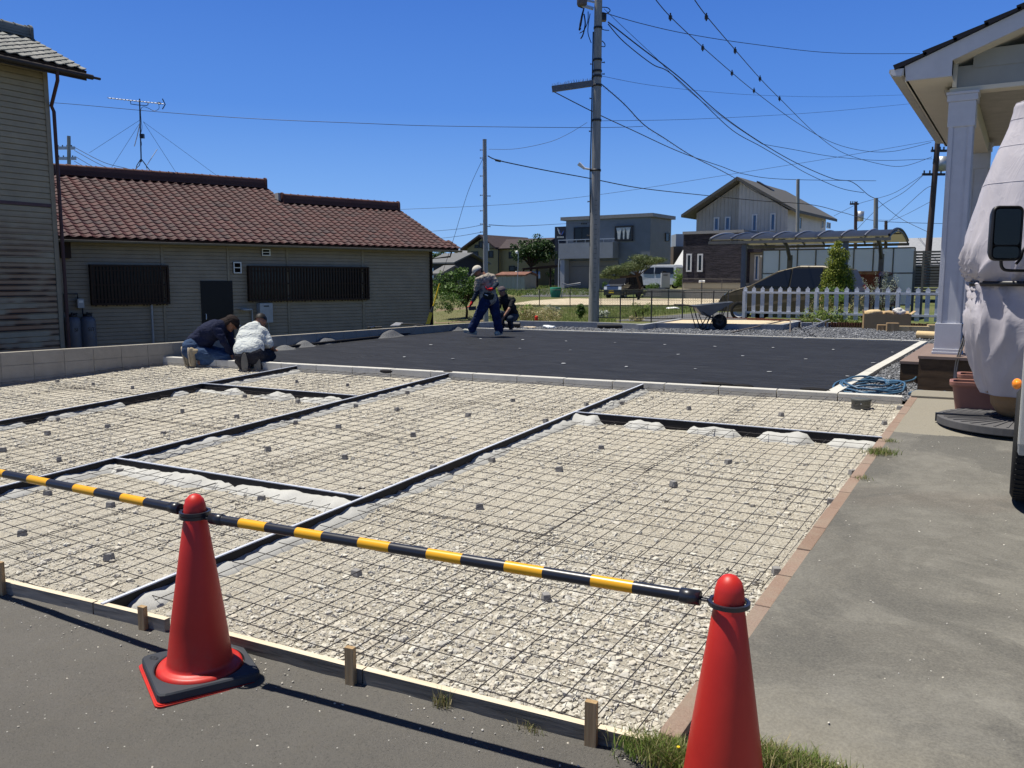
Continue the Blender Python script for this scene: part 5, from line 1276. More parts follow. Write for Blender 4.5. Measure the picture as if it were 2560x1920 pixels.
wirefence([1267, 1349, 1425.6, 1503, 1585, 1672, 1755, 1830], 43, 41.5, (1.045, 1.045), .22, 0, 'low dark green chain-link fence crossing behind the utility pole, in front of the sandy lot', diag=True, step=.12, vw=.006)
mb = MB(); a = D(1260, 700, 43); b = D(1835, 700, 41.5); a.z = b.z = .1; mb.bar(a, b, .12, .25); o = mb.build('fence_footing', cw); tag(o, 'narrow concrete footing under the low green fence', 'footing')
wirefence([1475, 1552, 1630, 1708, 1785, 1822], 25.5, 24.2, (1.2, 1.2), .36, 0, 'grey-brown vertical bar mesh fence behind the wheelbarrow', 'mesh_fence', step=.05, vw=.0045, hw=.006, mat=simple('grey_brown_fence_metal', (.10, .09, .08), .5, .4, .3), postr=.02)
wirefence([1706, 1755, 1805, 1856], 61, 60, (rwz + .75, rwz + .72), rwz, 0, 'thin grey railing on top of the retaining wall', 'railing', step=1.4, mat=simple('thin_grey_railing', (.13, .12, .11), .5, .4, .3), rails=3, postr=.02)
# ---------- picket fence
pw = simple('weathered_white_paint', (.47, .5, .56), .6, .3, var=.1, scale=14)
PA = D(1855, 700, 24.4); PB = D(2420, 700, 21.2); PA.z = PB.z = 0; pu = (PB - PA); PL = pu.length; pu = pu / PL; PFc = Face(PA, math.degrees(math.atan2(pu.x, pu.y)))
sgn = 1 if PFc.u.dot(pu) > 0 else -1
def pus(px): return PFc.uz(px, 760)[0] * sgn
z_top = [(hit(1864, 716, PA, PFc.n)).z, (hit(2326, 718, PA, PFc.n)).z]; z_bot = [(hit(1870, 793, PA, PFc.n)).z, hit(2326, 800, PA, PFc.n).z]
zrail = [hit(1900, 731, PA, PFc.n).z, hit(1900, 781, PA, PFc.n).z]
print('picket', PA, PB, z_top, z_bot, zrail)
def picket_section(px0, px1, label, col=pw):
 t = thing('picket_fence', label, 'picket fence', PA + pu * pus(px0) + Vector((0, 0, .4)), 'white picket fence sections'); s0 = pus(px0); s1 = pus(px1); n = max(1, round((s1 - s0) / .247)); pn = Vector((pu.y, -pu.x, 0))
 if pn.dot(CAM - PA) < 0: pn = -pn
 mb = MB()
 for zr in zrail: mb.ob(PA + pu * (s0 - .04) + Vector((0, 0, zr - .028)) - pn * .0, pu * (s1 - s0 + .02), pn * .03, (0, 0, .056))
 mb.build('rail', col, t)
 for k in range(n):
  s = s0 + (s1 - s0) * (k + .0) / n; f = s / PL; w = .11; zt_ = z_top[0]; zb_ = z_bot[0]
  o_ = PA + pu * (s - w / 2) - pn * .022 + Vector((0, 0, zb_)); h = zt_ - zb_; mb = MB()
  pts = [o_, o_ + pu * w, o_ + pu * w + Vector((0, 0, h - .06)), o_ + pu * (w * .78) + Vector((0, 0, h - .045)), o_ + pu * (w / 2) + Vector((0, 0, h)), o_ + pu * (w * .22) + Vector((0, 0, h - .045)), o_ + Vector((0, 0, h - .06))]
  mb.ext(pts, pn * .02); mb.build('picket', col, t)
 mb = MB(); o_ = PA + pu * (s0 - .05) + Vector((0, 0, .2)); mb.ob(o_ + pn * .031, pu * .085, pn * .04, (0, 0, zrail[0] - .2 + .03)); mb.build('post', col, t)
picket_section(1862, 2041, 'white picket fence section at the left end, in front of the gold car')
picket_section(2041, 2245, 'white picket fence section in front of the conifer and shrubs')
picket_section(2245, 2420, 'white picket fence section passing behind the cardboard boxes and porch pillar')

# ---------- utility poles
conc = NT('weathered_pole_concrete', .85, .2); conc.color(conc.ramp(conc.noise(3, 6, .7, vec=conc.scl((4, 4, .6))), [(.3, (.2, .2, .195)), (.7, (.32, .32, .31))])); conc.bump(conc.noise(60, 4), .3, .004); conc = conc.mat
iron = simple('dark_pole_iron', (.03, .03, .033), .5, .5, .3); galv = simple('galvanised_steel', (.4, .41, .42), .45, .5, .6)
PC = D(1482, 760, 25.6); PC.z = .25
t = thing('utility_pole', 'tall concrete utility pole with crossarm rising out of the top of the picture', 'utility pole', PC); pole_main = t
tilt = (hit(1496, 2, PC, FH) - Vector((PC.x, PC.y, 0))); ptop = hit(1497, -60, PC, FH); pb_ = hit(1484, 803, PC, FH)
def PP(y):                                            # axis point at photo row y
 f = (hit(1490, y, PC, FH).z - pb_.z) / (ptop.z - pb_.z); return pb_.lerp(ptop, f)
mb = MB(); mb.tube([pb_ - Vector((0, 0, .4)), PP(600), PP(400), PP(200), ptop + Vector((0, 0, 1.2))], [.166, .148, .134, .12, .108], 28); mb.build('shaft', conc, t)
def R_(y): return .166 - .056 * (803 - y) / 860
mb = MB()
for y in (70, 150, 178, 191, 214, 301, 426): c = PP(y); mb.lathe([(R_(y) + .004, -.03), (R_(y) + .012, -.03), (R_(y) + .012, .03), (R_(y) + .004, .03)], c=c, n=24)
mb.build('clamp_band', iron, t)
bolts = [(1471, 504), (1469, 589), (1505, 40), (1479, 328), (1478, 246), (1504, 156), (1480, 160), (1503, 185)]
for x, y in bolts: mb = MB(); c = PP(y); s = -1 if x < proj(c)[0] else 1; mb.tube([c + RT * s * R_(y), c + RT * s * (R_(y) + .09)], .014, 6); mb.tube([c + RT * s * (R_(y) + .07), c + RT * s * (R_(y) + .085)], .028, 8); mb.build('step_bolt', iron, t)
mb = MB(); c = PP(204); e = W(PC, 1380, 223) + Vector((0, 0, 0)); s_ = PP(206) + RT * .05; dd = (e - s_); mb.bar(s_, e, .1, .17); arm = mb.build('crossarm', simple('weathered_dark_steel', (.13, .135, .15), .6, .4, .3), t)
mb = MB(); rr_ = random.Random(4)
for k in range(70):
 p = s_.lerp(e, k / 70) + Vector((0, 0, .085)); mb.tube([p, p + Vector((rr_.uniform(-.03, .03), rr_.uniform(-.05, .05), rr_.uniform(.05, .1)))], .004, 4)
mb.build('bird_spikes', simple('blue_grey_wire', (.12, .16, .22), .5), t)
mb = MB(); p = W(PC, 1404, 440 - 9); mb.tube([PP(426), W(PC, 1462, 421), W(PC, 1447, 408)], [.03, .03, .05], 8); q1_ = W(PC, 1462, 422); q2_ = W(PC, 1446, 409); mb.tube([q1_, q2_], [.035, .055], 10); mb.build('street_light', simple('white_lamp_housing', (.6, .6, .6), .4), t)
mb = MB(); tr0 = W(PC, 1455, 5); mb.lathe([(.0, -.12), (.12, -.12), (.15, -.06), (.15, .6), (0, .6)], c=tr0, n=20); mb.build('transformer', simple('grey_brown_transformer', (.12, .1, .1), .5), t)
mb = MB(); mb.bar(W(PC, 1453, 12), W(PC, 1484, 22), .09, .07); mb.bar(W(PC, 1462, 0), W(PC, 1486, 5), .05, .05); mb.build('bracket', galv, t)
mb = MB(); 
for pts in ([(1460, 20), (1455, 40), (1451, 60), (1448, 75), (1452, 70)], [(1470, 30), (1469, 55), (1460, 75), (1449, 82)], [(1460, 35), (1463, 60), (1458, 85), (1452, 96)], [(1475, 35), (1471, 60), (1470, 85), (1478, 108)], [(1448, 8), (1443, 0), (1447, 15), (1460, 22)], [(1500, 17), (1518, 20), (1525, 28), (1515, 34), (1505, 33)], [(1505, 102), (1512, 108), (1512, 116), (1503, 117)], [(1503, 73), (1512, 75), (1523, 76)]):
 mb.tube(smooth_path([W(PC, x, y) + FH * rr_.uniform(-.05, .05) for x, y in pts]), .013 if pts[0][0] != 1460 else .02, 6)
mb.tube([W(PC, 1460, 20), W(PC, 1455, 40), W(PC, 1451, 62), W(PC, 1449, 72)], [.02, .03, .035, .02], 6)
mb.build('hanging_cables', simple('black_cable', (.012, .012, .016), .6), t)
mb = MB(); mb.ob(W(PC, 1505, 50), RT * .13, FH * .2, (0, 0, .18)); mb.build('junction_box', iron, t)
mb = MB(); mb.tube([PP(80) - RT * (R_(80) + .02) - FH * .02, PP(300) - RT * (R_(300) + .02) - FH * .02, PP(425) - RT * (R_(425) + .03) - FH * .02, PP(790) - RT * .1 + FH * .1], .02, 6); mb.build('riser_cable', M['black'], t)
mb = MB()
for y in range(502, 760, 12): c = PP(y); mb.ob(c - FH * (R_(y) + .004) - RT * .03 + Vector((0, 0, -.008)), RT * .07, FH * .01, (0, 0, .012))
mb.build('stencil_dashes', simple('faded_stencil_paint', (.1, .1, .1), .8), t)
# thin pole
PT = D(1214, 760, 27.2); PT.z = .26; t = thing('steel_pole', 'thinner grey steel pole rising behind the two far workers', 'utility pole', PT); mb = MB(); a = W(PT, 1215, 802); b = W(PT, 1211.5, 350)
mb.tube([a - Vector((0, 0, .3)), b], [.085, .062], 20); mb.tube([b, b + Vector((0, 0, .02))], .066, 20); mb.build('shaft', simple('grey_painted_pole', (.26, .27, .28), .5, .4, var=.08), t)
mb = MB()
for x, y in ((1206, 375), (1207, 395), (1207, 440), (1206, 488), (1207, 527), (1222, 490), (1206, 560), (1222, 566), (1207, 580)):
 c = W(PT, 1213, y); s = -1 if x < 1213 else 1; m2 = MB(); m2.tube([c + RT * s * .06, c + RT * s * .16], .011, 6); m2.tube([c + RT * s * .15, c + RT * s * .165], .025, 6); m2.build('step_bolt', iron, t)
m2 = MB(); c = W(PT, 1220, 627); m2.ob(c - FH * .07, RT * .04, FH * .02, (0, 0, .24)); m2.build('number_plate', M['white'], t)
m2 = MB(); mb = MB(); mb.tube([W(PT, 1238, 400), W(PT, 1252, 403)], .035, 8); mb.build('cable_clamp', M['black'], t)
def farpole(px, ytop, ybot, depth, r, label, mat=None, arms=(), box=None):
 c = D(px, 700, depth); c.z = zg(c); t = thing('utility_pole', label, 'utility pole', c, 'distant utility poles'); mb = MB(); x2 = px[1] if isinstance(px, tuple) else px
 a = hit(px, ybot, c, FH); b = hit(px, ytop, c, FH); lo_ = Vector((c.x, c.y, c.z - .2)) if abs(x2 - 2332) > 1 else hit(2318, 640, c, FH) - Vector((0, 0, 1.5)); mb.tube([lo_, b if abs(x2 - 2332) > 1 else hit(2345, ytop, c, FH)], [r, r * .75], 12); mb.build('shaft', mat or simple('brown_wood_pole', (.07, .05, .045), .8), t)
 for (x0, x1, y) in arms: m2 = MB(); m2.bar(hit(x0, y, c, FH), hit(x1, y, c, FH), .12, .2 if px < 200 else .12); m2.build('crossarm', galv if mat is conc else iron, t)
 for (x0, x1, y) in arms:
  m2 = MB()
  for k in range(4): p = hit(x0 + (x1 - x0) * (k + .3) / 4, y, c, FH); m2 = MB(); m2.tube([p, p + Vector((0, 0, .2))], .04, 6); m2.build('insulator', iron, t)
 if box: m2 = MB(); p = hit(box[0], box[1], c, FH); m2.lathe([(0, -.35), (.25, -.35), (.28, .35), (0, .38)], c=p, n=16); m2.build('transformer', galv, t)
 return t
farpole(172, 340, 500, 60, .16, 'distant pole with two double crossarms above the red-brown roof', conc, ((142, 187, 370), (144, 190, 396)))
TP = D(2330, 640, 44); t = farpole(2332, 345, 640, 44, .17, 'tall brown pole with transformer between carport and porch pillar', None, ((2328, 2366, 377), (2306, 2362, 436), (2333, 2348, 407)), (2355, 410))
farpole(2139.5, 505, 600, 62, .14, 'brown pole with small transformer behind the carport roof', None, ((2125, 2146, 510),), (2150, 541))
farpole(2190, 495, 640, 50, .16, 'pale concrete pole just right of the brown one, behind the carport', conc)
farpole(1995, 448, 610, 48, .12, 'slim pole between dark brick house and carport roof', conc)
farpole(2215, 552, 600, 70, .16, 'short dark pole top showing over the carport roof', None)

# ---------- wires
wm = simple('black_wire', (.012, .012, .016), .5); wcount = 0
def wire(pts, r, label, d=None, group='overhead wires', clips=None, fuzzy=False):
 """pts: (px, py, depth) along the wire"""
 P = [D(x, y, z) for x, y, z in pts]; mb = MB(); sp_ = smooth_path(P, 8); mb.tube(sp_, r, 5); o = mb.build('overhead_wire', wm, smooth_angle=None)
 tag(o, label, 'wire', group)
 if clips:
  for x, y, z in clips:
   c = D(x, y, z); mb = MB(); mb.tube([c + Vector((0, 0, .09)), c - Vector((0, 0, .1))], .02, 6); mb.ob(c - Vector((.035, .035, .06)), (.07, 0, 0), (0, .07, 0), (0, 0, .09)); mb.build('spacer_clip', M['black'], o)
 if fuzzy:
  mb = MB(); r2 = random.Random(2)
  for k in range(160):
   q = sp_[int(k / 160 * (len(sp_) - 1))]; mb.tube([q, q + Vector((r2.uniform(-.06, .06), r2.uniform(-.06, .06), r2.uniform(-.09, .06)))], .003, 3, cap=False)
  mb.build('dry_vine', simple('dry_vine_brown', (.12, .08, .05), .9), o)
 return o
wire([(1505, 30, 25.6), (1600, 58, 26.5), (1720, 85, 28), (1880, 110, 30), (2080, 132, 33), (2300, 134, 36)], .011, 'wire from pole top passing right to the porch roof')
wire([(1632, -10, 20), (1676, 42, 21), (1757, 118, 24), (1830, 182, 27), (1886, 228, 30), (1990, 305, 36), (2080, 356, 41), (2160, 377, 43.5), (2235, 378, 44), (2328, 356, 44)], .012, 'left of two high wires with black clips', clips=[(1676, 42, 21), (1757, 119, 24), (1830, 182, 27), (1885, 226, 30)])
wire([(1730, -10, 20), (1766, 40, 21), (1838, 125, 24), (1900, 196, 27), (1949, 246, 30), (2040, 335, 38), (2110, 383, 42), (2200, 410, 44), (2260, 415, 44), (2330, 392, 44)], .012, 'right of two high wires with black clips', clips=[(1766, 42, 21), (1838, 126, 24), (1900, 196, 27), (1949, 246, 30)])
wire([(1520, 55, 25.6), (1590, 110, 26.5), (1700, 195, 29), (1800, 285, 33), (1900, 355, 38), (1990, 407, 43), (2080, 446, 47), (2130, 455, 48), (2170, 487, 50), (2190, 497, 50)], .02, 'thick sagging cable bundle from the pole towards the carport')
wire([(1520, 60, 25.6), (1560, 105, 26), (1630, 160, 27.5), (1672, 180, 28.5), (1740, 240, 31), (1830, 325, 35), (1900, 365, 38), (1960, 400, 41), (2020, 435, 46), (2100, 470, 48), (2160, 482, 49)], .016, 'lower cable of the bundle, slightly wavy')
wire([(1510, 22, 25.6), (1560, 70, 26), (1640, 145, 28), (1720, 225, 30), (1820, 303, 34), (1905, 360, 38)], .008, 'thin wire above the bundle with round joints')
wire([(1503, 210, 25.6), (1560, 260, 27), (1610, 312, 29), (1660, 345, 31), (1730, 390, 35), (1800, 425, 40), (1845, 450, 44), (1890, 480, 46), (1980, 520, 48)], .017, 'vine-covered cable running down to the pointed roof', fuzzy=True)
wire([(1386, 230, 25.6), (1440, 258, 27), (1500, 288, 28), (1580, 325, 31), (1700, 380, 35), (1800, 415, 40), (1860, 435, 44), (1960, 448, 48), (2190, 452, 55)], .016, 'cable from the crossarm end down behind the house')
wire([(1504, 190, 25.6), (1620, 212, 28), (1760, 228, 32), (1900, 238, 36), (2080, 242, 40), (2300, 236, 44)], .006, 'thin level wire below the crossarm, going right')
wire([(1505, 302, 25.6), (1700, 299, 30), (1900, 290, 36), (2080, 278, 40), (2310, 256, 46)], .007, 'thin wire rising to the right from mid pole')
wire([(-20, 249, 30), (150, 258, 28), (400, 280, 26), (640, 297, 25), (900, 308, 25), (1100, 315, 25.3), (1470, 319, 25.6), (1608, 316, 29)], .008, 'long thin wire crossing the sky from the left edge')
wire([(1222, 373, 27.2), (1290, 372, 26.6), (1370, 356, 26), (1420, 335, 25.8), (1468, 306, 25.6)], .006, 'short slack wire joining the two near poles')
wire([(1220, 390, 27.2), (1250, 402, 28), (1360, 425, 30), (1470, 445, 32), (1600, 470, 35), (1750, 487, 40), (1900, 502, 44), (2030, 512, 47), (2110, 532, 55), (2200, 553, 62), (2400, 560, 62)], .019, 'black cable from the steel pole across to the right')
wire([(1208, 395, 27.2), (1170, 480, 27.5), (1130, 610, 27.8), (1095, 715, 28)], .007, 'guy wire slanting down from the steel pole to the ground')
wire([(1222, 562, 27.2), (1300, 565, 35), (1400, 560, 50), (1500, 555, 60)], .012, 'thin wires behind the steel pole, low on the sky')
wire([(1207, 562, 27.2), (1150, 572, 32), (1080, 578, 40)], .008, 'upper short wire left of the steel pole')
wire([(1207, 580, 27.2), (1150, 590, 32), (1100, 596, 40)], .008, 'lower short wire left of the steel pole')
wire([(990, 524, 60), (1200, 515, 60), (1360, 503, 60), (1560, 478, 60), (1800, 440, 60), (2080, 395, 60), (2340, 350, 60)], .012, 'very faint far wire rising across the sky')
wire([(1905, 360, 38), (1990, 375, 40), (2080, 391, 42), (2200, 401, 43), (2330, 397, 44)], .012, 'wire from the bundle across to the tall brown pole')
wire([(2190, 497, 50), (2240, 480, 48), (2308, 437, 44)], .012, 'wire from concrete pole up to the tall brown pole')
wire([(2190, 497, 50), (2250, 545, 50), (2320, 580, 48)], .014, 'wire from concrete pole down to the right roofs')
wire([(2085, 540, 62), (2140, 512, 62), (2190, 497, 55)], .014, 'wire joining the two poles behind the carport')
wire([(2210, 565, 62), (2260, 520, 55), (2310, 475, 46), (2330, 465, 44)], .014, 'wire curving up to the tall brown pole')
wire([(2100, 620, 60), (2190, 525, 52), (2260, 480, 47), (2306, 440, 44)], .013, 'crossing wire rising steeply behind the carport end')
wire([(2195, 550, 60), (2240, 547, 58), (2325, 505, 46)], .012, 'lower slack wire behind the carport end')
for k, (y0, y1) in enumerate(((370, 450), (378, 462), (392, 478), (405, 485))):
 wire([(186, y0 - 2, 60), (260, y0 + (y1 - y0) * .45, 58), (330, y1 - 25, 56), (400, y1 + 5, 54)], .02, '%s wire sloping down from the distant left pole' % ['top', 'second', 'third', 'lowest'][k])
# ------------------------------------------------------------------ far houses
def paint(name, c, **k): return simple(name, c, .75, .2, var=.05, scale=1.5, **k)
def m_ribbed(name, base, pitch=.12, ax=0):
 m = NT(name, .5, .4); s = m.sep()[ax]; f = m.math('FRACT', m.math('DIVIDE', s, pitch)); a = m.noise(1.2, 4)
 c = m.ramp(a, [(.3, tuple(v * .9 for v in base)), (.7, tuple(v * 1.08 for v in base))])
 m.color(c); m.bump(m.ramp(f, [(.0, g(0)), (.12, g(0)), (.2, g(1)), (.95, g(1))]), 1.0, .03); return m.mat
def rect(fc, x0, y0, x1, y1):
 """pixel corners on a face -> u0,u1,z0,z1"""
 a = fc.uz(x0, y0); b = fc.uz(x1, y1); c = fc.uz(x0, y1); d = fc.uz(x1, y0); u0, u1 = (a[0] + c[0]) / 2, (b[0] + d[0]) / 2
 z1, z0 = (a[1] + d[1]) / 2, (b[1] + c[1]) / 2
 return (min(u0, u1), max(u0, u1), min(z0, z1), max(z0, z1))
glass_b = NT('blue_window_glass', .08, .6); glass_b.color((.03, .07, .16)); glass_b = glass_b.mat
wframe = simple('white_window_frame', (.55, .56, .56), .5); bframe = simple('black_window_frame', (.02, .02, .022), .5)
def window(fc, px, parent, frame=wframe, glass=darkglass, fw_=.06, curtain=None, name='window', mull=0, off=.0, bars=0):
 u0, u1, z0, z1 = rect(fc, *px); mb = MB(); mb.fbox(fc, u0 + fw_, u1 - fw_, z0 + fw_, z1 - fw_, off + .005, off + .02); w = mb.build(name, glass, parent); mb = MB()
 for q in ((u0, u1, z1 - fw_, z1), (u0, u1, z0, z0 + fw_), (u0, u0 + fw_, z0 + fw_, z1 - fw_), (u1 - fw_, u1, z0 + fw_, z1 - fw_)): mb.fbox(fc, *q, off + .0, off + .06)
 for k in range(mull): a = u0 + (u1 - u0) * (k + 1) / (mull + 1); mb.fbox(fc, a - .025, a + .025, z0 + fw_, z1 - fw_, off + .021, off + .05)
 mb.build('frame', frame, w); return w
# --- grey flat-roofed house
GF = Face(D(1632, 532, 78), 93); GS = Face(D(1632, 532, 78), 3); GP = GF.p
zr = D(1632, 532, 78).z; gu0 = GF.uz(1411, 600)[0]; gu1 = -.35; sd_len = GS.uz(1688, 600)[0]
if GF.u.dot(RT) < 0: print('WARN GF dir')
t = thing('grey_house', 'two-storey grey flat-roofed house with balcony behind the utility pole', 'house', GP + Vector((-4, 4, .4))); gw = m_ribbed('grey_ribbed_cladding', (.17, .19, .21)); gw2 = m_ribbed('grey_brown_cladding', (.17, .165, .15), .12, 1)
mb = MB(); mb.ext([GF.P(gu0, .2, -.3), GF.P(gu1, .2, -.3), GF.P(gu1, .2, -.3) + GS.u * (sd_len - .6), GF.P(gu0, .2, -.3) + GS.u * (sd_len - .6)], (0, 0, zr - .54)); mb.build('wall', gw, t)
mb = MB(); mb.ob(GF.P(gu1 + .004, .2, -.3), GF.u * .03, GS.u * (sd_len - .6), (0, 0, zr - .55)); mb.build('side_wall', gw2, t)
g0 = GF.uz(1401, 545)[0]
mb = MB(); mb.ob(GF.P(g0, zr - .33, .0), GF.u * (0 - g0), GS.u * sd_len, (0, 0, .33)); mb.build('roof_slab', simple('grey_metal_fascia', (.2, .2, .2), .5), t)
GB = Face(GF.P(0, 0, 1.0), 93)
bu0, bu1, bz0, bz1 = rect(GB, 1396, 607, 1532, 646); mb = MB(); mb.fbox(GB, bu0, bu1, bz0, bz1, -1.2, 0); bl2 = mb.build('balcony', m_ribbed('balcony_panel', (.24, .26, .28)), t)
mb = MB(); mb.fbox(GB, bu0 - .05, bu1 + .2, bz1 + .28, bz1 + .36, -.05, .02); 
for k in range(7): a = bu0 + (bu1 - bu0) * k / 6; mb.fbox(GB, a - .02, a + .02, bz1, bz1 + .28, -.04, .0)
mb.build('rail', galv, bl2)
window(GF, (1431, 567, 1492, 604), t, bframe, darkglass, .12, name='balcony_door', mull=2, off=-.28)
w = window(GF, (1536, 565.5, 1580, 601), t, bframe, darkglass, .1, name='bay_window', off=-.1)
mb = MB(); u0, u1, z0, z1 = rect(GF, 1536, 565.5, 1580, 601); mb.fbox(GF, u0, u1, z0 - .05, z0 + .05, -.3, -.05); mb.fbox(GF, u0, u1, z1 - .05, z1 + .05, -.3, -.05); mb.build('bay_box', bframe, w)
cur = simple('pale_curtain', (.5, .54, .54), .8)
for a, b in ((.08, .42), (.42, .62), (.62, .9)):
 mb = MB(); n = 9; ua = u0 + (u1 - u0) * a; ub = u0 + (u1 - u0) * b; uc = (ua + ub) / 2; vs = []
 for i in range(n + 1):
  f = i / n
  for z_, sq in ((z1 - .12, 1), ((z0 + z1) / 2, .55), (z0 + .12, .4)): vs.append(GF.P(uc + (ua + (ub - ua) * f - uc) * sq, z_, -.07 + .012 * math.sin(f * 30)))
 mb.add(vs, [(i * 3 + j, i * 3 + j + 1, i * 3 + 4 + j, i * 3 + 3 + j) for i in range(n) for j in range(2)]); mb.build('curtain', cur, w)
window(GS, (1670.5, 582, 1679.5, 603), t, bframe, darkglass, .06, off=-.28); window(GS, (1669, 662, 1678.5, 674), t, bframe, darkglass, .06, off=-.28)
u0, u1, z0, z1 = rect(GF, 1420, 652, 1542, 722); mb = MB(); mb.fbox(GF, u0, u1, z0, z1, -.29, -.2); mb.build('garage_wall', paint('dull_beige_shutter', (.22, .2, .165)), t)
mb = MB(); mb.fbox(GF, u0 + .3, u1 - .4, z1 - .55, z1 - .5, -.19, -.15); mb.build('shutter_trim', paint('shutter_trim', (.12, .11, .1)), t)
u0, u1, z0, z1 = rect(GF, 1409, 648, 1420, 722); mb = MB(); mb.fbox(GF, u0, u1, z0, z1, -.3, .7); mb.build('column', paint('pale_grey_column', (.34, .36, .37)), t)
mb = MB(); u = GF.uz(1408, 650)[0]; mb.tube([GF.P(u, bz0, .8), GF.P(u - .1, bz0 - .6, .7), GF.P(u - .1, .3, .7)], .05, 8); mb.build('downpipe', M['white'], t)
for x in (1451, 1456.5, 1462):                       # small marks below the eaves
 u0, u1, z0, z1 = rect(GF, x - 1.6, 557, x + 1.6, 560.5); mb = MB(); mb.fbox(GF, u0, u1, z0, z1, -.29, -.24); mb.build('vent', bframe, t)
# --- dark building with a winged emblem
LBF = Face(D(1400, 620, 96), 93); t = thing('dark_building', 'dark navy building wall with a blue and white winged emblem, left of the grey house', 'building', LBF.P(0, .7)); u0, u1, z0, z1 = rect(LBF, 1386.5, 566, 1440, 735)
mb = MB(); mb.fbox(LBF, u0, u1, z0, z1, -6, 0); mb.build('wall', paint('navy_wall', (.025, .032, .05)), t)
def lp(x, y, o=.02): u, z = LBF.uz(x, y); return LBF.P(u, z, o)
for nm, col, pts in (('emblem_left_wing', (.45, .5, .5), [(1394, 569), (1398, 577), (1401, 587), (1398, 584), (1395, 577)]), ('emblem_left_wing_blue', (.03, .08, .35), [(1397, 571), (1400, 577), (1402.5, 587), (1400.5, 584), (1398.5, 577)]), ('emblem_right_wing', (.04, .1, .4), [(1410, 576), (1406.5, 581), (1403.5, 588), (1406, 586), (1408.5, 582)]), ('emblem_body', (.2, .13, .14), [(1401, 582), (1404, 582), (1403.5, 587.5), (1401.5, 587.5)])):
 mb = MB(); mb.ext([lp(x, y) for x, y in pts], LBF.n * .03); mb.build(nm, simple(nm, col, .6), t)
for k in range(5):
 mb = MB(); mb.ext([lp(1393 + k * 3.5, 590.8), lp(1395.6 + k * 3.5, 590.8), lp(1395.6 + k * 3.5, 595), lp(1393 + k * 3.5, 595)], LBF.n * .03); mb.build('emblem_letter', simple('pale_sign_letter', (.4, .42, .42), .6), t)
# --- generic gabled house
def prism_house(name, label, px_corner, depth, az, w, l, wall_h, roof_h, wallm, roofm, over=.4, base=None, ridge_along='l'):
 p = D(px_corner, 700, depth); p.z = base if base is not None else zg(p); fc = Face(p, az); fu = fc.u if fc.u.dot(RT) > 0 else -fc.u; bk = -fc.n
 t = thing(name, label, 'house', p + fu * w / 2 + bk * l / 2); z = p.z; P0 = Vector((p.x, p.y, 0))
 mb = MB(); Z = lambda h: Vector((0, 0, z + h))
 if ridge_along == 'l':
  poly = [P0 + Z(0), P0 + fu * w + Z(0), P0 + fu * w + Z(wall_h), P0 + fu * w / 2 + Z(wall_h + roof_h - .05), P0 + Z(wall_h)]; mb.ext(poly, bk * l); mb.build('wall', wallm, t)
  mb = MB(); sl = roof_h / (w / 2); oz = -over * sl
  for s in (0, 1):
   e = P0 + fu * (-over if s == 0 else w + over) + Z(wall_h + oz) - bk * over; r = P0 + fu * w / 2 + Z(wall_h + roof_h) - bk * over
   mb.ext([e, r, r + Vector((0, 0, .14)), e + Vector((0, 0, .14))], bk * (l + 2 * over))
  mb.build('roof', roofm, t)
 else:
  poly = [P0 + Z(0), P0 + bk * l + Z(0), P0 + bk * l + Z(wall_h), P0 + bk * l / 2 + Z(wall_h + roof_h - .05), P0 + Z(wall_h)]; mb.ext(poly, fu * w); mb.build('wall', wallm, t)
  mb = MB(); sl = roof_h / (l / 2); oz = -over * sl
  for s in (0, 1):
   e = P0 + bk * (-over if s == 0 else l + over) + Z(wall_h + oz) - fu * over; r = P0 + bk * l / 2 + Z(wall_h + roof_h) - fu * over
   mb.ext([e, r, r + Vector((0, 0, .14)), e + Vector((0, 0, .14))], fu * (w + 2 * over))
  mb.build('roof', roofm, t)
 return t, fc
slate = m_tile('dark_slate', [(.03, .026, .03), (.04, .035, .036), (.05, .042, .042)]); rf_dark = simple('dark_roof', (.03, .03, .035), .7, var=.2, scale=2); rf_lt = simple('pale_roof_tile', (.4, .41, .42), .5, var=.1, bump=.6, bscale=4, bd=.05)
# --- yellow-beige house with gable
YD = 104.0; YF = Face(D(1205, 700, YD), 96); yb = paint('yellow_beige_wall', (.27, .22, .125)); s_ = YD / F
t = thing('beige_house', 'yellowish beige two-storey house with dark brown roof behind the steel pole', 'house', YF.P(0, .75))
def Y(a, b): return YF.uz(1140 + a / 7.373, 560 + b / 7.373)
u0 = Y(205, 0)[0]; u1 = Y(790, 0)[0]; ur = Y(1420, 0)[0]; zB = .7; zE = Y(500, 475)[1]; zA = Y(480, 248)[1]; um = Y(480, 237)[0]
mb = MB(); mb.ext([YF.P(u0, zB), YF.P(u1, zB), YF.P(u1, zE), YF.P(um, zA - .1), YF.P(u0, Y(205, 455)[1])], -YF.n * 9); mb.fbox(YF, u1, ur, zB, zE, -9, -.5); mb.build('wall', yb, t)
mb = MB(); eL = Y(135, 490); eR = Y(785, 470)
for e in (eL, eR): mb.ext([YF.P(e[0], e[1], .6), YF.P(um, zA + .1, .6), YF.P(um, zA + .35, .6), YF.P(e[0], e[1] + .25, .6)], -YF.n * 10)
zR = Y(1040, 285)[1]; mb.ext([YF.P(um, zE + .1, .2), YF.P(um, zA - .1, -4), YF.P(um, zE + .1, -8.5)], YF.u * (ur + .6 - um) * (1 if YF.u.dot(RT) > 0 else 1)); mb.build('roof', simple('dark_brown_slate', (.04, .028, .03), .75, var=.25, scale=3), t)
def ywin(a0, b0, a1, b1, o=0, **k): return window(YF, (1140 + a0 / 7.373, 560 + b0 / 7.373, 1140 + a1 / 7.373, 560 + b1 / 7.373), t, bframe, darkglass, .12, off=o, **k)
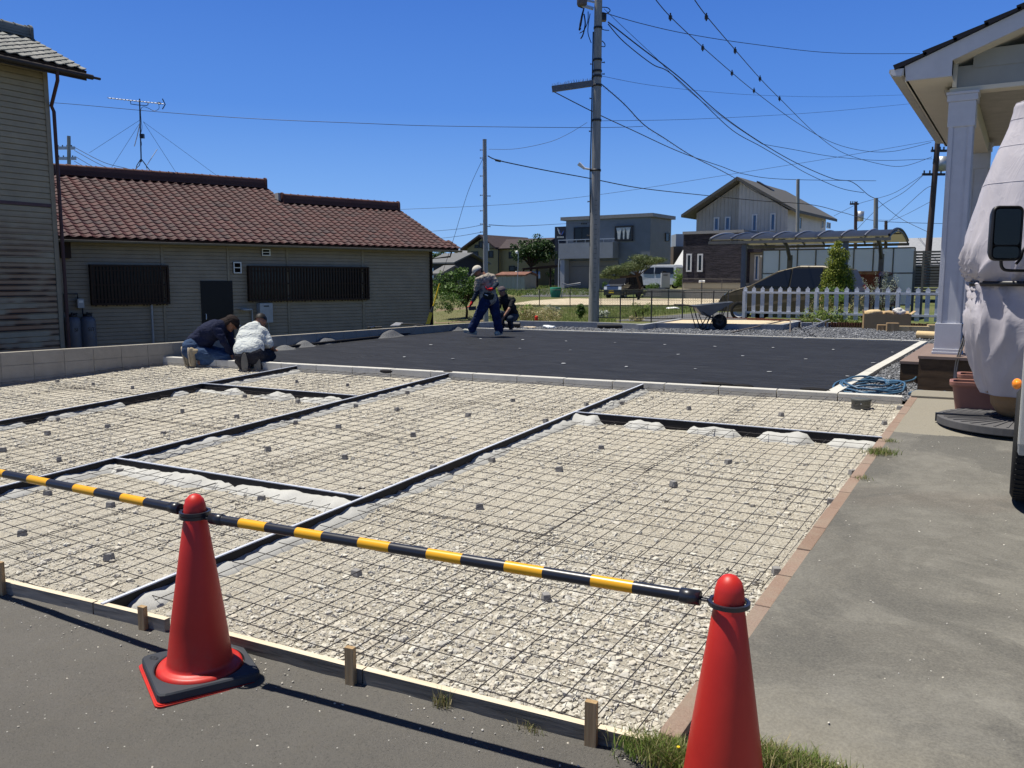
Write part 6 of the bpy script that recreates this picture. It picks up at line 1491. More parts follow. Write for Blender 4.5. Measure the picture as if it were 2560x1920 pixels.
ywin(280, 505, 412, 632); ywin(600, 500, 690, 625); ywin(420, 320, 500, 445, mull=0); ywin(345, 385, 412, 445); ywin(930, 515, 1010, 637, -.48, mull=1); ywin(932, 770, 1040, 872, -.48, name='door'); ywin(1040, 790, 1090, 850, -.48); ywin(1180, 520, 1230, 630, -.48)
mb = MB(); u = Y(790, 0)[0]; mb.tube([YF.P(u, zE, .08), YF.P(u, zB, .08)], .06, 6); mb.build('downpipe', bframe, t)
# --- dark brick and beige two-part house
HZ_ = 62.0; HF = Face(D(1854, 700, HZ_ + 3.5), 93); HS = 3.0; def_b = rwz + .15
taupe_shade = m_ribbed('shaded_taupe_siding', (.33, .31, .275), .3); taupe = m_ribbed('lit_taupe_siding', (.42, .4, .365), .3)  # one siding in two tones, the left wall's shade put into its colour
t = thing('brick_house', 'two-storey house with beige gabled upper floor over a dark brick ground floor', 'house', HF.P(0, def_b, -4))
def q(a, b): return 1680 + a / 3.456, 400 + b / 3.456
def H(a, b): return HF.uz(*q(a, b))
up = H(603, 155); eL = H(125, 490); eR = H(1100, 445); uL = H(225, 0)[0]; uR = H(1035, 0)[0]; bkL = 10.5
slL = (up[1] - eL[1]) / (up[0] - eL[0]); slR = (up[1] - eR[1]) / (eR[0] - up[0]); print('slopes', slL, slR, up, eL, eR)
def zl(u): return up[1] - .3 - (up[0] - u) * slL if u < up[0] else up[1] - .3 - (u - up[0]) * slR
mb = MB(); mb.ext([HF.P(uL, def_b), HF.P(up[0], def_b), HF.P(up[0], zl(up[0])), HF.P(uL, zl(uL))], -HF.n * bkL); mb.build('left_wall', taupe_shade, t)
mb = MB(); mb.ext([HF.P(up[0] + .0, def_b, .45), HF.P(uR, def_b, .45), HF.P(uR, zl(uR), .45), HF.P(up[0] + .0, zl(up[0]), .45)], -HF.n * (bkL + .45)); mb.build('right_wall', taupe, t)
mb = MB()
for e in (eL, eR): mb.ext([HF.P(e[0], e[1] - .12, 1.1), HF.P(up[0], up[1] - .25, 1.1), HF.P(up[0], up[1], 1.1), HF.P(e[0], e[1] + .1, 1.1)], -HF.n * (bkL + 2))
mb.build('roof', simple('grey_brown_roof', (.085, .083, .076), .7, var=.12, scale=3), t)
mb = MB(); mb.ob(HF.P(up[0], up[1] + .0, -3.5), HF.u * 1.2 - Vector((0, 0, 1.2 * slR)), -HF.n * .8, (0, 0, .12)); mb.build('roof_vent', bframe, t)
for px, gl in (((362, 495, 409, 612), 0), ((458, 490, 506, 610), 0)): window(HF, q(px[0], px[1]) + q(px[2], px[3]), t, wframe, glass_b, .1, off=.0)
for px in ((708, 470, 754, 620), (865, 462, 912, 615)): window(HF, q(px[0], px[1]) + q(px[2], px[3]), t, wframe, glass_b, .1, off=.45)
HSf = Face(HF.P(uR, 0, .45), 3)
for a in ((1095, 490, 1116, 600), (1290, 520, 1305, 592), (1335, 540, 1365, 592)): window(HSf, q(a[0], a[1]) + q(a[2], a[3]), t, wframe, darkglass, .06)
mb = MB(); mb.fbox(HSf, 0, 9.5, 1.5, 1.9 + 3.2, -.05, .01); 
BFc = Face(D(1700, 700, HZ_ + 1.0), 93); bu0, bu1, bz0, bz1 = rect(BFc, *q(95, 635), *q(610, 1062)); 
bm_ = NT('dark_split_brick', .8, .25); xx = bm_.noise(1, 5, .7, vec=bm_.scl((1.5, 1.5, 9))); bm_.color(bm_.ramp(xx, [(.35, (.012, .011, .016)), (.62, (.045, .04, .05))])); bm_.bump(bm_.noise(1, 5, .8, vec=bm_.scl((3, 3, 14))), 1, .05)
mb = MB(); mb.fbox(BFc, bu0, bu1, bz0, bz1, -3.2, 0); mb.build('brick_wall', bm_.mat, t)
mb = MB(); mb.fbox(BFc, bu0 - .05, bu1 + .05, bz1, bz1 + .2, -3.3, .08); mb.build('parapet', paint('grey_parapet', (.25, .25, .25)), t)
_, _, z0, z1 = rect(BFc, *q(95, 1062), *q(610, 1108)); mb = MB(); mb.fbox(BFc, bu0, bu1, rwz, bz0, -3.1, -.05); mb.build('foundation', paint('beige_foundation', (.34, .32, .25)), t)
for a in ((125, 810, 172, 966), (220, 810, 268, 966)): window(BFc, q(a[0], a[1]) + q(a[2], a[3]), t, wframe, darkglass, .11)
u0, u1, z0, z1 = rect(BFc, *q(555, 640), *q(775, 795)); mb = MB(); mb.fbox(BFc, bu1 - .05, u1, z0, z1, -3.0, -.8); mb.build('brick_lintel', bm_.mat, t)
u0, u1, z0, z1 = rect(BFc, *q(600, 790), *q(775, 1095)); mb = MB(); mb.fbox(BFc, bu1, u1, rwz, z1, -3.0, -1.6); mb.build('porch_wall', paint('porch_beige', (.3, .28, .245)), t)
window(BFc, q(648, 815) + q(690, 1040), t, wframe, glass_b, .1, name='door', off=-1.6)
mb = MB(); u0, u1, z0, z1 = rect(BFc, *q(705, 818), *q(725, 835)); mb.fbox(BFc, u0, u1, z0, z1, -1.6, -1.4); mb.build('lamp', M['white'], t)
for k, (a, b, c) in enumerate(((210, 262, 1035), (255, 285, 1080), (285, 320, 1100))):
 pass
o_ = RW.P(rw(1747), rwz, -.5); t2 = thing('letter_box', 'small white-topped letter box post on the retaining wall', 'letter box', o_); mb = MB(); mb.tube([o_, o_ + Vector((0, 0, .5))], .06, 8); mb.build('post', cw, t2); mb = MB(); mb.tube([o_ + Vector((0, 0, .55)) - RT * .2, o_ + Vector((0, 0, .55)) + RT * .2], .1, 10); mb.build('box', M['white'], t2)
# --- small houses in the distance
prism_house('far_house', 'distant dark-roofed house just right of the long house gable', 1083, 84, 93, 2.5, 5, 2.4, .8, paint('dark_wall_far', (.035, .04, .055)), simple('grey_far_roof', (.12, .125, .13), .7), .6, .9, 'w')
prism_house('far_house', 'distant house with pale tiled roof and dark verge, left of the beige house', 1132, 118, 93, 1.9, 8, 3.6, 1.2, paint('pale_far_wall', (.4, .42, .45)), simple('pale_grey_far_roof', (.45, .44, .42), .6), .4, .8, 'l')
prism_house('far_house', 'low grey-roofed shed house half hidden by the leafy bush', 1083, 62, 93, .7, 3, 1.0, .55, paint('dim_far_wall', (.12, .12, .12)), simple('mid_grey_roof', (.13, .13, .13), .7), .2, .95, 'w')
prism_house('far_house', 'distant gabled house peeking over the round tree', 1366, 125, 93, 6, 8, 5.6, 1.5, paint('grey_gable_wall', (.2, .22, .25)), rf_dark, .3, .8, 'l')
prism_house('far_house', 'brown house with white tiled roof between the grey and dark brick houses', 1686, 92, 93, 5, 8, 1.6, 2.8, paint('brown_far_wall', (.11, .08, .055)), rf_lt, .5, .8, 'w')
p = D(1690, 585, 100); mb = MB(); mb.ob(p - Vector((0, 0, 3)), RT * 3.8, FH * 3, (0, 0, 3.0)); o = mb.build('far_building', paint('far_pale_block', (.3, .33, .36))); tag(o, 'pale flat building top between the grey and brick houses', 'building')
p = D(1684, 616, 96); mb = MB(); mb.ob(p - Vector((0, 0, 3)), RT * 2.4, FH * 3, (0, 0, 3.0)); o = mb.build('far_building', paint('far_brown_block', (.13, .1, .075))); tag(o, 'brown wall strip below the pale flat building', 'building')
prism_house('far_house', 'dark-roofed house behind the grey slatted fence, right of the carport', 2268, 50, 88, 9, 7, 1.4, 1.4, paint('dark_right_wall', (.05, .04, .035)), simple('pale_edged_roof', (.3, .31, .33), .4), .8, 1.2, 'w')
prism_house('far_house', 'brown timber gable seen between the two porch pillars', 2418, 42, 93, 5, 6, 3.2, 1.2, paint('orange_brown_timber', (.22, .11, .05)), rf_dark, .4, .5, 'l')
# --- shed, pergola, tunnel, garden things
t, _f = prism_house('shed', 'small beige tin shed with rusty roof behind the crouching worker', 1243, 82, 90, 3.1, 2.2, 1.35, .25, m_ribbed('beige_tin', (.34, .32, .26), .5), simple('rusty_roof', (.17, .08, .055), .8, var=.4, scale=4), .15, None, 'w')
c = at(1365, 86); t = thing('pergola', 'dark brown timber pergola in front of the grey house', 'pergola', c); tb = simple('dark_pergola_timber', (.03, .018, .015), .7)
for x in (1309, 1343, 1376): mb = MB(); mb.tube([W(c, x, 720), W(c, x, 670)], .1, 6); mb.build('post', tb, t)
for k in range(9):
 f = k / 8; a = W(c, 1306, 672 - 0) + FH * (f * 4 - 2); b = W(c, 1427, 660.5) + FH * (f * 4 - 2); mb = MB(); mb.bar(a, b, .14, .09); mb.build('rafter', tb, t)
for f in (-1.8, 1.8): mb = MB(); mb.bar(W(c, 1309, 673) + FH * f, W(c, 1418, 664) + FH * f, .1, .15); mb.build('beam', tb, t)
c = at(1318, 92); t = thing('garden_tunnel', 'row of clear plastic tunnel cloches in the vegetable garden', 'tunnel', c); pl_ = simple('clear_plastic_film', (.55, .6, .63), .25, .6, bump=.5, bscale=5, bd=.1)
for i, (x0, x1) in enumerate(((1288, 1306), (1307, 1336), (1337, 1350))):
 a = W(c, x0, 696); b = W(c, x1, 696); mb = MB(); n = 10; m_ = 8; vs = []
 for k in range(m_ + 1):
  for j in range(n + 1): an = math.pi * j / n; s = 1 + .05 * math.sin(k * 2.1); vs.append(a.lerp(b, k / m_) + Vector((0, 0, .75 * math.sin(an) * s)) + FH * (1.0 * math.cos(an)))
 mb.add(vs, [(k * (n + 1) + j, k * (n + 1) + j + 1, (k + 1) * (n + 1) + j + 1, (k + 1) * (n + 1) + j) for k in range(m_) for j in range(n)], 0, True); mb.build('plastic_cover', pl_, t)
c = at(1293, 78); t = thing('garden_lamp', 'white lamp on a thin pole in front of the round tree', 'lamp', c); mb = MB(); mb.tube([Vector((c.x, c.y, c.z)), W(c, 1296, 632)], .03, 6); mb.build('pole', galv, t); mb = MB(); mb.ell(W(c, 1292, 631), (.13, .13, .17)); mb.build('lamp_head', M['white'], t)
c = at(1389, 63); t = thing('net_bin', 'green net cage bin standing behind the low green fence', 'bin', c); mb = MB()
net = NT('green_netting', .8, .2); net.color(net.ramp(net.noise(9, 4), [(.3, (.02, .14, .1)), (.7, (.04, .24, .17))])); mb.lathe([(.33, 0), (.38, .3), (.42, .72), (.40, .75), (.2, .68), (0, .66)], c=c, n=20); mb.build('net', net.mat, t); mb = MB(); mb.tube([W(c, 1403, 746), W(c, 1407, 724)], .04, 6); mb.build('white_bag', M['white'], t)
c = at(1430, 70); t = thing('ladder', 'metal ladder lying behind the green net bin', 'ladder', c); 
for dy in (0, 3.5): mb = MB(); mb.tube([W(c, 1404, 706 + dy), W(c, 1418, 712 + dy), W(c, 1451, 707 + dy)], .035, 6); mb.build('rail', galv, t)
mb = MB()
for k in range(9): x = 1419 + k * 4; mb = MB(); mb.tube([W(c, x, 711.5 - k * .55), W(c, x, 715.5 - k * .55)], .025, 5); mb.build('rung', galv, t)
c = at(1663, 66.5); c.z = rwz - .05; t = thing('gate_post', 'white gate post with name plate beside the white van', 'gate post', c); mb = MB(); mb.ob(W(c, 1653, 719), RT * .68, FH * .3, (0, 0, 1.15)); mb.build('post', paint('white_gatepost', (.5, .5, .5)), t)
mb = MB(); mb.ob(W(c, 1658, 690) - FH * .02, RT * .35, FH * .02, (0, 0, .14)); mb.build('name_plate', simple('grey_name_plate', (.2, .2, .2), .5), t); mb = MB(); mb.ob(W(c, 1656, 682), RT * .3, FH * .3, (0, 0, .14)); mb.build('mail_slot', bframe, t)
c = Gt(1682, 773); mb = MB(); mb.ell(c, (.35, .2, .05), 16, 8); mb.v = [tuple(Vector(v) + Vector((0, 0, .04 + .06 * mnoise.noise(Vector(v) * 5)))) for v in mb.v]; o = mb.build('white_cloth', M['white']); tag(o, 'white cloth lying on the grass behind the mesh fence', 'cloth')

# ------------------------------------------------------------------ cars
def car(name, label, cat, origin, az, Lc, Wc, prof, hood_i, glass_side, colr, details, wheel_r=.29, roofcol=None, wins=None):
 """prof: side outline [(x,z)] front at x=0; az bearing of the car's nose->tail direction"""
 o = Vector(origin); d = Vector((math.sin(R(az)), math.cos(R(az)), 0)); w = Vector((d.y, -d.x, 0)); t = thing(name, label, cat, o + d * Lc / 2)
 def P(x, y, z): return o + d * x + w * y + Vector((0, 0, z))
 n = len(prof); zmax = max(z for x, z in prof); mb = MB(); secs = [(-1, .5), (-.93, .0), (-.5, -.0), (.5, 0), (.93, 0), (1, .5)]
 ring = []
 for sy, _ in ((-1, 0), (-.94, 1), (.94, 1), (1, 0)):
  for x, z in prof:
   k = 1.0 if z < zmax * .55 else 1 - .16 * ((z - zmax * .55) / (zmax * .45))
   inset = 0.0 if abs(sy) == 1 else .035
   xx = x + (inset if x < Lc / 2 else -inset) * 0; zz = z
   if abs(sy) == 1: xx = Lc / 2 + (x - Lc / 2) * .985; zz = z - (.05 if z > .7 else 0)
   ring.append(P(xx, sy * Wc / 2 * k, zz))
 fs = []
 for r in range(3):
  for i in range(n): fs.append((r * n + i, r * n + (i + 1) % n, (r + 1) * n + (i + 1) % n, (r + 1) * n + i))
 fs.append(tuple(range(n))); fs.append(tuple(reversed(range(3 * n, 4 * n))))
 mb.add(ring, fs); body = mb.build('body', colr, t, bev=.02)
 for sy in (-1, 1):
  for gx in glass_side:
   mb = MB(); k = 1
   def kk_(z): return 1.0 if z < zmax * .55 else 1 - .16 * ((z - zmax * .55) / (zmax * .45))
   mb.ext([P(x, sy * (Wc / 2 * kk_(z) + .004), z) for x, z in gx], w * sy * .012); mb.build('side_window', darkglass, t)
 for nm, mt, pts, th_ in details:
  mb = MB(); v = [P(*p) for p in pts]; nrm = (v[1] - v[0]).cross(v[2] - v[0]).normalized()
  if nrm.dot(v[0] - P(Lc / 2, 0, .8)) < 0: nrm = -nrm
  mb.ext([q_ - nrm * .01 for q_ in v], nrm * (th_ + .01)); mb.build(nm, mt, t)
 for x in (prof[0][0] + .62 if False else Lc * .17, Lc * .81):
  for sy in (-1, 1):
   c_ = P(x, sy * (Wc / 2 - .09), wheel_r); mb = MB(); mb.lathe([(wheel_r * .66, .09), (wheel_r * .9, .1), (wheel_r, .07), (wheel_r, -.07), (wheel_r * .9, -.1)], c=c_, axis=w * sy, n=28); wh = mb.build('wheel', MATS['black_tyre_rubber'], t)
   mb = MB(); mb.lathe([(wheel_r * .66, .085), (wheel_r * .55, .06), (.06, .075), (0, .08)], c=c_, axis=w * sy, n=20); mb.build('rim', galv, wh)
 return t
blackp = NT('black_car_paint', .15, .6); blackp.color((.008, .009, .012)); blackp.b.inputs['Coat Weight'].default_value = .6; goldp = NT('brown_gold_car_paint', .3, .5, .25); goldp.color((.075, .06, .033)); goldp.b.inputs['Roughness'].default_value = .45
whitep = simple('white_car_paint', (.42, .44, .47), .25, .5); lampm = NT('headlamp_glass', .05, .8); lampm.color((.5, .55, .6)); lampm = lampm.mat; redm = simple('red_lamp', (.35, .01, .01), .3, .5); plate = simple('yellow_plate', (.75, .55, .03), .5)
co = at(1512, 61.0); co = Gt(1512, 744)
dz_ = proj(co)[2]; print('kei depth', dz_)
Lk, Wk = 3.4, 1.48
kp = [(0, .25), (0, .55), (.04, .88), (.55, 1.02), (1.0, 1.68), (1.25, 1.74), (3.1, 1.74), (3.34, 1.62), (3.4, .9), (3.4, .3)]
kf = [(.62, 1.06), (1.04, 1.64), (1.1, 1.64), (1.1, 1.06)]
# the nose points at the viewer's left; origin is the middle of the front bumper
kaz = 5
d_ = Vector((math.sin(R(kaz)), math.cos(R(kaz)), 0)); w_ = Vector((d_.y, -d_.x, 0)); oo = Gt(1531, 746)
y_ = Wk / 2 
car('kei_car', 'small boxy black car with yellow plate parked on the sandy lot', 'car', oo, kaz, Lk, Wk, kp, 0, [[(1.15, 1.0), (1.32, 1.58), (2.0, 1.6), (2.0, 1.0)], [(2.06, 1.0), (2.06, 1.6), (3.15, 1.56), (3.2, 1.0)]], blackp.mat, [
 ('windscreen', darkglass, [(.62, -.62, 1.09), (.62, .62, 1.09), (.98, .56, 1.6), (.98, -.56, 1.6)], .004), ('bonnet_panel', simple('grey_blue_reflecting_paint', (.09, .1, .12), .12, .8, .5), [(.05, -.66, .9), (.05, .66, .9), (.52, .62, 1.02), (.52, -.62, 1.02)], .006),
 ('grille', simple('blue_grey_grille', (.07, .1, .16), .3, .6, .5), [(-.0, -.45, .62), (-.0, .45, .62), (.02, .45, .84), (.02, -.45, .84)], .012), ('headlight', lampm, [(.0, -.72, .64), (.0, -.47, .64), (.03, -.47, .85), (.03, -.72, .85)], .014), ('headlight', lampm, [(.0, .47, .64), (.0, .72, .64), (.03, .72, .85), (.03, .47, .85)], .014),
 ('number_plate', plate, [(-.0, -.3, .38), (-.0, .1, .38), (-.0, .1, .56), (-.0, -.3, .56)], .02)])
vo = Gt(1604, 727); vo = at(1606, 74, .35); vp_ = [(0, .3), (0, .8), (.15, 1.05), (.75, 1.25), (1.35, 1.95), (1.6, 2.02), (4.2, 2.02), (4.35, 1.8), (4.4, .4)]
car('van', 'white van parked half hidden behind the pine tree and the gate post', 'van', at(1585, 74, .35), 95, 4.4, 1.7, vp_, 0, [[(1.3, 1.25), (1.55, 1.8), (2.3, 1.82), (2.3, 1.25)], [(2.4, 1.25), (2.4, 1.82), (4.1, 1.8), (4.15, 1.25)]], whitep, [('windscreen', darkglass, [(.8, -.6, 1.28), (.8, .6, 1.28), (1.3, .55, 1.86), (1.3, -.55, 1.86)], .004)], .32)
# gold people carrier under the carport, nose to the left
gaz = 99; go = D(1829, 700, 28.2); go.z = .24
gp2 = [(0, .3), (-.02, .6), (.1, .82), (.55, 1.0), (1.0, 1.12), (1.9, 1.58), (2.6, 1.74), (3.3, 1.73), (3.85, 1.62), (4.1, 1.1), (4.2, .95), (4.2, .35)]
gt = car('minivan', 'brownish gold people carrier parked under the carport behind the picket fence', 'car', go, gaz, 4.2, 1.75, gp2, 0, [[(1.15, 1.14), (1.95, 1.53), (2.35, 1.65), (2.3, 1.08)], [(2.36, 1.08), (2.4, 1.66), (3.32, 1.66), (3.32, 1.06)], [(3.36, 1.1), (3.36, 1.64), (3.75, 1.56), (3.95, 1.15)]], goldp.mat, [
 ('windscreen', darkglass, [(1.02, -.66, 1.14), (1.02, .66, 1.14), (1.82, .58, 1.52), (1.82, -.58, 1.52)], .004), ('headlight', simple('blue_headlamp', (.04, .08, .16), .08, .8), [(.02, -.86, .66), (.0, -.5, .64), (.08, -.5, .84), (.3, -.87, .93)], .02), ('headlight', lampm, [(.02, .86, .66), (.0, .5, .64), (.08, .5, .84), (.3, .87, .93)], .02),
 ('grille', bframe, [(-.02, -.45, .4), (-.02, .45, .4), (-.0, .45, .66), (-.0, -.45, .66)], .02), ('tail_light', redm, [(4.2, -.85, .9), (4.2, -.6, .9), (4.1, -.6, 1.15), (4.1, -.8, 1.15)], .02)], .32)
ro = D(2122, 700, 29.2); ro.z = .24
car('red_car', 'dark red car almost hidden behind the conifer under the carport', 'car', ro, 5, 4.2, 1.5, [(0, .3), (0, .7), (.1, .85), (.9, 1.0), (1.5, 1.5), (1.9, 1.62), (3.5, 1.6), (4.1, 1.1), (4.2, .9), (4.2, .35)], 0, [[(1.2, 1.02), (1.65, 1.44), (2.3, 1.52), (2.3, 1.02)], [(2.4, 1.02), (2.4, 1.52), (3.4, 1.5), (3.7, 1.05)]], simple('dark_red_car_paint', (.14, .012, .012), .25, .6), [], .31)

# ------------------------------------------------------------------ carport
CR = D(2223, 592, 27.5); CL = D(1775, 605, 30.6); zc = (CR.z + CL.z) / 2; CR.z = CL.z = zc; cu = (CL - CR); CLn = cu.length; cu = cu / CLn; cb = Vector((cu.y, -cu.x, 0)); cb = cb if cb.dot(FH) > 0 else -cb
print('carport', CR, CL, CLn, zc); dpt = 4.9; t = thing('carport', 'long carport with dark arched polycarbonate roof and white screen panels', 'carport', CR.lerp(CL, .5) + cb * 2 - Vector((0, 0, zc - .22)))
def arc(f): 
 h = .37 * (math.sin(math.pi * min(1, f * .93 + .035)) ** .8); return cb * (dpt * f) + Vector((0, 0, h))
poly = NT('grey_polycarbonate', .3, .5); poly.color((.045, .05, .062)); n = 18; m_ = 24
trn = poly.n('BsdfTranslucent'); trn.inputs[0].default_value = (.5, .48, .36, 1); mx = poly.n('MixShader'); mx.inputs[0].default_value = .55; poly.l(poly.b.outputs[0], mx.inputs[1]); poly.l(trn.outputs[0], mx.inputs[2]); poly.l(mx.outputs[0], poly.t.nodes['Material Output'].inputs[0])
mb = MB(); vs = [CR + cu * (CLn * k / m_) + arc(j / n) for k in range(m_ + 1) for j in range(n + 1)]
vs2 = [v - Vector((0, 0, .03)) for v in vs]; q_ = n + 1
mb.add(vs + vs2, [(k * q_ + j, k * q_ + j + 1, (k + 1) * q_ + j + 1, (k + 1) * q_ + j) for k in range(m_) for j in range(n)] + [((m_ + 1) * q_ + k * q_ + j, (m_ + 1) * q_ + (k + 1) * q_ + j, (m_ + 1) * q_ + (k + 1) * q_ + j + 1, (m_ + 1) * q_ + k * q_ + j + 1) for k in range(m_) for j in range(n)], 0, True); mb.build('roof_panel', poly.mat, t)
cm = simple('champagne_grey_aluminium', (.17, .155, .13), .45, .5, .3); cml = simple('pale_aluminium_rib', (.22, .22, .22), .4, .5, .3)
for k in range(9):
 mb = MB(); mb.tube([CR + cu * (CLn * k / 8) + arc(j / n) + Vector((0, 0, .02)) for j in range(n + 1)], .028 if k not in (0, 8) else .045, 6); mb.build('rib', cml if k not in (0,) else bframe, t)
 mb = MB(); mb.tube([CR + cu * (CLn * k / 8) + arc(j / n) - Vector((0, 0, .06)) for j in range(n + 1)], .03, 6); mb.build('inner_rib', cm, t)
for f, o_ in ((0, 0), (1, 0)): mb = MB(); mb.bar(CR + cb * dpt * f - Vector((0, 0, .05)) + arc(0) * 0 - cu * .05, CL + cb * dpt * f - Vector((0, 0, .05)) + cu * .05, .1, .1); mb.build('beam', cm, t)
mb = MB(); 
for f in (.3, .6): mb = MB(); mb.bar(CR + arc(f) - Vector((0, 0, .1)), CL + arc(f) - Vector((0, 0, .1)), .05, .05); mb.build('purlin', cm, t)
CFf = Face(CR, math.degrees(math.atan2(cu.x, cu.y)))
def cpu(px, dd=0): u, z = CFf.uz(px, 650, dd); return (CFf.P(u, 0, dd) - CR).dot(cu)
for px in (1860, 2113):
 s = cpu(px, -.2); mb = MB(); b_ = CR + cu * s + cb * .2; mb.bar(Vector((b_.x, b_.y, .1)), Vector((b_.x, b_.y, zc - .02)), .16, .16, up=(0, 1, 0)); mb.build('post', simple('grey_carport_post', (.15, .15, .155), .5, .4, .2), t)
BKf = Face(CR + cb * (dpt - .1), math.degrees(math.atan2(cu.x, cu.y))); 
def bks(px): u, z = BKf.uz(px, 650); return (BKf.P(u, 0) - CR).dot(cu)
for px in (1977, 2205):
 s = bks(px); b_ = CR + cu * s + cb * (dpt - .25); mb = MB(); mb.bar(Vector((b_.x, b_.y, .1)), Vector((b_.x, b_.y, zc - .4)), .17, .2, up=(0, 1, 0)); mb.tube([Vector((b_.x, b_.y, zc - .6)), b_ - Vector((0, 0, b_.z - zc + .1)) - cb * .5, b_ - Vector((0, 0, b_.z - zc - .25)) - cb * 1.4], .08, 6); mb.build('rear_post', cm, t)
wp = NT('frosted_screen', .35, .4); wp.color(wp.ramp(wp.noise(.9, 4, .5, vec=wp.scl((1, 1, 2))), [(.3, (.48, .5, .52)), (.7, (.75, .77, .78))])); tr_ = wp.n('BsdfTranslucent'); tr_.inputs[0].default_value = (.95, .95, .95, 1); mx = wp.n('MixShader'); mx.inputs[0].default_value = .8; wp.l(wp.b.outputs[0], mx.inputs[1]); wp.l(tr_.outputs[0], mx.inputs[2]); wp.l(mx.outputs[0], wp.t.nodes['Material Output'].inputs[0])
sa = bks(1905); sb = bks(2286); zs0 = .6; zs1 = zc - .18; zm = BKf.uz(1920, 684)[1]; cols_ = [1905, 1947, 1992, 2038, 2089, 2133, 2182, 2232, 2286]
ss = [bks(x) for x in cols_]
for a, b in zip(ss[:-1], ss[1:]):
 lo, hi = min(a, b) + .02, max(a, b) - .02; mb = MB(); mb.ob(CR + cu * lo + cb * dpt - Vector((0, 0, zc - zs0)), cu * (hi - lo), cb * .01, (0, 0, zs1 - zs0)); mb.build('screen_panel', wp.mat, t)
for s in ss: mb = MB(); b_ = CR + cu * s + cb * dpt; mb.bar(Vector((b_.x, b_.y, .2)), Vector((b_.x, b_.y, zs1)), .04, .05, up=(0, 1, 0)); mb.build('mullion', cm, t)
for z in (zm, zs1, zs0): mb = MB(); a = CR + cu * min(ss) + cb * (dpt - .03); b = CR + cu * max(ss) + cb * (dpt - .03); mb.bar(Vector((a.x, a.y, z)), Vector((b.x, b.y, z)), .04, .05); mb.build('transom', cm, t)
mb = MB(); mb.ext([CR + arc(j / n) for j in range(n + 1)][1:-1] + [], cu * .02) if False else None
# grey slatted fence right of the carport
SFc = Face(D(2285, 690, 30), 93); t = thing('slatted_fence', 'grey slatted metal fence between carport and porch pillar', 'fence', SFc.P(0, .3)); u0, u1, z0, z1 = rect(SFc, 2285, 630, 2480, 740); sm2 = simple('grey_taupe_metal', (.13, .125, .11), .5, .4, .2)
mb = MB(); k = z0
while k < z1: mb = MB() if k == z0 else mb; mb.fbox(SFc, u0, u1, k, k + .07, -.02, .0); k += .1
mb.build('slats', sm2, t)
for x in (2285, 2307, 2362, 2418): u = SFc.uz(x, 690)[0]; mb = MB(); mb.fbox(SFc, u - .04, u + .04, .2, z1 + .06, .001, .06); mb.build('post', sm2, t)

# ------------------------------------------------------------------ vegetation
dk = m_leaf('dark_tree_leaf', [(.02, .045, .012), (.035, .075, .018), (.05, .1, .025), (.025, .055, .015)], .2)
md = m_leaf('bush_leaf', [(.05, .1, .018), (.08, .16, .03), (.12, .21, .04), (.06, .12, .02), (.035, .07, .015)], .3)
br = m_leaf('bright_leaf', [(.14, .26, .04), (.2, .33, .07), (.1, .19, .03), (.26, .36, .1)], .35)
cy = m_leaf('golden_conifer_leaf', [(.17, .22, .02), (.27, .31, .03), (.1, .14, .015), (.34, .36, .05), (.06, .09, .012)], .25)
pn = m_leaf('pine_needles', [(.06, .095, .03), (.1, .14, .045), (.17, .2, .07), (.04, .06, .02)], .15)
ol = m_leaf('olive_leaf', [(.24, .29, .21), (.36, .4, .32), (.15, .19, .12), (.5, .52, .45)], .3)
bark = simple('brown_bark', (.05, .035, .025), .9, .1, var=.3, bump=.6, bscale=20)
def tree(name, label, c, trunk_h, trunk_r, clumps, mat, leaf, per, group=None, seed=1, branches=True, cat='tree', aspect=1.8, shell=.5, up=0):
 t = thing(name, label, cat, c, group); mb = MB(); top = Vector((c.x, c.y, c.z + trunk_h)); mb.tube([c - Vector((0, 0, .1)), c.lerp(top, .5) + Vector((.03, .02, 0)), top], [trunk_r, trunk_r * .8, trunk_r * .55], 8)
 if branches:
  for q_, r_ in clumps: mb.tube([top - Vector((0, 0, trunk_h * .15)), top.lerp(q_, .5) + Vector((0, 0, .05)), q_], [trunk_r * .5, trunk_r * .3, trunk_r * .1], 5)
 mb.build('trunk', bark, t)
 leaves('crown', [tuple(q_) for q_, _ in clumps], [r_ for _, r_ in clumps], (leaf, [int(per * (r_[0] * r_[1] + r_[0] * r_[2])) + 8 for _, r_ in clumps]), mat, t, seed, up, aspect, shell); return t
def clumps_in(c, rx, ry, rz, n, s, seed):
 r_ = random.Random(seed); out = []
 while len(out) < n:
  v = Vector((r_.uniform(-1, 1), r_.uniform(-1, 1), r_.uniform(-1, 1)))
  if .35 < v.length < 1: k = s * r_.uniform(.7, 1.3); out.append((c + RT * v.x * rx + FH * v.y * ry + Vector((0, 0, v.z * rz)), (k, k, k * .8)))
 return out
c = at(1327, 92); cc = W(c, 1332, 625); tree('broadleaf_tree', 'dark round broadleaf tree in front of the beige house', c, 2.6, .2, clumps_in(cc, 2.0, 1.7, 1.3, 42, .62, 3) + [(W(c, 1382, 640), (.7, .6, .5)), (W(c, 1284, 620), (.6, .5, .5)), (W(c, 1345, 594), (.6, .6, .5))], dk, .26, 130, seed=5)
c = Gt(1160, 768); c = at(1165, 36); cc = W(c, 1150, 712); tree('leafy_bush', 'broad leafy green bush left of the white-capped worker', c, .6, .06, clumps_in(cc, 1.0, .8, .65, 30, .3, 4), md, .11, 560, seed=6, cat='bush')
c = at(1120, 33); cc = W(c, 1118, 752); tree('vegetable_plants', 'mass of tall vegetable plants at the long house corner', c, .2, .03, clumps_in(cc, .75, .4, .35, 22, .2, 8) , md, .09, 900, seed=8, cat='plants', branches=False, aspect=3.2, up=1.2)
c = at(1548, 57); clp = []
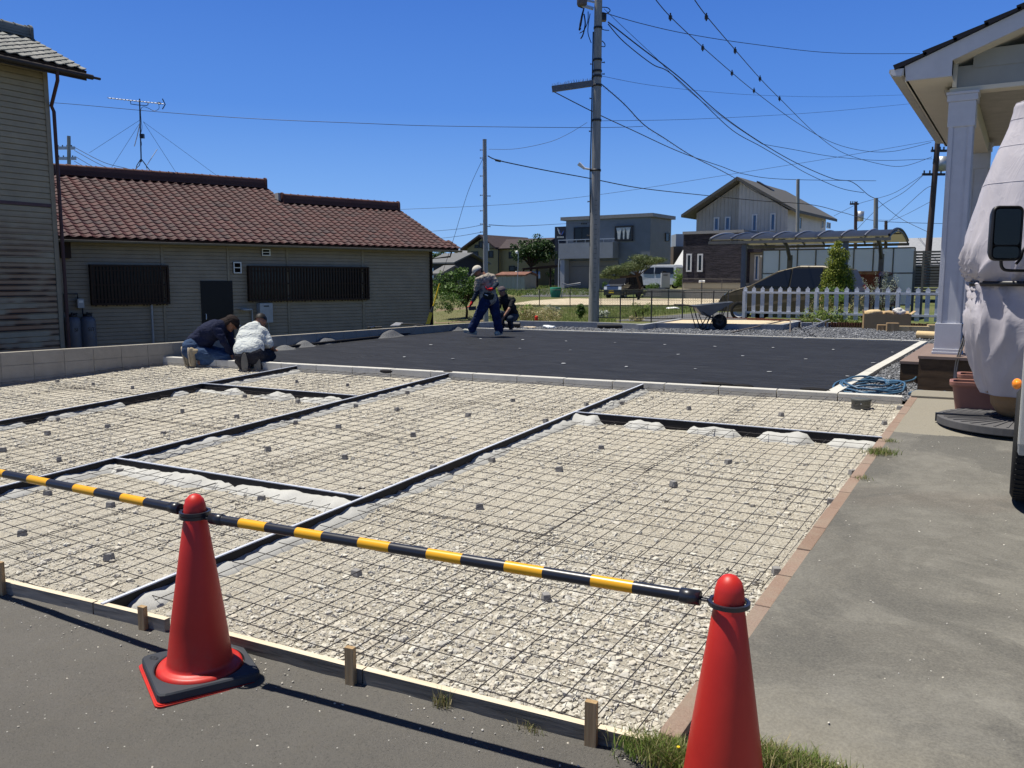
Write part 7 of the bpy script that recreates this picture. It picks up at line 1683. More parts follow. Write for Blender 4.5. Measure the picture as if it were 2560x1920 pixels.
for (x, y, rx, rz) in ((1600, 645, .85, .28), (1615, 655, 1.0, .28), (1640, 650, .8, .22), (1575, 668, 1.1, .3), (1540, 672, .8, .25), (1522, 680, .6, .22), (1555, 682, .7, .25), (1505, 690, .45, .2), (1530, 692, .55, .18), (1598, 665, .8, .35), (1580, 662, .7, .3)): clp.append((W(c, x, y), (rx, rx * .8, rz)))
c2 = W(c, 1596, 745); c2.z = zg(c2); t = thing('pine_tree', 'cloud-pruned pine tree spreading over the black car', 'tree', c2); mb = MB(); mb.tube([c2, W(c, 1600, 715), W(c, 1592, 690), W(c, 1596, 665), W(c, 1602, 648)], [.1, .09, .08, .06, .04], 8)
for q_, r_ in clp: mb.tube([W(c, 1595, 690), q_ - Vector((0, 0, .12))], [.05, .02], 5)
mb.build('trunk', bark, t); leaves('crown', [tuple(q_) for q_, _ in clp], [r_ for _, r_ in clp], (.15, [int(1500 * r_[0] * r_[0]) + 100 for _, r_ in clp]), pn, t, 4, .6, 5, .2)
def bush(px, py, d, rx, rz, label, mat=md, leaf=.1, per=600, seed=1, name='bush', n=10, ry=None, cat='bush', aspect=1.8, up=0, group=None, z=None):
 c = D(px, 700, d); c.z = zg(c) if z is None else z; cc = W(c, px, py); return tree(name, label, c, .3, .03, clumps_in(cc, rx, ry or rx * .8, rz, n, max(rx, rz) * .42, seed), mat, leaf, per, group, seed, False, cat, aspect, .4, up)
bush(1694, 694, 67, .5, .62, 'bright round clipped bush beside the gate post', br, .12, 420, 2, 'round_bush', 16)
bush(1628, 716, 70, .55, .25, 'low shrubs at the foot of the white van', md, .1, 500, 3); bush(1512, 712, 66, .25, .25, 'small shrub left of the black car', md, .1, 500, 4)
for k, (x, y, d, rx, rz) in enumerate(((1305, 700, 96, 1.2, .5), (1400, 690, 100, 1.6, .9), (1440, 690, 98, 1.3, .8), (1285, 712, 88, .8, .5))): bush(x, y, d, rx, rz, ['vegetable greenery by the plastic tunnels', 'thick hedge behind the pergola', 'right end of the hedge behind the pergola', 'shrub right of the tin shed'][k], md, .2, 160, 20 + k, 'hedge')
bush(1100, 655, 95, 1.4, .8, 'trees peeking above the roofs right of the long house', dk, .25, 150, 31, 'far_trees', 12, cat='tree')
bush(1092, 706, 60, .8, .3, 'strip of dark greenery under the far grey roof', dk, .12, 260, 32, 'hedge')
# weeds and plants on the near grass strip
bush(1313, 775, 33, .35, .22, 'clump of big light green leaves behind the crouching worker', br, .13, 600, 41, 'leafy_plant', 8, cat='plant')
bush(1378, 775, 31, .3, .15, 'grey-green cabbage plants among weeds left of the big pole', ol, .12, 500, 42, 'cabbage_plants', 6, cat='plant'); bush(1503, 786, 30, .28, .14, 'grey-green cabbage plants right of the big pole foot', ol, .12, 600, 43, 'cabbage_plants', 6, cat='plant')
bush(1453, 780, 29.5, .05, .3, 'tall narrow weed touching the left side of the big pole', md, .06, 6000, 44, 'weed', 10, cat='weed', up=1.5)
bush(1350, 788, 29, .75, .12, 'heap of dried brown weeds behind the back wall', LEAF['dry'], .09, 900, 45, 'dry_weed_heap', 14, cat='weeds', aspect=4); bush(1590, 797, 27, .22, .06, 'small reddish dry weeds by the path', LEAF['dry'], .07, 1500, 46, 'dry_weeds', 5, cat='weeds')
bush(1608, 774, 33, .5, .2, 'bright green grass clump behind the mesh fence', LEAF['grass'], .16, 700, 47, 'grass_clump', 8, cat='grass', aspect=7, up=3)
# conifer, shrubs behind the picket fence
def conifer():
 c = D(2092, 700, 25.2); c.z = .3; t = thing('conifer', 'golden-green columnar conifer behind the picket fence', 'tree', c); mb = MB(); mb.tube([c, W(c, 2092, 620)], [.06, .02], 8); mb.build('trunk', bark, t)
 cl_ = []; r_ = random.Random(5)
 for (x, y, rx, rz) in ((2095, 612, .1, .14), (2090, 628, .17, .2), (2100, 640, .2, .25), (2090, 655, .22, .25), (2093, 675, .24, .3), (2083, 690, .24, .3), (2106, 690, .24, .35), (2080, 715, .25, .35), (2108, 712, .24, .35), (2094, 715, .28, .35), (2092, 740, .34, .35), (2110, 735, .22, .35), (2078, 745, .22, .3)): cl_.append((W(c, 2093 + (x - 2093) * 1.25, y), (rx * 1.3, rx * 1.3, rz)))
 leaves('crown', [tuple(a) for a, _ in cl_], [b for _, b in cl_], (.055, [int(16000 * b[0] * b[2]) + 200 for _, b in cl_]), cy, t, 9, 2.5, 2.6, .55)
conifer()
c = D(2208, 700, 23.6); c.z = .35; t = thing('olive_shrub', 'thin silvery shrub with wispy branches behind the picket fence', 'shrub', c); r_ = random.Random(8); mb = MB(); pts_ = []
for k in range(34):
 a = r_.uniform(0, 6.28); h = r_.uniform(.7, 1.45); sp2 = r_.uniform(.1, .55); e = c + Vector((math.cos(a) * sp2, math.sin(a) * sp2, h)); m_p = c.lerp(e, .5) + Vector((0, 0, .15)); mb.tube([c + Vector((0, 0, .1)), m_p, e], [.008, .005, .003], 4)
 for j in range(6): pts_.append((tuple(m_p.lerp(e, j / 5)), (.07, .07, .07)))
mb.build('branches', bark, t); leaves('crown', [a for a, _ in pts_], [b for _, b in pts_], (.035, [12] * len(pts_)), ol, t, 3, 0, 2.2, .2)
bush(2060, 742, 24.6, .4, .3, 'loose leafy shrub left of the conifer foot', md, .05, 1500, 51, 'shrub', 9, cat='shrub', z=.35); bush(2110, 738, 24.3, .3, .2, 'rose-like shrub in front of the conifer', br, .045, 1800, 52, 'shrub', 8, cat='shrub', z=.35)
bush(2085, 770, 24.9, .7, .28, 'pale straw-green grasses behind the pickets', LEAF['dry'], .12, 900, 53, 'grasses', 10, cat='grass', aspect=7, up=3, z=.35); bush(2080, 795, 23.2, .8, .07, 'low green weeds at the foot of the pickets', LEAF['grass'], .09, 1400, 54, 'weeds', 10, cat='weeds', aspect=4, up=1.5, z=.38)
bush(2425, 690, 26, .4, .6, 'yellow-green shrub seen between the porch pillars', br, .06, 900, 55, 'shrub', 10, cat='shrub', z=.4)
# grass over the near strip
rs = np.random.RandomState(21); P = []; H_ = []
while len(P) < 26000:
 px = rs.uniform(1225, 1880); py = rs.uniform(764, 806); p = Gt(px, py)
 if py > 795 - max(0, px - 1560) * .08 and px > 1540: continue
 if px > 1540 and py > 801 - (px - 1540) * .11: continue
 if p.y < 20.6: continue
 P.append((p.x, p.y, p.z - .01)); H_.append(.06 + .09 * max(0, .5 + mnoise.noise((p.x * .8, p.y * .8, 3))))
o = blades('grass', P, H_, LEAF['grass'], .012, .7, 5); struct(o, 'stuff', 'green grass strip between the back wall and the low fence')
P = []
while len(P) < 5000:
 px = rs.uniform(1088, 1700); py = rs.uniform(768, 806); p = Gt(px, py); 
 if p.y < 20.6: continue
 P.append((p.x, p.y, p.z - .01))
o = blades('dry_grass', P, [.07] * len(P), LEAF['dry'], .012, .9, 6); struct(o, 'stuff', 'dry yellowish grass stems over the soil and grass strip')
P = []; H_ = []
while len(P) < 9000:
 d_ = rs.uniform(66, 100); px = rs.uniform(1080, 1500); p = at(px, d_); P.append((p.x, p.y, p.z)); H_.append(.25)
o = blades('far_grass', P, H_, LEAF['grass'], .06, .7, 7); struct(o, 'stuff', 'rough grass in front of the far houses')
# ------------------------------------------------------------------ white porch on the right
wpaint = simple('pale_lilac_white_paint', (.50, .51, .55), .55, .35, var=.05, scale=9, bump=.06, bscale=5)
cream = simple('cream_soffit', (.62, .58, .48), .7, .2, var=.03)
gsid = simple('grey_green_weatherboard', (.27, .28, .265), .65, .25, var=.05)
slab_stone = m_wood('brown_stone_facing', (.05, .03, .016), (.11, .07, .04), (2, 2, 9), .8, 1.6)
slab_top = simple('pinkish_brown_slab_tile', (.2, .145, .12), .7, .3, var=.08)
Zs = .73; c0 = G(2295, 889, Zs); c1 = G(2249, 902, .60)
t = thing('porch', 'white porch with square pillars and grey shingle gable at the right', 'porch', c0 + Vector((1.5, 2, -.4)))
mb = MB(); mb.box(c0.x + .01, c0.x + 7, c0.y + .01, c0.y + 6.5, .2, Zs - .035); st = mb.build('base', slab_stone, t)
mb = MB(); mb.box(c0.x, c0.x + 7, c0.y, c0.y + 6.5, Zs - .034, Zs); mb.build('slab_top', slab_top, st, bev=.004)
mb = MB(); mb.box(c1.x + .01, c0.x + .005, c1.y + .01, c1.y + 3.2, .2, .565); st = mb.build('step', slab_stone, t)
mb = MB(); mb.box(c1.x, c0.x + .005, c1.y, c1.y + 3.2, .566, .60); mb.build('step_top', slab_top, st, bev=.004)
def box_c(mb, cx, cy, hw, z0, z1, hy=None): mb.box(cx - hw, cx + hw, cy - (hy or hw), cy + (hy or hw), z0, z1)
pa = G(2329, 884.7, Zs); pb = G(2387, 884.7, Zs); hw = .145; P1 = Vector((pa.x + hw + .0, pa.y + hw, 0))
capz = hit(2368, 232, (0, P1.y - .13, 0), (0, 1, 0)).z
print('porch', c0, P1, 'capz', capz, 'pillar px', proj((P1.x - .115, P1.y - .115, 2.5)), proj((P1.x + .115, P1.y - .115, 2.5)))
def pillar(cx, cy, name='pillar'):
 mb = MB(); r = .112
 box_c(mb, cx, cy, r - .008, Zs + .33, capz - .36); p = mb.build(name, wpaint, t)
 for sx, sy in ((1, 0), (-1, 0), (0, 1), (0, -1)):
  mb = MB(); L = capz - .36 - Zs - .34; z0 = Zs + .34
  for e in (-1, 1):
   ux, uy = -sy, sx; cxx = cx + sx * r + ux * e * (r - .02); cyy = cy + sy * r + uy * e * (r - .02)
   mb.box(cxx - (.02 if ux else .007), cxx + (.02 if ux else .007), cyy - (.02 if uy else .007), cyy + (.02 if uy else .007), z0, z0 + L)
  mb.build('panel_moulding', wpaint, p)
 for nm, lay in (('pedestal', ((.148, Zs, Zs + .028), (.14, Zs + .0285, Zs + .06), (.13, Zs + .0605, Zs + .34))), ('capital', ((.13, capz - .36, capz - .1), (.145, capz - .0995, capz - .03), (.155, capz - .0295, capz)))):
  mb = MB()
  for h_, a, b in lay: box_c(mb, cx, cy, h_, a, b)
  mb.build(nm, wpaint, p, bev=.005)
pillar(P1.x, P1.y); P2y = P1.y + 4.0; pillar(P1.x, P2y); pillar(P1.x + 4.2, P1.y)
Yf = P1.y - .42; YE = P2y + .75
def FPt(px, py): return hit(px, py, (0, Yf, 0), (0, 1, 0))
b0, b1, b2, b3, b4 = FPt(2262, 166), FPt(2560, 23), FPt(2560, 66), FPt(2381, 150), FPt(2379, 189.5); b5 = FPt(2265, 202)
sl = (b1.z - b0.z) / (b1.x - b0.x); RX = 3.2
top_r = Vector((b0.x + RX, Yf, b0.z + sl * RX)); low_r = Vector((b3.x + RX - (b3.x - b0.x), Yf, b3.z + sl * (RX - (b3.x - b0.x))))
mb = MB(); mb.ext([b0, top_r, low_r, b3, b4, b5], (0, .035, 0)); mb.build('barge_board', wpaint, t)
# boxed eave running back
b4z = b5.z
mb = MB(); e0 = Vector((b5.x, Yf + .036, b5.z)); e1_ = Vector((b4.x, Yf + .036, b5.z)); mb.ob(e0, e1_ - e0, (0, YE - Yf - .04, 0), (0, 0, .02)); mb.ob(Vector((b5.x, Yf + .036, b5.z)), (.02, 0, 0), (0, YE - Yf - .04, 0), (0, 0, b0.z - b5.z)); mb.build('soffit', cream, t)
# roof slabs
d_ = Vector((1, 0, sl)).normalized(); nrm = Vector((-d_.z, 0, d_.x)); a_ = FPt(2245, 157) - Vector((0, .04, 0)); a_ = Vector((b0.x - .09, Yf - .05, b0.z - .09 * sl))
shing = NT('blue_black_shingle', .75, .25); shing.color((.012, .013, .02)); mb = MB(); L = RX / d_.x + .1
for k in range(12):
 s0 = L * k / 12; mb.ext([a_ + d_ * s0 + nrm * .004, a_ + d_ * (s0 + L / 12 + .03) + nrm * .004, a_ + d_ * (s0 + L / 12 + .03) + nrm * .03, a_ + d_ * s0 + nrm * .055], (0, YE - Yf + .1, 0))
rr0 = a_ + d_ * L; mb.ext([rr0, rr0 + Vector((RX + .1, 0, -(RX + .1) * sl)), rr0 + Vector((RX + .1, 0, -(RX + .1) * sl + .05)), rr0 + Vector((0, 0, .05))], (0, YE - Yf + .1, 0))
mb.build('roof', shing.mat, t)
mb = MB(); lo_ = low_r - Vector((0, 0, 0)); q0 = Vector((b3.x, Yf + .036, b3.z + .02)); q1 = Vector((lo_.x, Yf + .036, lo_.z + .02)); mb.ext([q0, q1, q1 + Vector((0, 0, .02)), q0 + Vector((0, 0, .02))], (0, YE - Yf - .1, 0)); mb.build('raking_soffit', cream, t)
# gable infill boards above the beam
gy = P1.y - .08; zb0 = capz + .05; mb = MB(); z = zb0; gx0 = b3.x + .03
gside = (P1.x - .09)
while z < low_r.z:
 x_l = gside if z + .17 < b3.z + sl * (gside - b3.x) else b3.x + (z + .1 - b3.z) / sl
 mb.add([(x_l, gy - .012, z), (low_r.x + 1, gy - .012, z), (low_r.x + 1, gy, z + .185), (x_l, gy, z + .185)], [(0, 1, 2, 3)]); mb.add([(x_l, gy - .012, z), (x_l, gy + .02, z), (low_r.x + 1, gy + .02, z), (low_r.x + 1, gy - .012, z)], [(0, 1, 2, 3)]); z += .185
mb.box(gside, low_r.x + 1, gy + .001, gy + .08, zb0, b3.z + .0); mb.build('gable_boards', gsid, t)
mb = MB(); mb.box(b3.x - .01, b3.x + .03, gy - .05, gy + .1, capz + .05, b3.z + .06); mb.build('corner_board', cream, t)
mb = MB(); mb.box(P1.x - .13, P1.x + 7, P1.y - .10, P1.y + .10, capz + .002, zb0 - .002); mb.build('beam', cream, t)
mb = MB(); mb.box(P1.x - .10, P1.x + .10, P1.y + .11, YE - .1, capz - .14, capz + .05); mb.build('side_beam', cream, t)
mb = MB(); mb.box(P1.x - .2, P1.x + 7, P1.y + .1, YE - .05, capz + .055, capz + .075); mb.build('ceiling', simple('grey_cream_ceiling', (.4, .38, .33), .8), t)
mb = MB(); mb.box(P1.x - .04, P1.x + .04, P1.y + .14, P2y - .14, Zs + .001, Zs + .16); mb.build('kick_board', wpaint, t)
# gutter
g0 = b0 + Vector((-.005, -.02, .0)); pf = [(-.0, .0), (-.14, .0), (-.145, -.03), (-.12, -.075), (-.03, -.085), (0, -.07)]
mb = MB(); mb.ext([g0 + Vector((x, 0, z - .02)) for x, z in pf], (0, YE - Yf + .02, 0)); gu = mb.build('gutter', simple('cream_grey_gutter', (.42, .4, .35), .5, .4), t)
mb = MB(); mb.ext([g0 + Vector((x * .9 - .005, -.003, z - .012 - .012)) for x, z in ((0, 0), (-.14, 0), (-.135, -.04), (-.11, -.062), (-.02, -.07))], (0, .002, 0)); mb.build('end_cap', wpaint, gu)
mb = MB(); mb.ob(Vector((b5.x - .002, Yf + .04, b5.z - .0)), (-.015, 0, 0), (0, YE - Yf - .04, 0), (0, 0, b0.z - b5.z - .1)); mb.build('fascia', cream, t)
pz = G(2384, 838, Zs + .1)
mb = MB(); a = Vector((P1.x + .14, P1.y - .02, Zs + .33)); 
cb_ = MB()
for dx in (0, .02):
 cb_.tube(smooth_path([a + Vector((dx, 0, .0)), a + Vector((.01 + dx, -.1, -.15)), a + Vector((dx - .02, -.5, -.38)), hit(2385 + dx * 100, 958, (0, a.y - 1.25, 0), (0, 1, 0))]), .009, 6)
o = cb_.build('black_cable', M['black']); tag(o, 'pair of thin black cables hanging from the porch pillar into the planters', 'cable')

# ------------------------------------------------------------------ planters and bowl
terra = simple('pinkish_terracotta_plastic', (.27, .125, .095), .45, .4, var=.06); soil = simple('dark_potting_soil', (.02, .015, .01), .95, bump=1)
def planter(corner, L, Wd, Hh, label, ang=.06):
 t = thing('planter', label, 'planter', corner + Vector((L / 2, Wd / 2, 0)), 'terracotta planters by the porch'); u = Vector((math.cos(ang), math.sin(ang), 0)); v = Vector((-u.y, u.x, 0))
 def ringp(k, z, r=.05, n=5):
  hx, hy = L / 2 * k[0], Wd / 2 * k[1]; c = corner + u * L / 2 + v * Wd / 2; out = []
  for sx, sy, a0 in ((1, 1, 0), (-1, 1, 90), (-1, -1, 180), (1, -1, 270)):
   for q in range(n + 1): a = R(a0 + 90 * q / n); out.append(c + u * (sx * (hx - r) + math.cos(a) * r) + v * (sy * (hy - r) + math.sin(a) * r) + Vector((0, 0, z)))
  return out
 rings = [ringp((.86, .8), 0), ringp((.96, .94), Hh * .84), ringp((1.0, 1.0), Hh * .84), ringp((1.03, 1.06), Hh * .9), ringp((1.03, 1.06), Hh * .99), ringp((1.0, 1.0), Hh), ringp((.95, .9), Hh * .985), ringp((.93, .88), Hh * .7)]
 N = len(rings[0]); mb = MB(); vs = [p for r in rings for p in r]; mb.add(vs, [(j * N + i, j * N + (i + 1) % N, (j + 1) * N + (i + 1) % N, (j + 1) * N + i) for j in range(len(rings) - 1) for i in range(N)], 0, False); mb.add(rings[0], [tuple(reversed(range(N)))])
 mb.build('pot', terra, t); mb = MB(); mb.add(rings[-1], [tuple(range(N))]); mb.build('soil', soil, t)
 return t
pc = G(2372, 1036, .352); planter(pc, .74, .27, .295, 'near terracotta-coloured oblong planter, left of the covered parasol'); pc2 = Vector((pc.x + .02, pc.y + .62, .36)); planter(pc2, .74, .27, .295, 'far terracotta-coloured planter with a dark bowl on it')
mb = MB(); bc = pc2 + Vector((.33, .12, .27)); mb.lathe([(.2, -.02), (.2, 0), (.19, .05), (.15, .1), (.08, .13), (0, .14)], c=bc, n=32); o = mb.build('bowl', simple('dark_olive_glazed_bowl', (.03, .03, .018), .15, .6)); tag(o, 'dark glossy upturned bowl on the far planter', 'bowl')

# ------------------------------------------------------------------ covered parasol on its round weighted foot
UC = D(2566, 700, 6.85); UC.z = TZ(UC.y) - .012; print('parasol', UC)
t = thing('parasol', 'tall folded parasol wrapped in a silvery lilac cover with black strap', 'parasol', UC)
cov = NT('silvery_lilac_cover_cloth', .55, .35); cov.color(cov.ramp(cov.noise(4, 5), [(.3, (.42, .395, .425)), (.7, (.5, .475, .505))])); rg = cov.noise(1.3, 4, .55, vec=cov.scl((2.2, 2.2, 1.2)), dist=1.8); rg = cov.math('ABSOLUTE', cov.math('SUBTRACT', rg, .5)); cov.bump(cov.math('ADD', cov.math('MULTIPLY', cov.ramp(rg, [(0, g(1)), (.06, g(.3)), (.2, g(0))]), .35), cov.noise(2.5, 3, .5, vec=cov.scl((2, 2, .8)))), .35, .014)
def cover(name, prof, mat, seed, amp=.03, fold=0.0, n=120, seams=()):
 mb = MB(); pr = []
 for (r0, z0, f0), (r1, z1, f1) in zip(prof[:-1], prof[1:]):
  for k in range(3): t_ = k / 3; pr.append((r0 + (r1 - r0) * t_, z0 + (z1 - z0) * t_, f0 + (f1 - f0) * t_))
 pr.append(prof[-1])
 def ring(r_, z_, fa, o=0.0):
  out = []
  for k in range(n):
   th = 2 * math.pi * k / n; dx, dy = math.cos(th), math.sin(th); e = 1 + amp * 1.6 * mnoise.noise((dx * 1.7, dy * 1.7, z_ * 1.6 + seed)) + amp * .5 * mnoise.noise((dx * 6, dy * 6, z_ * 2 + seed))
   e += fold * (abs(math.sin(th * 4 + .6 + .8 * z_)) - .6); w_ = th + .25 * math.sin(z_ * 5 + seed)
   e += fa * ((1 - abs(math.sin(w_ * 9 + 2.2 * mnoise.noise((dx * 2.3, dy * 2.3, seed + z_ * .6))))) ** 2 - .35)
   out.append(UC + Vector((dx * (r_ * e + o), dy * (r_ * e + o) * .9, z_ - UC.z)))
  return out
 vs = [p for q_ in pr for p in ring(*q_)]; m_ = len(pr)
 mb.add(vs, [(j * n + k, j * n + (k + 1) % n, (j + 1) * n + (k + 1) % n, (j + 1) * n + k) for j in range(m_ - 1) for k in range(n)], 0, True)
 mb.add(vs[-n:], [tuple(range(n))]); o = mb.build(name, mat, t)
 for s_ in seams:
  q_ = pr[int(s_ * (m_ - 1))]; rg_ = ring(*q_, .001); m2 = MB(); m2.tube(rg_ + [rg_[0]], .0022, 5, cap=False); m2.build('seam', mat, o)
 return o
def zr_(y): return hit(2500, y, UC, FH).z
def rpx(x): return (2566 - x) * 6.7 / F
up_prof = [(706, 2444, .26), (695, 2434, .22), (680, 2423, .16), (655, 2416, .10), (620, 2417, .06), (570, 2427, .035), (520, 2437, .014), (460, 2451, .012), (400, 2470, .012), (350, 2489, .014), (310, 2503, .016), (275, 2510, .012), (262, 2511, .012), (256, 2514, .01), (252, 2524, 0)]
cover('upper_cover', [(rpx(x), zr_(y), f) for y, x, f in up_prof], cov.mat, 1, .03, .05, seams=(.5, .62, .74, .95))
lo_prof = [(985, 2482, .04), (950, 2466, .05), (900, 2449, .06), (850, 2436, .08), (800, 2432, .10), (770, 2436, .13), (740, 2442, .18), (712, 2444, .22), (705, 2448, .24)]
cover('lower_cover', [(rpx(x), zr_(y), f) for y, x, f in lo_prof], cov.mat, 5, .05, .06, seams=(.02,))
mb = MB(); cs = Vector((UC.x, UC.y, zr_(709))); mb.lathe([(rpx(2441), -.02), (rpx(2437), -.02), (rpx(2437), .02), (rpx(2441), .02)], c=cs, n=40); mb.build('strap', M['black'], t)
tan = simple('tan_inner_bag', (.3, .19, .095), .7, .2, var=.08, bump=.5, bscale=4, bd=.05)
cover('inner_bag', [(rpx(x), z, .01) for x, z in ((2545, UC.z + .06), (2522, UC.z + .1), (2505, UC.z + .18), (2502, UC.z + .26), (2494, UC.z + .38), (2484, zr_(982)))], tan, 9, .03)
dgr = simple('dark_grey_base_plate', (.10, .098, .10), .75, .25, var=.12); FCx = Vector((UC.x, UC.y - .06, UC.z)); RB_ = .585
for k in range(4):
 mb = MB(); a0 = R(6 + 90 * k + 2); a1 = R(6 + 90 * (k + 1) - 2); n = 14; pts = [FCx + Vector((math.cos((a0 + a1) / 2) * .035, math.sin((a0 + a1) / 2) * .035, .006))] + [FCx + Vector((math.cos(a0 + (a1 - a0) * j / n) * RB_, math.sin(a0 + (a1 - a0) * j / n) * RB_, .006)) for j in range(n + 1)]
 mb.ext(pts, (0, 0, .062)); pl = mb.build('base_plate', dgr, t, bev=.006); mb = MB()
 for j in range(1, 9):
  a = a0 + (a1 - a0) * j / 9; dv = Vector((math.cos(a), math.sin(a), 0)); mb.bar(FCx + dv * .2 + Vector((0, 0, .07)), FCx + dv * (RB_ - .04) + Vector((0, 0, .07)), .014, .008)
 mb.build('cast_ribs', dgr, pl)
for a in (6, 96):
 dv = Vector((math.cos(R(a)), math.sin(R(a)), 0)); mb = MB(); mb.bar(FCx - dv * (RB_ + .01) + Vector((0, 0, .045)), FCx + dv * (RB_ + .01) + Vector((0, 0, .045)), .036, .07); mb.build('cross_foot', simple('blue_black_steel', (.03, .035, .045), .35, .5, .4), t)

# ------------------------------------------------------------------ truck at the right edge
TKw = simple('off_white_truck_paint', (.5, .5, .47), .35, .5, var=.04); ty = M['black']; GZ = TZ(5.8)
TY = 5.75; t = thing('truck', 'white small truck at the right edge, its tyre, amber lamp and long mirror showing', 'truck', (.6, TY, GZ))
mb = MB(); R1 = .33; prof = [(R1 * .62, -.085), (R1 * .9, -.1), (R1 * .985, -.085), (R1, -.06), (R1, .06), (R1 * .985, .085), (R1 * .9, .1), (R1 * .62, .085)]
wc = Vector((.085, TY, GZ + R1)); mb.lathe(prof, c=wc, axis=(1, 0, 0), n=60); wh = mb.build('wheel', simple('tyre_rubber', (.02, .02, .02), .8, .3, bump=.3), t)
mb = MB()
for k in range(60):
 a = 2 * math.pi * k / 60
 c = wc + Vector((0, math.cos(a) * R1, math.sin(a) * R1)); mb.bar(c - Vector((.08, 0, 0)), c + Vector((.08, 0, 0)), .016, .012, up=(0, math.cos(a), math.sin(a)))
mb.build('tread', MATS['tyre_rubber'], wh); mb = MB(); mb.lathe([(R1 * .62, -.07), (R1 * .5, -.03), (.05, -.05), (0, -.05)], c=wc, axis=(1, 0, 0), n=30); mb.build('rim', galv, wh)
X0t = -.028
mb = MB(); arch = [(TY - .8, GZ + .45), (TY - .43, GZ + .45)] + [(TY + .42 * math.cos(a), GZ + R1 + .42 * math.sin(a)) for a in [math.pi * (1 - k / 12) for k in range(13)]] + [(TY + .9, GZ + .4), (TY + .95, GZ + 1.2), (TY - .8, GZ + 1.24)]
mb.ext([Vector((X0t + .035, y, z)) for y, z in arch], (1.45, 0, 0)); cab = mb.build('cab', TKw, t, bev=.01)
mb = MB(); mb.ext([Vector((.06, y, z)) for y, z in ((TY - .8, GZ + 1.245), (TY + .93, GZ + 1.205), (TY + .6, GZ + 1.95), (TY - .8, GZ + 1.95))], (1.32, 0, 0)); mb.build('cab_top', TKw, t, bev=.03)
mb = MB(); mb.ext([Vector((.052, y, z)) for y, z in ((TY - .65, GZ + 1.27), (TY + .78, GZ + 1.25), (TY + .52, GZ + 1.85), (TY - .65, GZ + 1.85))], (.006, 0, 0)); mb.build('side_window', darkglass, t)
mb = MB(); mb.box(.3, 1.45, TY - 2.7, TY - .83, GZ + .62, GZ + .7)
for q_ in ((.3, .33), (1.42, 1.45)): mb.box(q_[0], q_[1], TY - 2.7, TY - .83, GZ + .7, GZ + 1.0)
mb.box(.33, 1.42, TY - 2.7, TY - 2.67, GZ + .7, GZ + 1.0); mb.build('load_bed', TKw, t, bev=.008)
mb = MB(); mb.lathe(prof, c=Vector((.42, TY - 1.8, GZ + R1 - .02)), axis=(1, 0, 0), n=40); mb.build('wheel', MATS['tyre_rubber'], t)
mb = MB(); q = hit(2529, 959, (0, TY + .55, 0), (0, 1, 0)); amb = NT('amber_lens', .1, .7); amb.color((.85, .24, .01)); mb.ell(Vector((q.x + .03, q.y, q.z)), (.03, .055, .036), 16, 10); mb.build('indicator', amb.mat, t)
MC = D(2512, 584, 4.75); ux = RT; uz = Vector((0, 0, 1)); nv = -FH
mt = MB(); 
def rrect(c, hw, hh, r, off, n=5, sc=1): 
 out = []
 for sx, sy, a0 in ((1, 1, 0), (-1, 1, 90), (-1, -1, 180), (1, -1, 270)):
  for q_ in range(n + 1): a = R(a0 + 90 * q_ / n); out.append(c + ux * (sx * (hw - r) + math.cos(a) * r) * sc + uz * (sy * (hh - r) + math.sin(a) * r) * sc + nv * off)
 return out
rings = [rrect(MC, .085, .15, .03, .0), rrect(MC, .088, .153, .034, .02), rrect(MC, .081, .146, .03, .03), rrect(MC, .076, .141, .028, .024)]; back = [rrect(MC, .07, .13, .03, -.04)]
allr = back + rings; N = len(allr[0]); mb = MB(); mb.add([p for r in allr for p in r], [(j * N + i, j * N + (i + 1) % N, (j + 1) * N + (i + 1) % N, (j + 1) * N + i) for j in range(len(allr) - 1) for i in range(N)], 0, True); mb.add(allr[0], [tuple(reversed(range(N)))])
mr = mb.build('mirror', M['black'], t); gl = NT('mirror_glass', .02, .5, 1.0); gl.color((.55, .62, .66)); mb = MB(); mb.add(rrect(MC + uz * .035, .072, .1, .02, .0245), [tuple(range(N))]); mb.build('mirror_glass', gl.mat, mr); mb = MB(); mb.add(rrect(MC - uz * .105, .072, .032, .02, .0245), [tuple(range(N))]); mb.build('wide_angle_glass', gl.mat, mr)
mb = MB(); mb.ob(MC - uz * .071 - ux * .078 + nv * .022, ux * .156, nv * .006, uz * .008); mb.build('divider', M['black'], mr)
def MP(x, y): return hit(x, y, MC - nv * .03, FH)
mb = MB(); mb.tube(smooth_path([MP(2503, 640), MP(2503, 662), MP(2508, 672), MP(2520, 676), MP(2560, 677), MP(2600, 678)]), .009, 8); mb.tube(smooth_path([MP(2540, 660), MP(2552, 645), MP(2562, 620), MP(2600, 600)]), .008, 8); mb.build('mirror_arm', M['black'], mr)
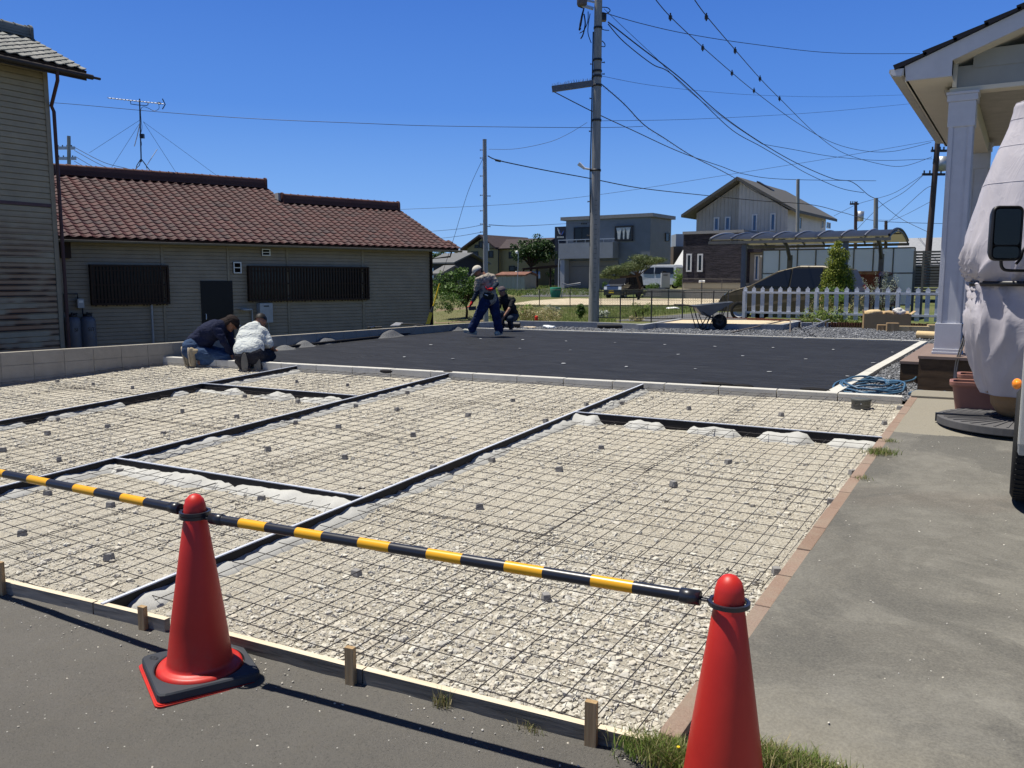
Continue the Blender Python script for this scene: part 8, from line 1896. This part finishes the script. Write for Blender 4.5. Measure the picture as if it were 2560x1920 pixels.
# ------------------------------------------------------------------ people
def rcone(mb, a, b, ra, rb, n=14):
 a = Vector(a); b = Vector(b); d = b - a; L = d.length
 if L < 1e-5: mb.ell(a, (ra, ra, ra), n, 8); return
 m = 4; ax = d / L; mb.tube([a + d * (k / m) for k in range(m + 1)], [ra + (rb - ra) * k / m for k in range(m + 1)], n)
 mb.ell(a, (ra,) * 3, n, 8); mb.ell(b, (rb,) * 3, n, 8)
def skin(name, parts, mat, parent, vox=.012, smooth=6, wr=0.0, seed=0, group_cut=None):
 """one continuous surface grown over tapered limbs (list of (a,b,ra,rb) or ('e',c,r,rot))"""
 mb = MB()
 for p in parts:
  if p[0] == 'e': mb.ell(p[1], p[2], 20, 12, rot=p[3] if len(p) > 3 else None)
  else: rcone(mb, *p)
 o = mb.build(name, mat, parent); m = o.modifiers.new('r', 'REMESH'); m.mode = 'VOXEL'; m.voxel_size = vox; m.use_smooth_shade = True
 s = o.modifiers.new('s', 'SMOOTH'); s.factor = .6; s.iterations = smooth
 bpy.context.view_layer.update(); me = bpy.data.meshes.new_from_object(o.evaluated_get(bpy.context.evaluated_depsgraph_get())); o.modifiers.clear(); old = o.data; o.data = me; bpy.data.meshes.remove(old)
 if wr:
  nr = [v.normal.copy() for v in me.vertices]
  for v, n_ in zip(me.vertices, nr):
   c = v.co; v.co = c + n_ * wr * (mnoise.noise((c.x * 9, c.y * 9, c.z * 16 + seed)) + .6 * abs(mnoise.noise((c.x * 20, c.y * 20, c.z * 26 + seed))))
 me.name = name; me.materials.clear(); me.materials.append(mat)
 for p in me.polygons: p.use_smooth = True
 return o
skinm = NT('tanned_skin', .55, .35); skinm.color(skinm.ramp(skinm.noise(12, 3), [(.3, (.2, .095, .06)), (.7, (.27, .135, .085))])); skinm = skinm.mat
def cloth(name, c, var=.12, fold=.7):
 m = NT(name, .85, .15); cc = Vector(c); m.color(m.ramp(m.noise(5, 5, .7), [(.3, tuple(cc * (1 - var))), (.7, tuple(cc * (1 + var)))])); m.bump(m.noise(7, 4, .6, vec=m.scl((1, 1, 2.2)), dist=1.2), fold, .035); return m.mat
def hand(wr_, tip, side, curl=.5, glove=0.0):
 """palm + five fingers: wr_ wrist, tip direction end, side = thumb direction"""
 wr_ = Vector(wr_); d = (Vector(tip) - wr_).normalized(); s = Vector(side); s = (s - d * s.dot(d)).normalized(); n_ = d.cross(s); g_ = glove; out = []
 kn = wr_ + d * .085; out.append((wr_, wr_ + d * .04, .026 + g_, .03 + g_))
 for i, (o_, L_) in enumerate(((.03, .07), (.01, .078), (-.01, .072), (-.029, .058))):
  r_ = .0095 + g_; b0 = wr_ + d * .03 + s * o_ * .6; k0 = kn + s * o_; k1 = k0 + (d * math.cos(curl) + n_ * math.sin(curl)) * L_ * .5; k2 = k1 + (d * math.cos(curl * 2) + n_ * math.sin(curl * 2)) * L_ * .5
  out += [(b0, k0, r_ + .006, r_ + .003), (k0, k1, r_, r_ * .93), (k1, k2, r_ * .93, r_ * .8)]
 t0 = wr_ + d * .03 + s * .025; t1 = t0 + (d * .7 + s * .7) * .035 + n_ * .01; t2 = t1 + (d * .9 + s * .25 + n_ * .3) * .03; out += [(wr_ + d * .015, t0, .018, .014 + g_), (t0, t1, .013 + g_, .011 + g_), (t1, t2, .011 + g_, .009 + g_)]
 return out
def head(c, face, up, r=.1):
 """head pieces: c centre, face direction, up direction; returns parts in one list"""
 c = Vector(c); f = Vector(face).normalized(); u = Vector(up); u = (u - f * u.dot(f)).normalized(); s = f.cross(u); rot = Matrix((s, f, u)).transposed()
 P = lambda x, y, z: c + s * x + f * y + u * z
 return [('e', P(0, -.008, .02), (.074, .094, .098), rot), ('e', P(0, .02, -.05), (.056, .066, .062), rot), (P(0, .082, .012), P(0, .103, -.018), .009, .014), ('e', P(0, .078, -.05), (.024, .012, .009), rot), ('e', P(0, .068, -.092), (.022, .02, .018), rot),
   ('e', P(.075, -.005, -.005), (.01, .02, .03), rot), ('e', P(-.075, -.005, -.005), (.01, .02, .03), rot), ('e', P(.03, .078, .03), (.018, .012, .008), rot), ('e', P(-.03, .078, .03), (.018, .012, .008), rot)], P, rot
def eyes(P, rot, parent):
 for sx in (-1, 1):
  mb = MB(); mb.ell(P(.031 * sx, .082, .014), (.0135, .006, .007), 10, 6, rot=rot); mb.build('eye', simple('eye_white', (.5, .48, .45), .3), parent) if 'eye_white' not in MATS else mb.build('eye', MATS['eye_white'], parent)
hairm = simple('dark_hair', (.012, .01, .009), .6, .3, bump=.8, bscale=60)
def shoe(ank, toe, up, mat, parent, sole, L=.27, name='shoe'):
 a = Vector(ank); d = (Vector(toe) - a).normalized(); u = Vector(up); u = (u - d * u.dot(d)).normalized(); heel = a - d * .07
 o = skin(name, [(heel, heel + d * .1, .042, .045), (heel + d * .08, heel + d * (L - .05), .047, .038), (heel + d * (L - .06), heel + d * (L - .035), .04, .032), (heel + d * .03 + u * .03, heel + d * .03 + u * .07, .042, .04)], mat, parent, .011, 4)
 mb = MB(); s = d.cross(u); n = 20; pts = []
 for k in range(n):
  t_ = 2 * math.pi * k / n; x = math.cos(t_); w_ = .046 * (1 + .1 * x); pts.append(heel + d * (L / 2 - .035 + x * (L / 2 + .008)) + s * (math.sin(t_) * w_) - u * .05)
 mb.ext(pts, u * .022); mb.build('sole', sole, o, bev=.004); return o
# frame helpers: R (right in picture), A (away), z
def mk(base, d0):
 s = d0 / F
 def Q(px, py, dz=0.0):
  """point on the upright plane through base, seen at photo px,py; dz metres away from the viewer"""
  h = hit(px, py, base, FH); return h + FH * dz + (h - CAM).normalized() * 0
 return Q
def q4(x, y, s, ox, oy): return ox + x / s, oy + y / s
solem = simple('pale_shoe_sole', (.42, .36, .26), .8); blackr = M['black']
# --- 1: navy shirt, kneeling, seen from the side (crop scale 8.732, origin 450,760)
b1_ = T(500, 915, -.08); d1 = proj(b1_)[2]; Q = mk(b1_, d1); K_ = lambda x, y, dz=0: Q(450 + x / 8.732, 760 + y / 8.732, dz)
t1 = thing('person', 'person kneeling in dark cap, navy long-sleeved shirt and jeans, head bent down', 'person', b1_, 'workers kneeling at the kerb')
hip = K_(300, 1010, .05); chest = K_(760, 560, .0); neck = K_(960, 430, 0); hd = K_(1120, 420, .0)
hp_, P_, rot_ = head(hd, (RT * .75 - Vector((0, 0, .75)) + FH * .2), (RT * .7 + Vector((0, 0, .7))))
shl = K_(880, 500, -.17); shr = K_(900, 500, .17); elb_r = K_(1060, 800, -.2); wrl = K_(1150, 1080, -.1); el2 = K_(1000, 780, .22); wr2 = K_(1120, 1060, .15)
kn1 = K_(1060, 1150, -.12); kn2 = K_(1040, 1130, .15); an1 = K_(500, 1260, -.12); an2 = K_(290, 1260, .1); h1 = K_(320, 1040, -.08); h2 = K_(320, 1030, .12)
body1 = hp_ + [(hd, neck, .05, .055), (neck, chest, .07, .13), (chest, hip, .13, .13), (shl, elb_r, .05, .038), (elb_r, wrl, .038, .026), (shr, el2, .05, .038), (el2, wr2, .038, .026), (h1, kn1, .085, .055), (kn1, an1, .052, .038), (h2, kn2, .085, .055), (kn2, an2, .052, .038)] + hand(wrl, wrl - Vector((0, 0, .1)) + RT * .06, FH, .6) + hand(wr2, wr2 - Vector((0, 0, .1)) + RT * .06, -FH, .6)
skin('body', body1, skinm, t1, .009, 3)
navy = cloth('navy_shirt_cloth', (.012, .016, .04)); jean = cloth('blue_denim', (.035, .065, .13), .35)
sp1 = K_(520, 700, .03); 
skin('shirt', [(neck - RT * .02, chest, .075, .15), (chest, sp1, .15, .155), (sp1, K_(310, 880, .04), .155, .15), (shl + FH * .06, shr - FH * .06, .11, .11), ('e', K_(700, 590, 0), (.17, .19, .15)), (shl, elb_r, .075, .052), (elb_r, wrl, .052, .036), (shr, el2, .075, .052), (el2, wr2, .052, .036), (K_(560, 780, .0), K_(360, 890, .02), .13, .13)], navy, t1, .012, 5, .012, 3)
skin('jeans', [(K_(290, 960, -.04), K_(300, 1000, .12), .15, .15), (K_(250, 1010, -.05), K_(250, 1000, .12), .12, .12), (h1, kn1, .115, .078), (kn1, K_(640, 1230, -.1), .075, .065), (K_(640, 1230, -.1), an1 + RT * .06, .065, .058), (h2, kn2, .115, .078), (kn2, an2 + RT * .06, .075, .06)], jean, t1, .012, 5, .012, 8)
shm = cloth('tan_work_shoe', (.3, .25, .17), .2, .3); shoe(an1 - RT * .09 - FH * .05 + Vector((0, 0, .12)), an1 - RT * .05 - FH * .05 - Vector((0, 0, .3)), RT, shm, t1, solem); shoe(an2 - RT * .1 - FH * .1 + Vector((0, 0, .12)), an2 - RT * .02 - FH * .1 - Vector((0, 0, .3)), RT, shm, t1, solem)
def cap(P, rot, parent, mat, brim=True, brim_mat=None, back=False, wide=False):
 mb = MB(); vs = []; n = 28; m_ = 8
 for j in range(m_ + 1):
  ph = math.pi / 2 * j / m_
  for k in range(n): th_ = 2 * math.pi * k / n; vs.append(P(math.cos(th_) * .092 * math.cos(ph), -.006 + math.sin(th_) * .112 * math.cos(ph), .028 + .098 * math.sin(ph)))
 mb.add(vs, [(j * n + k, j * n + (k + 1) % n, (j + 1) * n + (k + 1) % n, (j + 1) * n + k) for j in range(m_) for k in range(n)], 0, True); c_ = mb.build('cap', mat, parent)
 if brim:
  mb = MB(); top = []; s_ = -1 if back else 1
  for k in range(15): a = math.pi * k / 14; top.append(P(math.cos(a) * .088, s_ * (.05 + math.sin(a) * .125), .03 - .03 * math.sin(a)))
  mb.ext(top, P(0, 0, .006) - P(0, 0, 0)); mb.build('brim', brim_mat or mat, c_)
 return c_
capm = cloth('dark_brown_cap', (.02, .014, .013)); cc_ = cap(P_, rot_, t1, capm)
mb = MB(); n = 18; vs = []                      # neck flap of the cap
for j in range(5):
 for k in range(n): a = math.pi * (.05 + .9 * k / (n - 1)); f = j / 4; vs.append(P_(math.cos(a) * (.09 + .02 * f), -math.sin(a) * (.11 + .05 * f), .03 - .11 * f))
mb.add(vs, [(j * n + k, j * n + k + 1, (j + 1) * n + k + 1, (j + 1) * n + k) for j in range(4) for k in range(n - 1)], 0, True); mb.build('neck_flap', capm, cc_)
mb = MB(); a = P_(.05, .11, .045); mb.tube([P_(.0, .119, .06), P_(.03, .114, .065)], .008, 6); mb.build('badge', M['white'], cc_)
eyes(P_, rot_, t1)
# --- 2: white shirt, seen from behind
b2_ = T(625, 925, -.08); d2 = proj(b2_)[2]; Q = mk(b2_, d2); K_ = lambda x, y, dz=0: Q(450 + x / 8.732, 760 + y / 8.732, dz)
t2_ = thing('person', 'person kneeling with back turned, pale grey-white shirt, dark trousers and short hair', 'person', b2_, 'workers kneeling at the kerb')
hip = K_(1500, 1130, .0); mid_ = K_(1480, 900, .12); chest = K_(1450, 640, .28); neck = K_(1480, 510, .38); hd = K_(1560, 430, .46)
hp_, P_, rot_ = head(hd, (FH * .8 - Vector((0, 0, .5)) + RT * .15), (FH * .4 + Vector((0, 0, .8))))
shl = K_(1250, 640, .3); shr = K_(1680, 640, .3); e1_ = K_(1210, 920, .32); w1_ = K_(1190, 1090, .5); e2_ = K_(1830, 900, .25); w2_ = K_(1860, 1030, .4)
kn1 = K_(1270, 1300, .28); kn2 = K_(1800, 1180, .38); an1 = K_(1480, 1370, -.08); an2 = K_(1720, 1390, .0); h1 = K_(1400, 1180, 0); h2 = K_(1620, 1160, 0)
skin('body', hp_ + [(hd, neck, .05, .055), (neck, chest, .07, .13), (chest, mid_, .13, .13), (mid_, hip, .13, .13), (shl, e1_, .05, .04), (e1_, w1_, .036, .026), (shr, e2_, .05, .04), (e2_, w2_, .036, .026), (h1, kn1, .08, .055), (kn1, an1, .05, .038), (h2, kn2, .08, .055), (kn2, an2, .05, .038)] + hand(w1_, w1_ + FH * .1 - Vector((0, 0, .05)), RT, .5) + hand(w2_, w2_ + FH * .1 - Vector((0, 0, .05)), -RT, .5), skinm, t2_, .009, 3)
wsh = cloth('pale_grey_white_shirt', (.5, .53, .52), .05, 1.0)
skin('shirt', [(neck, chest, .08, .15), (K_(1300, 660, .28), K_(1620, 660, .28), .11, .11), (K_(1340, 800, .18), K_(1560, 800, .18), .14, .14), (K_(1350, 980, .06), K_(1600, 960, .06), .14, .14), (K_(1380, 1040, .0), K_(1580, 1010, .0), .13, .13), (shl, e1_, .075, .068), (shr, e2_, .075, .07)], wsh, t2_, .012, 22, .006, 13)
dtr = cloth('dark_grey_trousers', (.022, .022, .03), .2)
skin('trousers', [(K_(1400, 1140, -.0), K_(1620, 1110, -.0), .135, .135), (h1, kn1, .12, .085), (kn1, an1, .085, .065), (h2, kn2, .12, .085), (kn2, an2, .085, .065), (K_(1330, 1250, .05), K_(1320, 1340, .15), .1, .09)], dtr, t2_, .012, 4, .012, 18)
bsh = cloth('dark_work_shoe', (.03, .028, .03), .2, .3); shoe(an1 - FH * .02 + Vector((0, 0, .1)), an1 - Vector((0, 0, .4)), FH, bsh, t2_, simple('grey_sole', (.16, .15, .13), .8)); shoe(an2 - FH * .02 + Vector((0, 0, .08)), an2 - Vector((0, 0, .4)), FH, bsh, t2_, MATS['grey_sole'])
mb = MB(); vs = []; n = 26; m_ = 8
for j in range(m_ + 1):
 ph = math.pi * .62 * j / m_ - .18
 for k in range(n): th_ = 2 * math.pi * k / n; r_ = 1 + .06 * mnoise.noise((k * .9, j * .9, 3)); vs.append(P_(math.cos(th_) * .084 * math.cos(ph) * r_, -.014 + math.sin(th_) * (.104 if math.sin(th_) < 0 else .088) * math.cos(ph) * r_, .03 + .098 * math.sin(ph) * r_))
mb.add(vs, [(j * n + k, j * n + (k + 1) % n, (j + 1) * n + (k + 1) % n, (j + 1) * n + k) for j in range(m_) for k in range(n)], 0, True); mb.build('hair', hairm, t2_); eyes(P_, rot_, t2_)
# --- 3: walking man (crop scale 7.54, origin 1150,640)
b3_ = G(1215, 841, .365); d3 = proj(b3_)[2]; Q = mk(b3_, d3); K_ = lambda x, y, dz=0: Q(1150 + x / 7.54, 640 + y / 7.54, dz); print('walker depth', d3)
t3 = thing('person', 'person striding left in white cap, pale patterned shirt, blue trousers and red gloves', 'person', b3_)
hd = K_(330, 290, -.02); neck = K_(420, 340, 0); chest = K_(490, 470, 0); hip = K_(560, 830, 0); mid_ = K_(540, 650, 0)
hp_, P_, rot_ = head(hd, (-RT * .75 - FH * .45 - Vector((0, 0, .55))), (-RT * .25 + Vector((0, 0, .9))))
shl = K_(350, 460, -.13); shr = K_(590, 400, .08); shr = K_(600, 410, -.02); e1_ = K_(325, 680, -.12); w1_ = K_(235, 860, -.16); e2_ = K_(690, 530, -.1); w2_ = K_(610, 620, -.24)
h1 = K_(480, 860, -.06); h2 = K_(620, 850, .06); kn1 = K_(330, 1160, -.06); an1 = K_(200, 1420, 0); kn2 = K_(680, 1140, .08); an2 = K_(745, 1440, .05)
skin('body', hp_ + [(hd, neck, .05, .055), (neck, chest, .065, .12), (chest, mid_, .12, .12), (mid_, hip, .12, .125), (shl, e1_, .05, .038), (e1_, w1_, .038, .026), (shr, e2_, .05, .038), (e2_, w2_, .038, .026), (h1, kn1, .085, .055), (kn1, an1, .05, .036), (h2, kn2, .085, .055), (kn2, an2, .05, .036)] + hand(w1_, w1_ - RT * .04 - Vector((0, 0, .1)), -FH, .5) + hand(w2_, w2_ - RT * .1 - Vector((0, 0, .02)), -FH, .7), skinm, t3, .009, 3)
pat = NT('pale_patterned_shirt', .85, .15); pat.color(pat.ramp(pat.noise(16, 4, .8), [(.4, (.36, .32, .26)), (.52, (.27, .24, .2)), (.62, (.09, .095, .11))])); pat.bump(pat.noise(9, 4, .6, dist=1), .7, .03)
skin('shirt', [(K_(430, 375, 0), chest, .075, .14), (shl + RT * .07, shr - RT * .07, .1, .1), (chest, mid_, .145, .15), (mid_, K_(560, 800, 0), .15, .155), (shl, K_(320, 640, -.12), .078, .06), (shr, K_(665, 500, -.06), .085, .072), (K_(470, 560, -.03), K_(460, 800, -.03), .12, .12)], pat.mat, t3, .011, 4, .014, 23)
dkc = cloth('dark_blue_undersleeve', (.018, .028, .045)); skin('left_sleeve', [(K_(322, 640, -.12), e1_, .052, .05), (e1_, w1_.lerp(e1_, .08), .05, .036)], dkc, t3, .01, 3, .004); skin('right_sleeve', [(K_(665, 500, -.06), e2_, .06, .055), (e2_, w2_.lerp(e2_, .12), .052, .038)], dkc, t3, .01, 3, .004)
redg = cloth('red_work_glove', (.45, .015, .02)); 
skin('glove', [(p_[0], p_[1], p_[2] + .003, p_[3] + .003) for p_ in hand(w1_, w1_ - RT * .04 - Vector((0, 0, .1)), -FH, .5)] + [(w1_, w1_ + (e1_ - w1_).normalized() * .05, .032, .034)], redg, t3, .006, 2); skin('glove', [(p_[0], p_[1], p_[2] + .003, p_[3] + .003) for p_ in hand(w2_, w2_ - RT * .1 - Vector((0, 0, .02)), -FH, .7)] + [(w2_, w2_ + (e2_ - w2_).normalized() * .05, .032, .034)], redg, t3, .006, 2)
blu = NT('worn_blue_trousers', .85, .15); blu.color(blu.ramp(blu.noise(6, 5, .7), [(.35, (.009, .016, .05)), (.6, (.016, .03, .09)), (.75, (.06, .09, .17))])); blu.bump(blu.noise(7, 4, .6, vec=blu.scl((1, 1, 2)), dist=1.2), .8, .035)
skin('trousers', [(K_(490, 800, -.04), K_(600, 800, .04), .135, .135), (h1, kn1, .125, .092), (kn1, K_(220, 1380, 0), .09, .085), (h2, kn2, .125, .095), (kn2, K_(735, 1400, .05), .092, .085)], blu.mat, t3, .011, 4, .014, 28)
wsho = cloth('white_sneaker', (.42, .42, .35), .3, .3); shoe(an1 + RT * .03 - Vector((0, 0, .01)), K_(40, 1390, -.02), Vector((0, 0, 1)) - RT * .4, wsho, t3, simple('grey_white_sole', (.3, .3, .27), .7)); shoe(an2 - Vector((0, 0, .0)), an2 - RT * .12 - FH * .2 - Vector((0, 0, .02)), (0, 0, 1), wsho, t3, MATS['grey_white_sole'])
wcap = cloth('dirty_white_cap', (.52, .49, .42), .15, .4); cap(P_, rot_, t3, wcap, True, cloth('grey_cap_brim', (.1, .11, .12))); eyes(P_, rot_, t3)
mb = MB(); 
for k in range(7): a = math.pi * (1.1 + .8 * k / 6); 
mb.ell(P_(0, -.06, -.06), (.075, .06, .07), 14, 8, rot=rot_); mb.build('neck_cloth', cloth('black_neck_cloth', (.012, .012, .014)), t3)
bg = cloth('dark_waist_bag', (.02, .025, .025)); skin('waist_bag', [(K_(490, 740, -.17), K_(600, 745, -.16), .06, .06), (K_(500, 770, -.16), K_(590, 780, -.15), .05, .05)], bg, t3, .01, 3); mb = MB(); mb.tube([K_(475, 722, -.23), K_(500, 728, -.24), K_(535, 745, -.24)], .01, 6); mb.build('tool_in_bag', M['white'], t3)
tl = thing('hand_saw', 'small dark tool with pale ends held in the walking person\'s red glove', 'tool', K_(250, 960, -.18)); mb = MB(); mb.bar(K_(175, 985, -.18), K_(310, 975, -.18), .05, .08); mb.build('tool_body', M['black'], tl); mb = MB(); mb.tube([K_(155, 958, -.18), K_(200, 962, -.18)], .014, 6); mb.tube([K_(160, 990, -.18), K_(195, 990, -.18)], .01, 6); mb.build('tool_tip', M['white'], tl)
# --- 4: crouching man behind
b4_ = G(1287, 812, .338); b4_ = D(1287, 800, d3 + 1.9); b4_.z = .338; d4 = proj(b4_)[2]; Q = mk(b4_, d4); K_ = lambda x, y, dz=0: Q(1150 + x / 7.54, 640 + y / 7.54, dz)
t4 = thing('person', 'person crouching in backwards cap, black shirt and jeans beside the black roll', 'person', b4_)
hd = K_(790, 670, -.05); neck = K_(840, 760, 0); chest = K_(880, 860, .0); mid_ = K_(950, 1010, .08); hip = K_(990, 1130, .15)
hp_, P_, rot_ = head(hd, (-FH * .85 - RT * .3 - Vector((0, 0, .2))), (0, 0, 1))
shl = K_(740, 830, -.05); shr = K_(985, 830, .02); e2_ = K_(920, 1010, -.2); w2_ = K_(790, 1190, -.3); e1_ = K_(720, 1010, -.15); w1_ = K_(730, 1160, -.3)
h1 = K_(900, 1150, .1); h2 = K_(1010, 1150, .12); kn1 = K_(760, 1080, -.25); kn2 = K_(940, 1170, -.22); an1 = K_(800, 1310, -.05); an2 = K_(960, 1330, -.02)
skin('body', hp_ + [(hd, neck, .05, .055), (neck, chest, .065, .12), (chest, mid_, .12, .12), (mid_, hip, .12, .12), (shl, e1_, .05, .038), (e1_, w1_, .036, .026), (shr, e2_, .05, .04), (e2_, w2_, .038, .026), (h1, kn1, .08, .055), (kn1, an1, .05, .036), (h2, kn2, .08, .055), (kn2, an2, .05, .036)] + hand(w1_, w1_ - Vector((0, 0, .1)) - RT * .02, RT, .4) + hand(w2_, w2_ - Vector((0, 0, .1)) - RT * .03, -RT, .4), skinm, t4, .009, 3)
blk_ = cloth('black_shirt_cloth', (.014, .015, .018)); skin('shirt', [(neck, chest, .075, .14), (shl + RT * .05, shr - RT * .05, .09, .09), (chest, mid_, .14, .15), (mid_, hip, .15, .145), (shl, e1_.lerp(shl, .3), .075, .065), (shr, e2_.lerp(shr, .35), .08, .07)], blk_, t4, .011, 4, .012, 33)
skin('jeans', [(K_(920, 1130, .12), K_(1010, 1130, .14), .13, .13), (h1, kn1, .11, .08), (kn1, an1, .078, .06), (h2, kn2, .11, .085), (kn2, an2, .08, .06)], cloth('dark_denim', (.03, .042, .06), .3), t4, .011, 4, .01, 38)
shoe(an1, an1 - FH * .2 - Vector((0, 0, .02)), (0, 0, 1), bsh, t4, MATS['grey_sole']); shoe(an2, an2 - FH * .2 - Vector((0, 0, .02)), (0, 0, 1), bsh, t4, MATS['grey_sole'])
cap(P_, rot_, t4, cloth('grey_purple_cap', (.09, .075, .085)), True, None, True); mb = MB(); mb.ell(P_(0, -.05, -.07), (.078, .07, .085), 14, 8, rot=rot_); mb.build('neck_cloth', MATS['black_neck_cloth'], t4); eyes(P_, rot_, t4)
skin('yellow_shoulder', [(K_(900, 790, .02), K_(965, 800, .02), .085, .08)], cloth('olive_yellow_cloth', (.2, .18, .09)), t4, .011, 3)
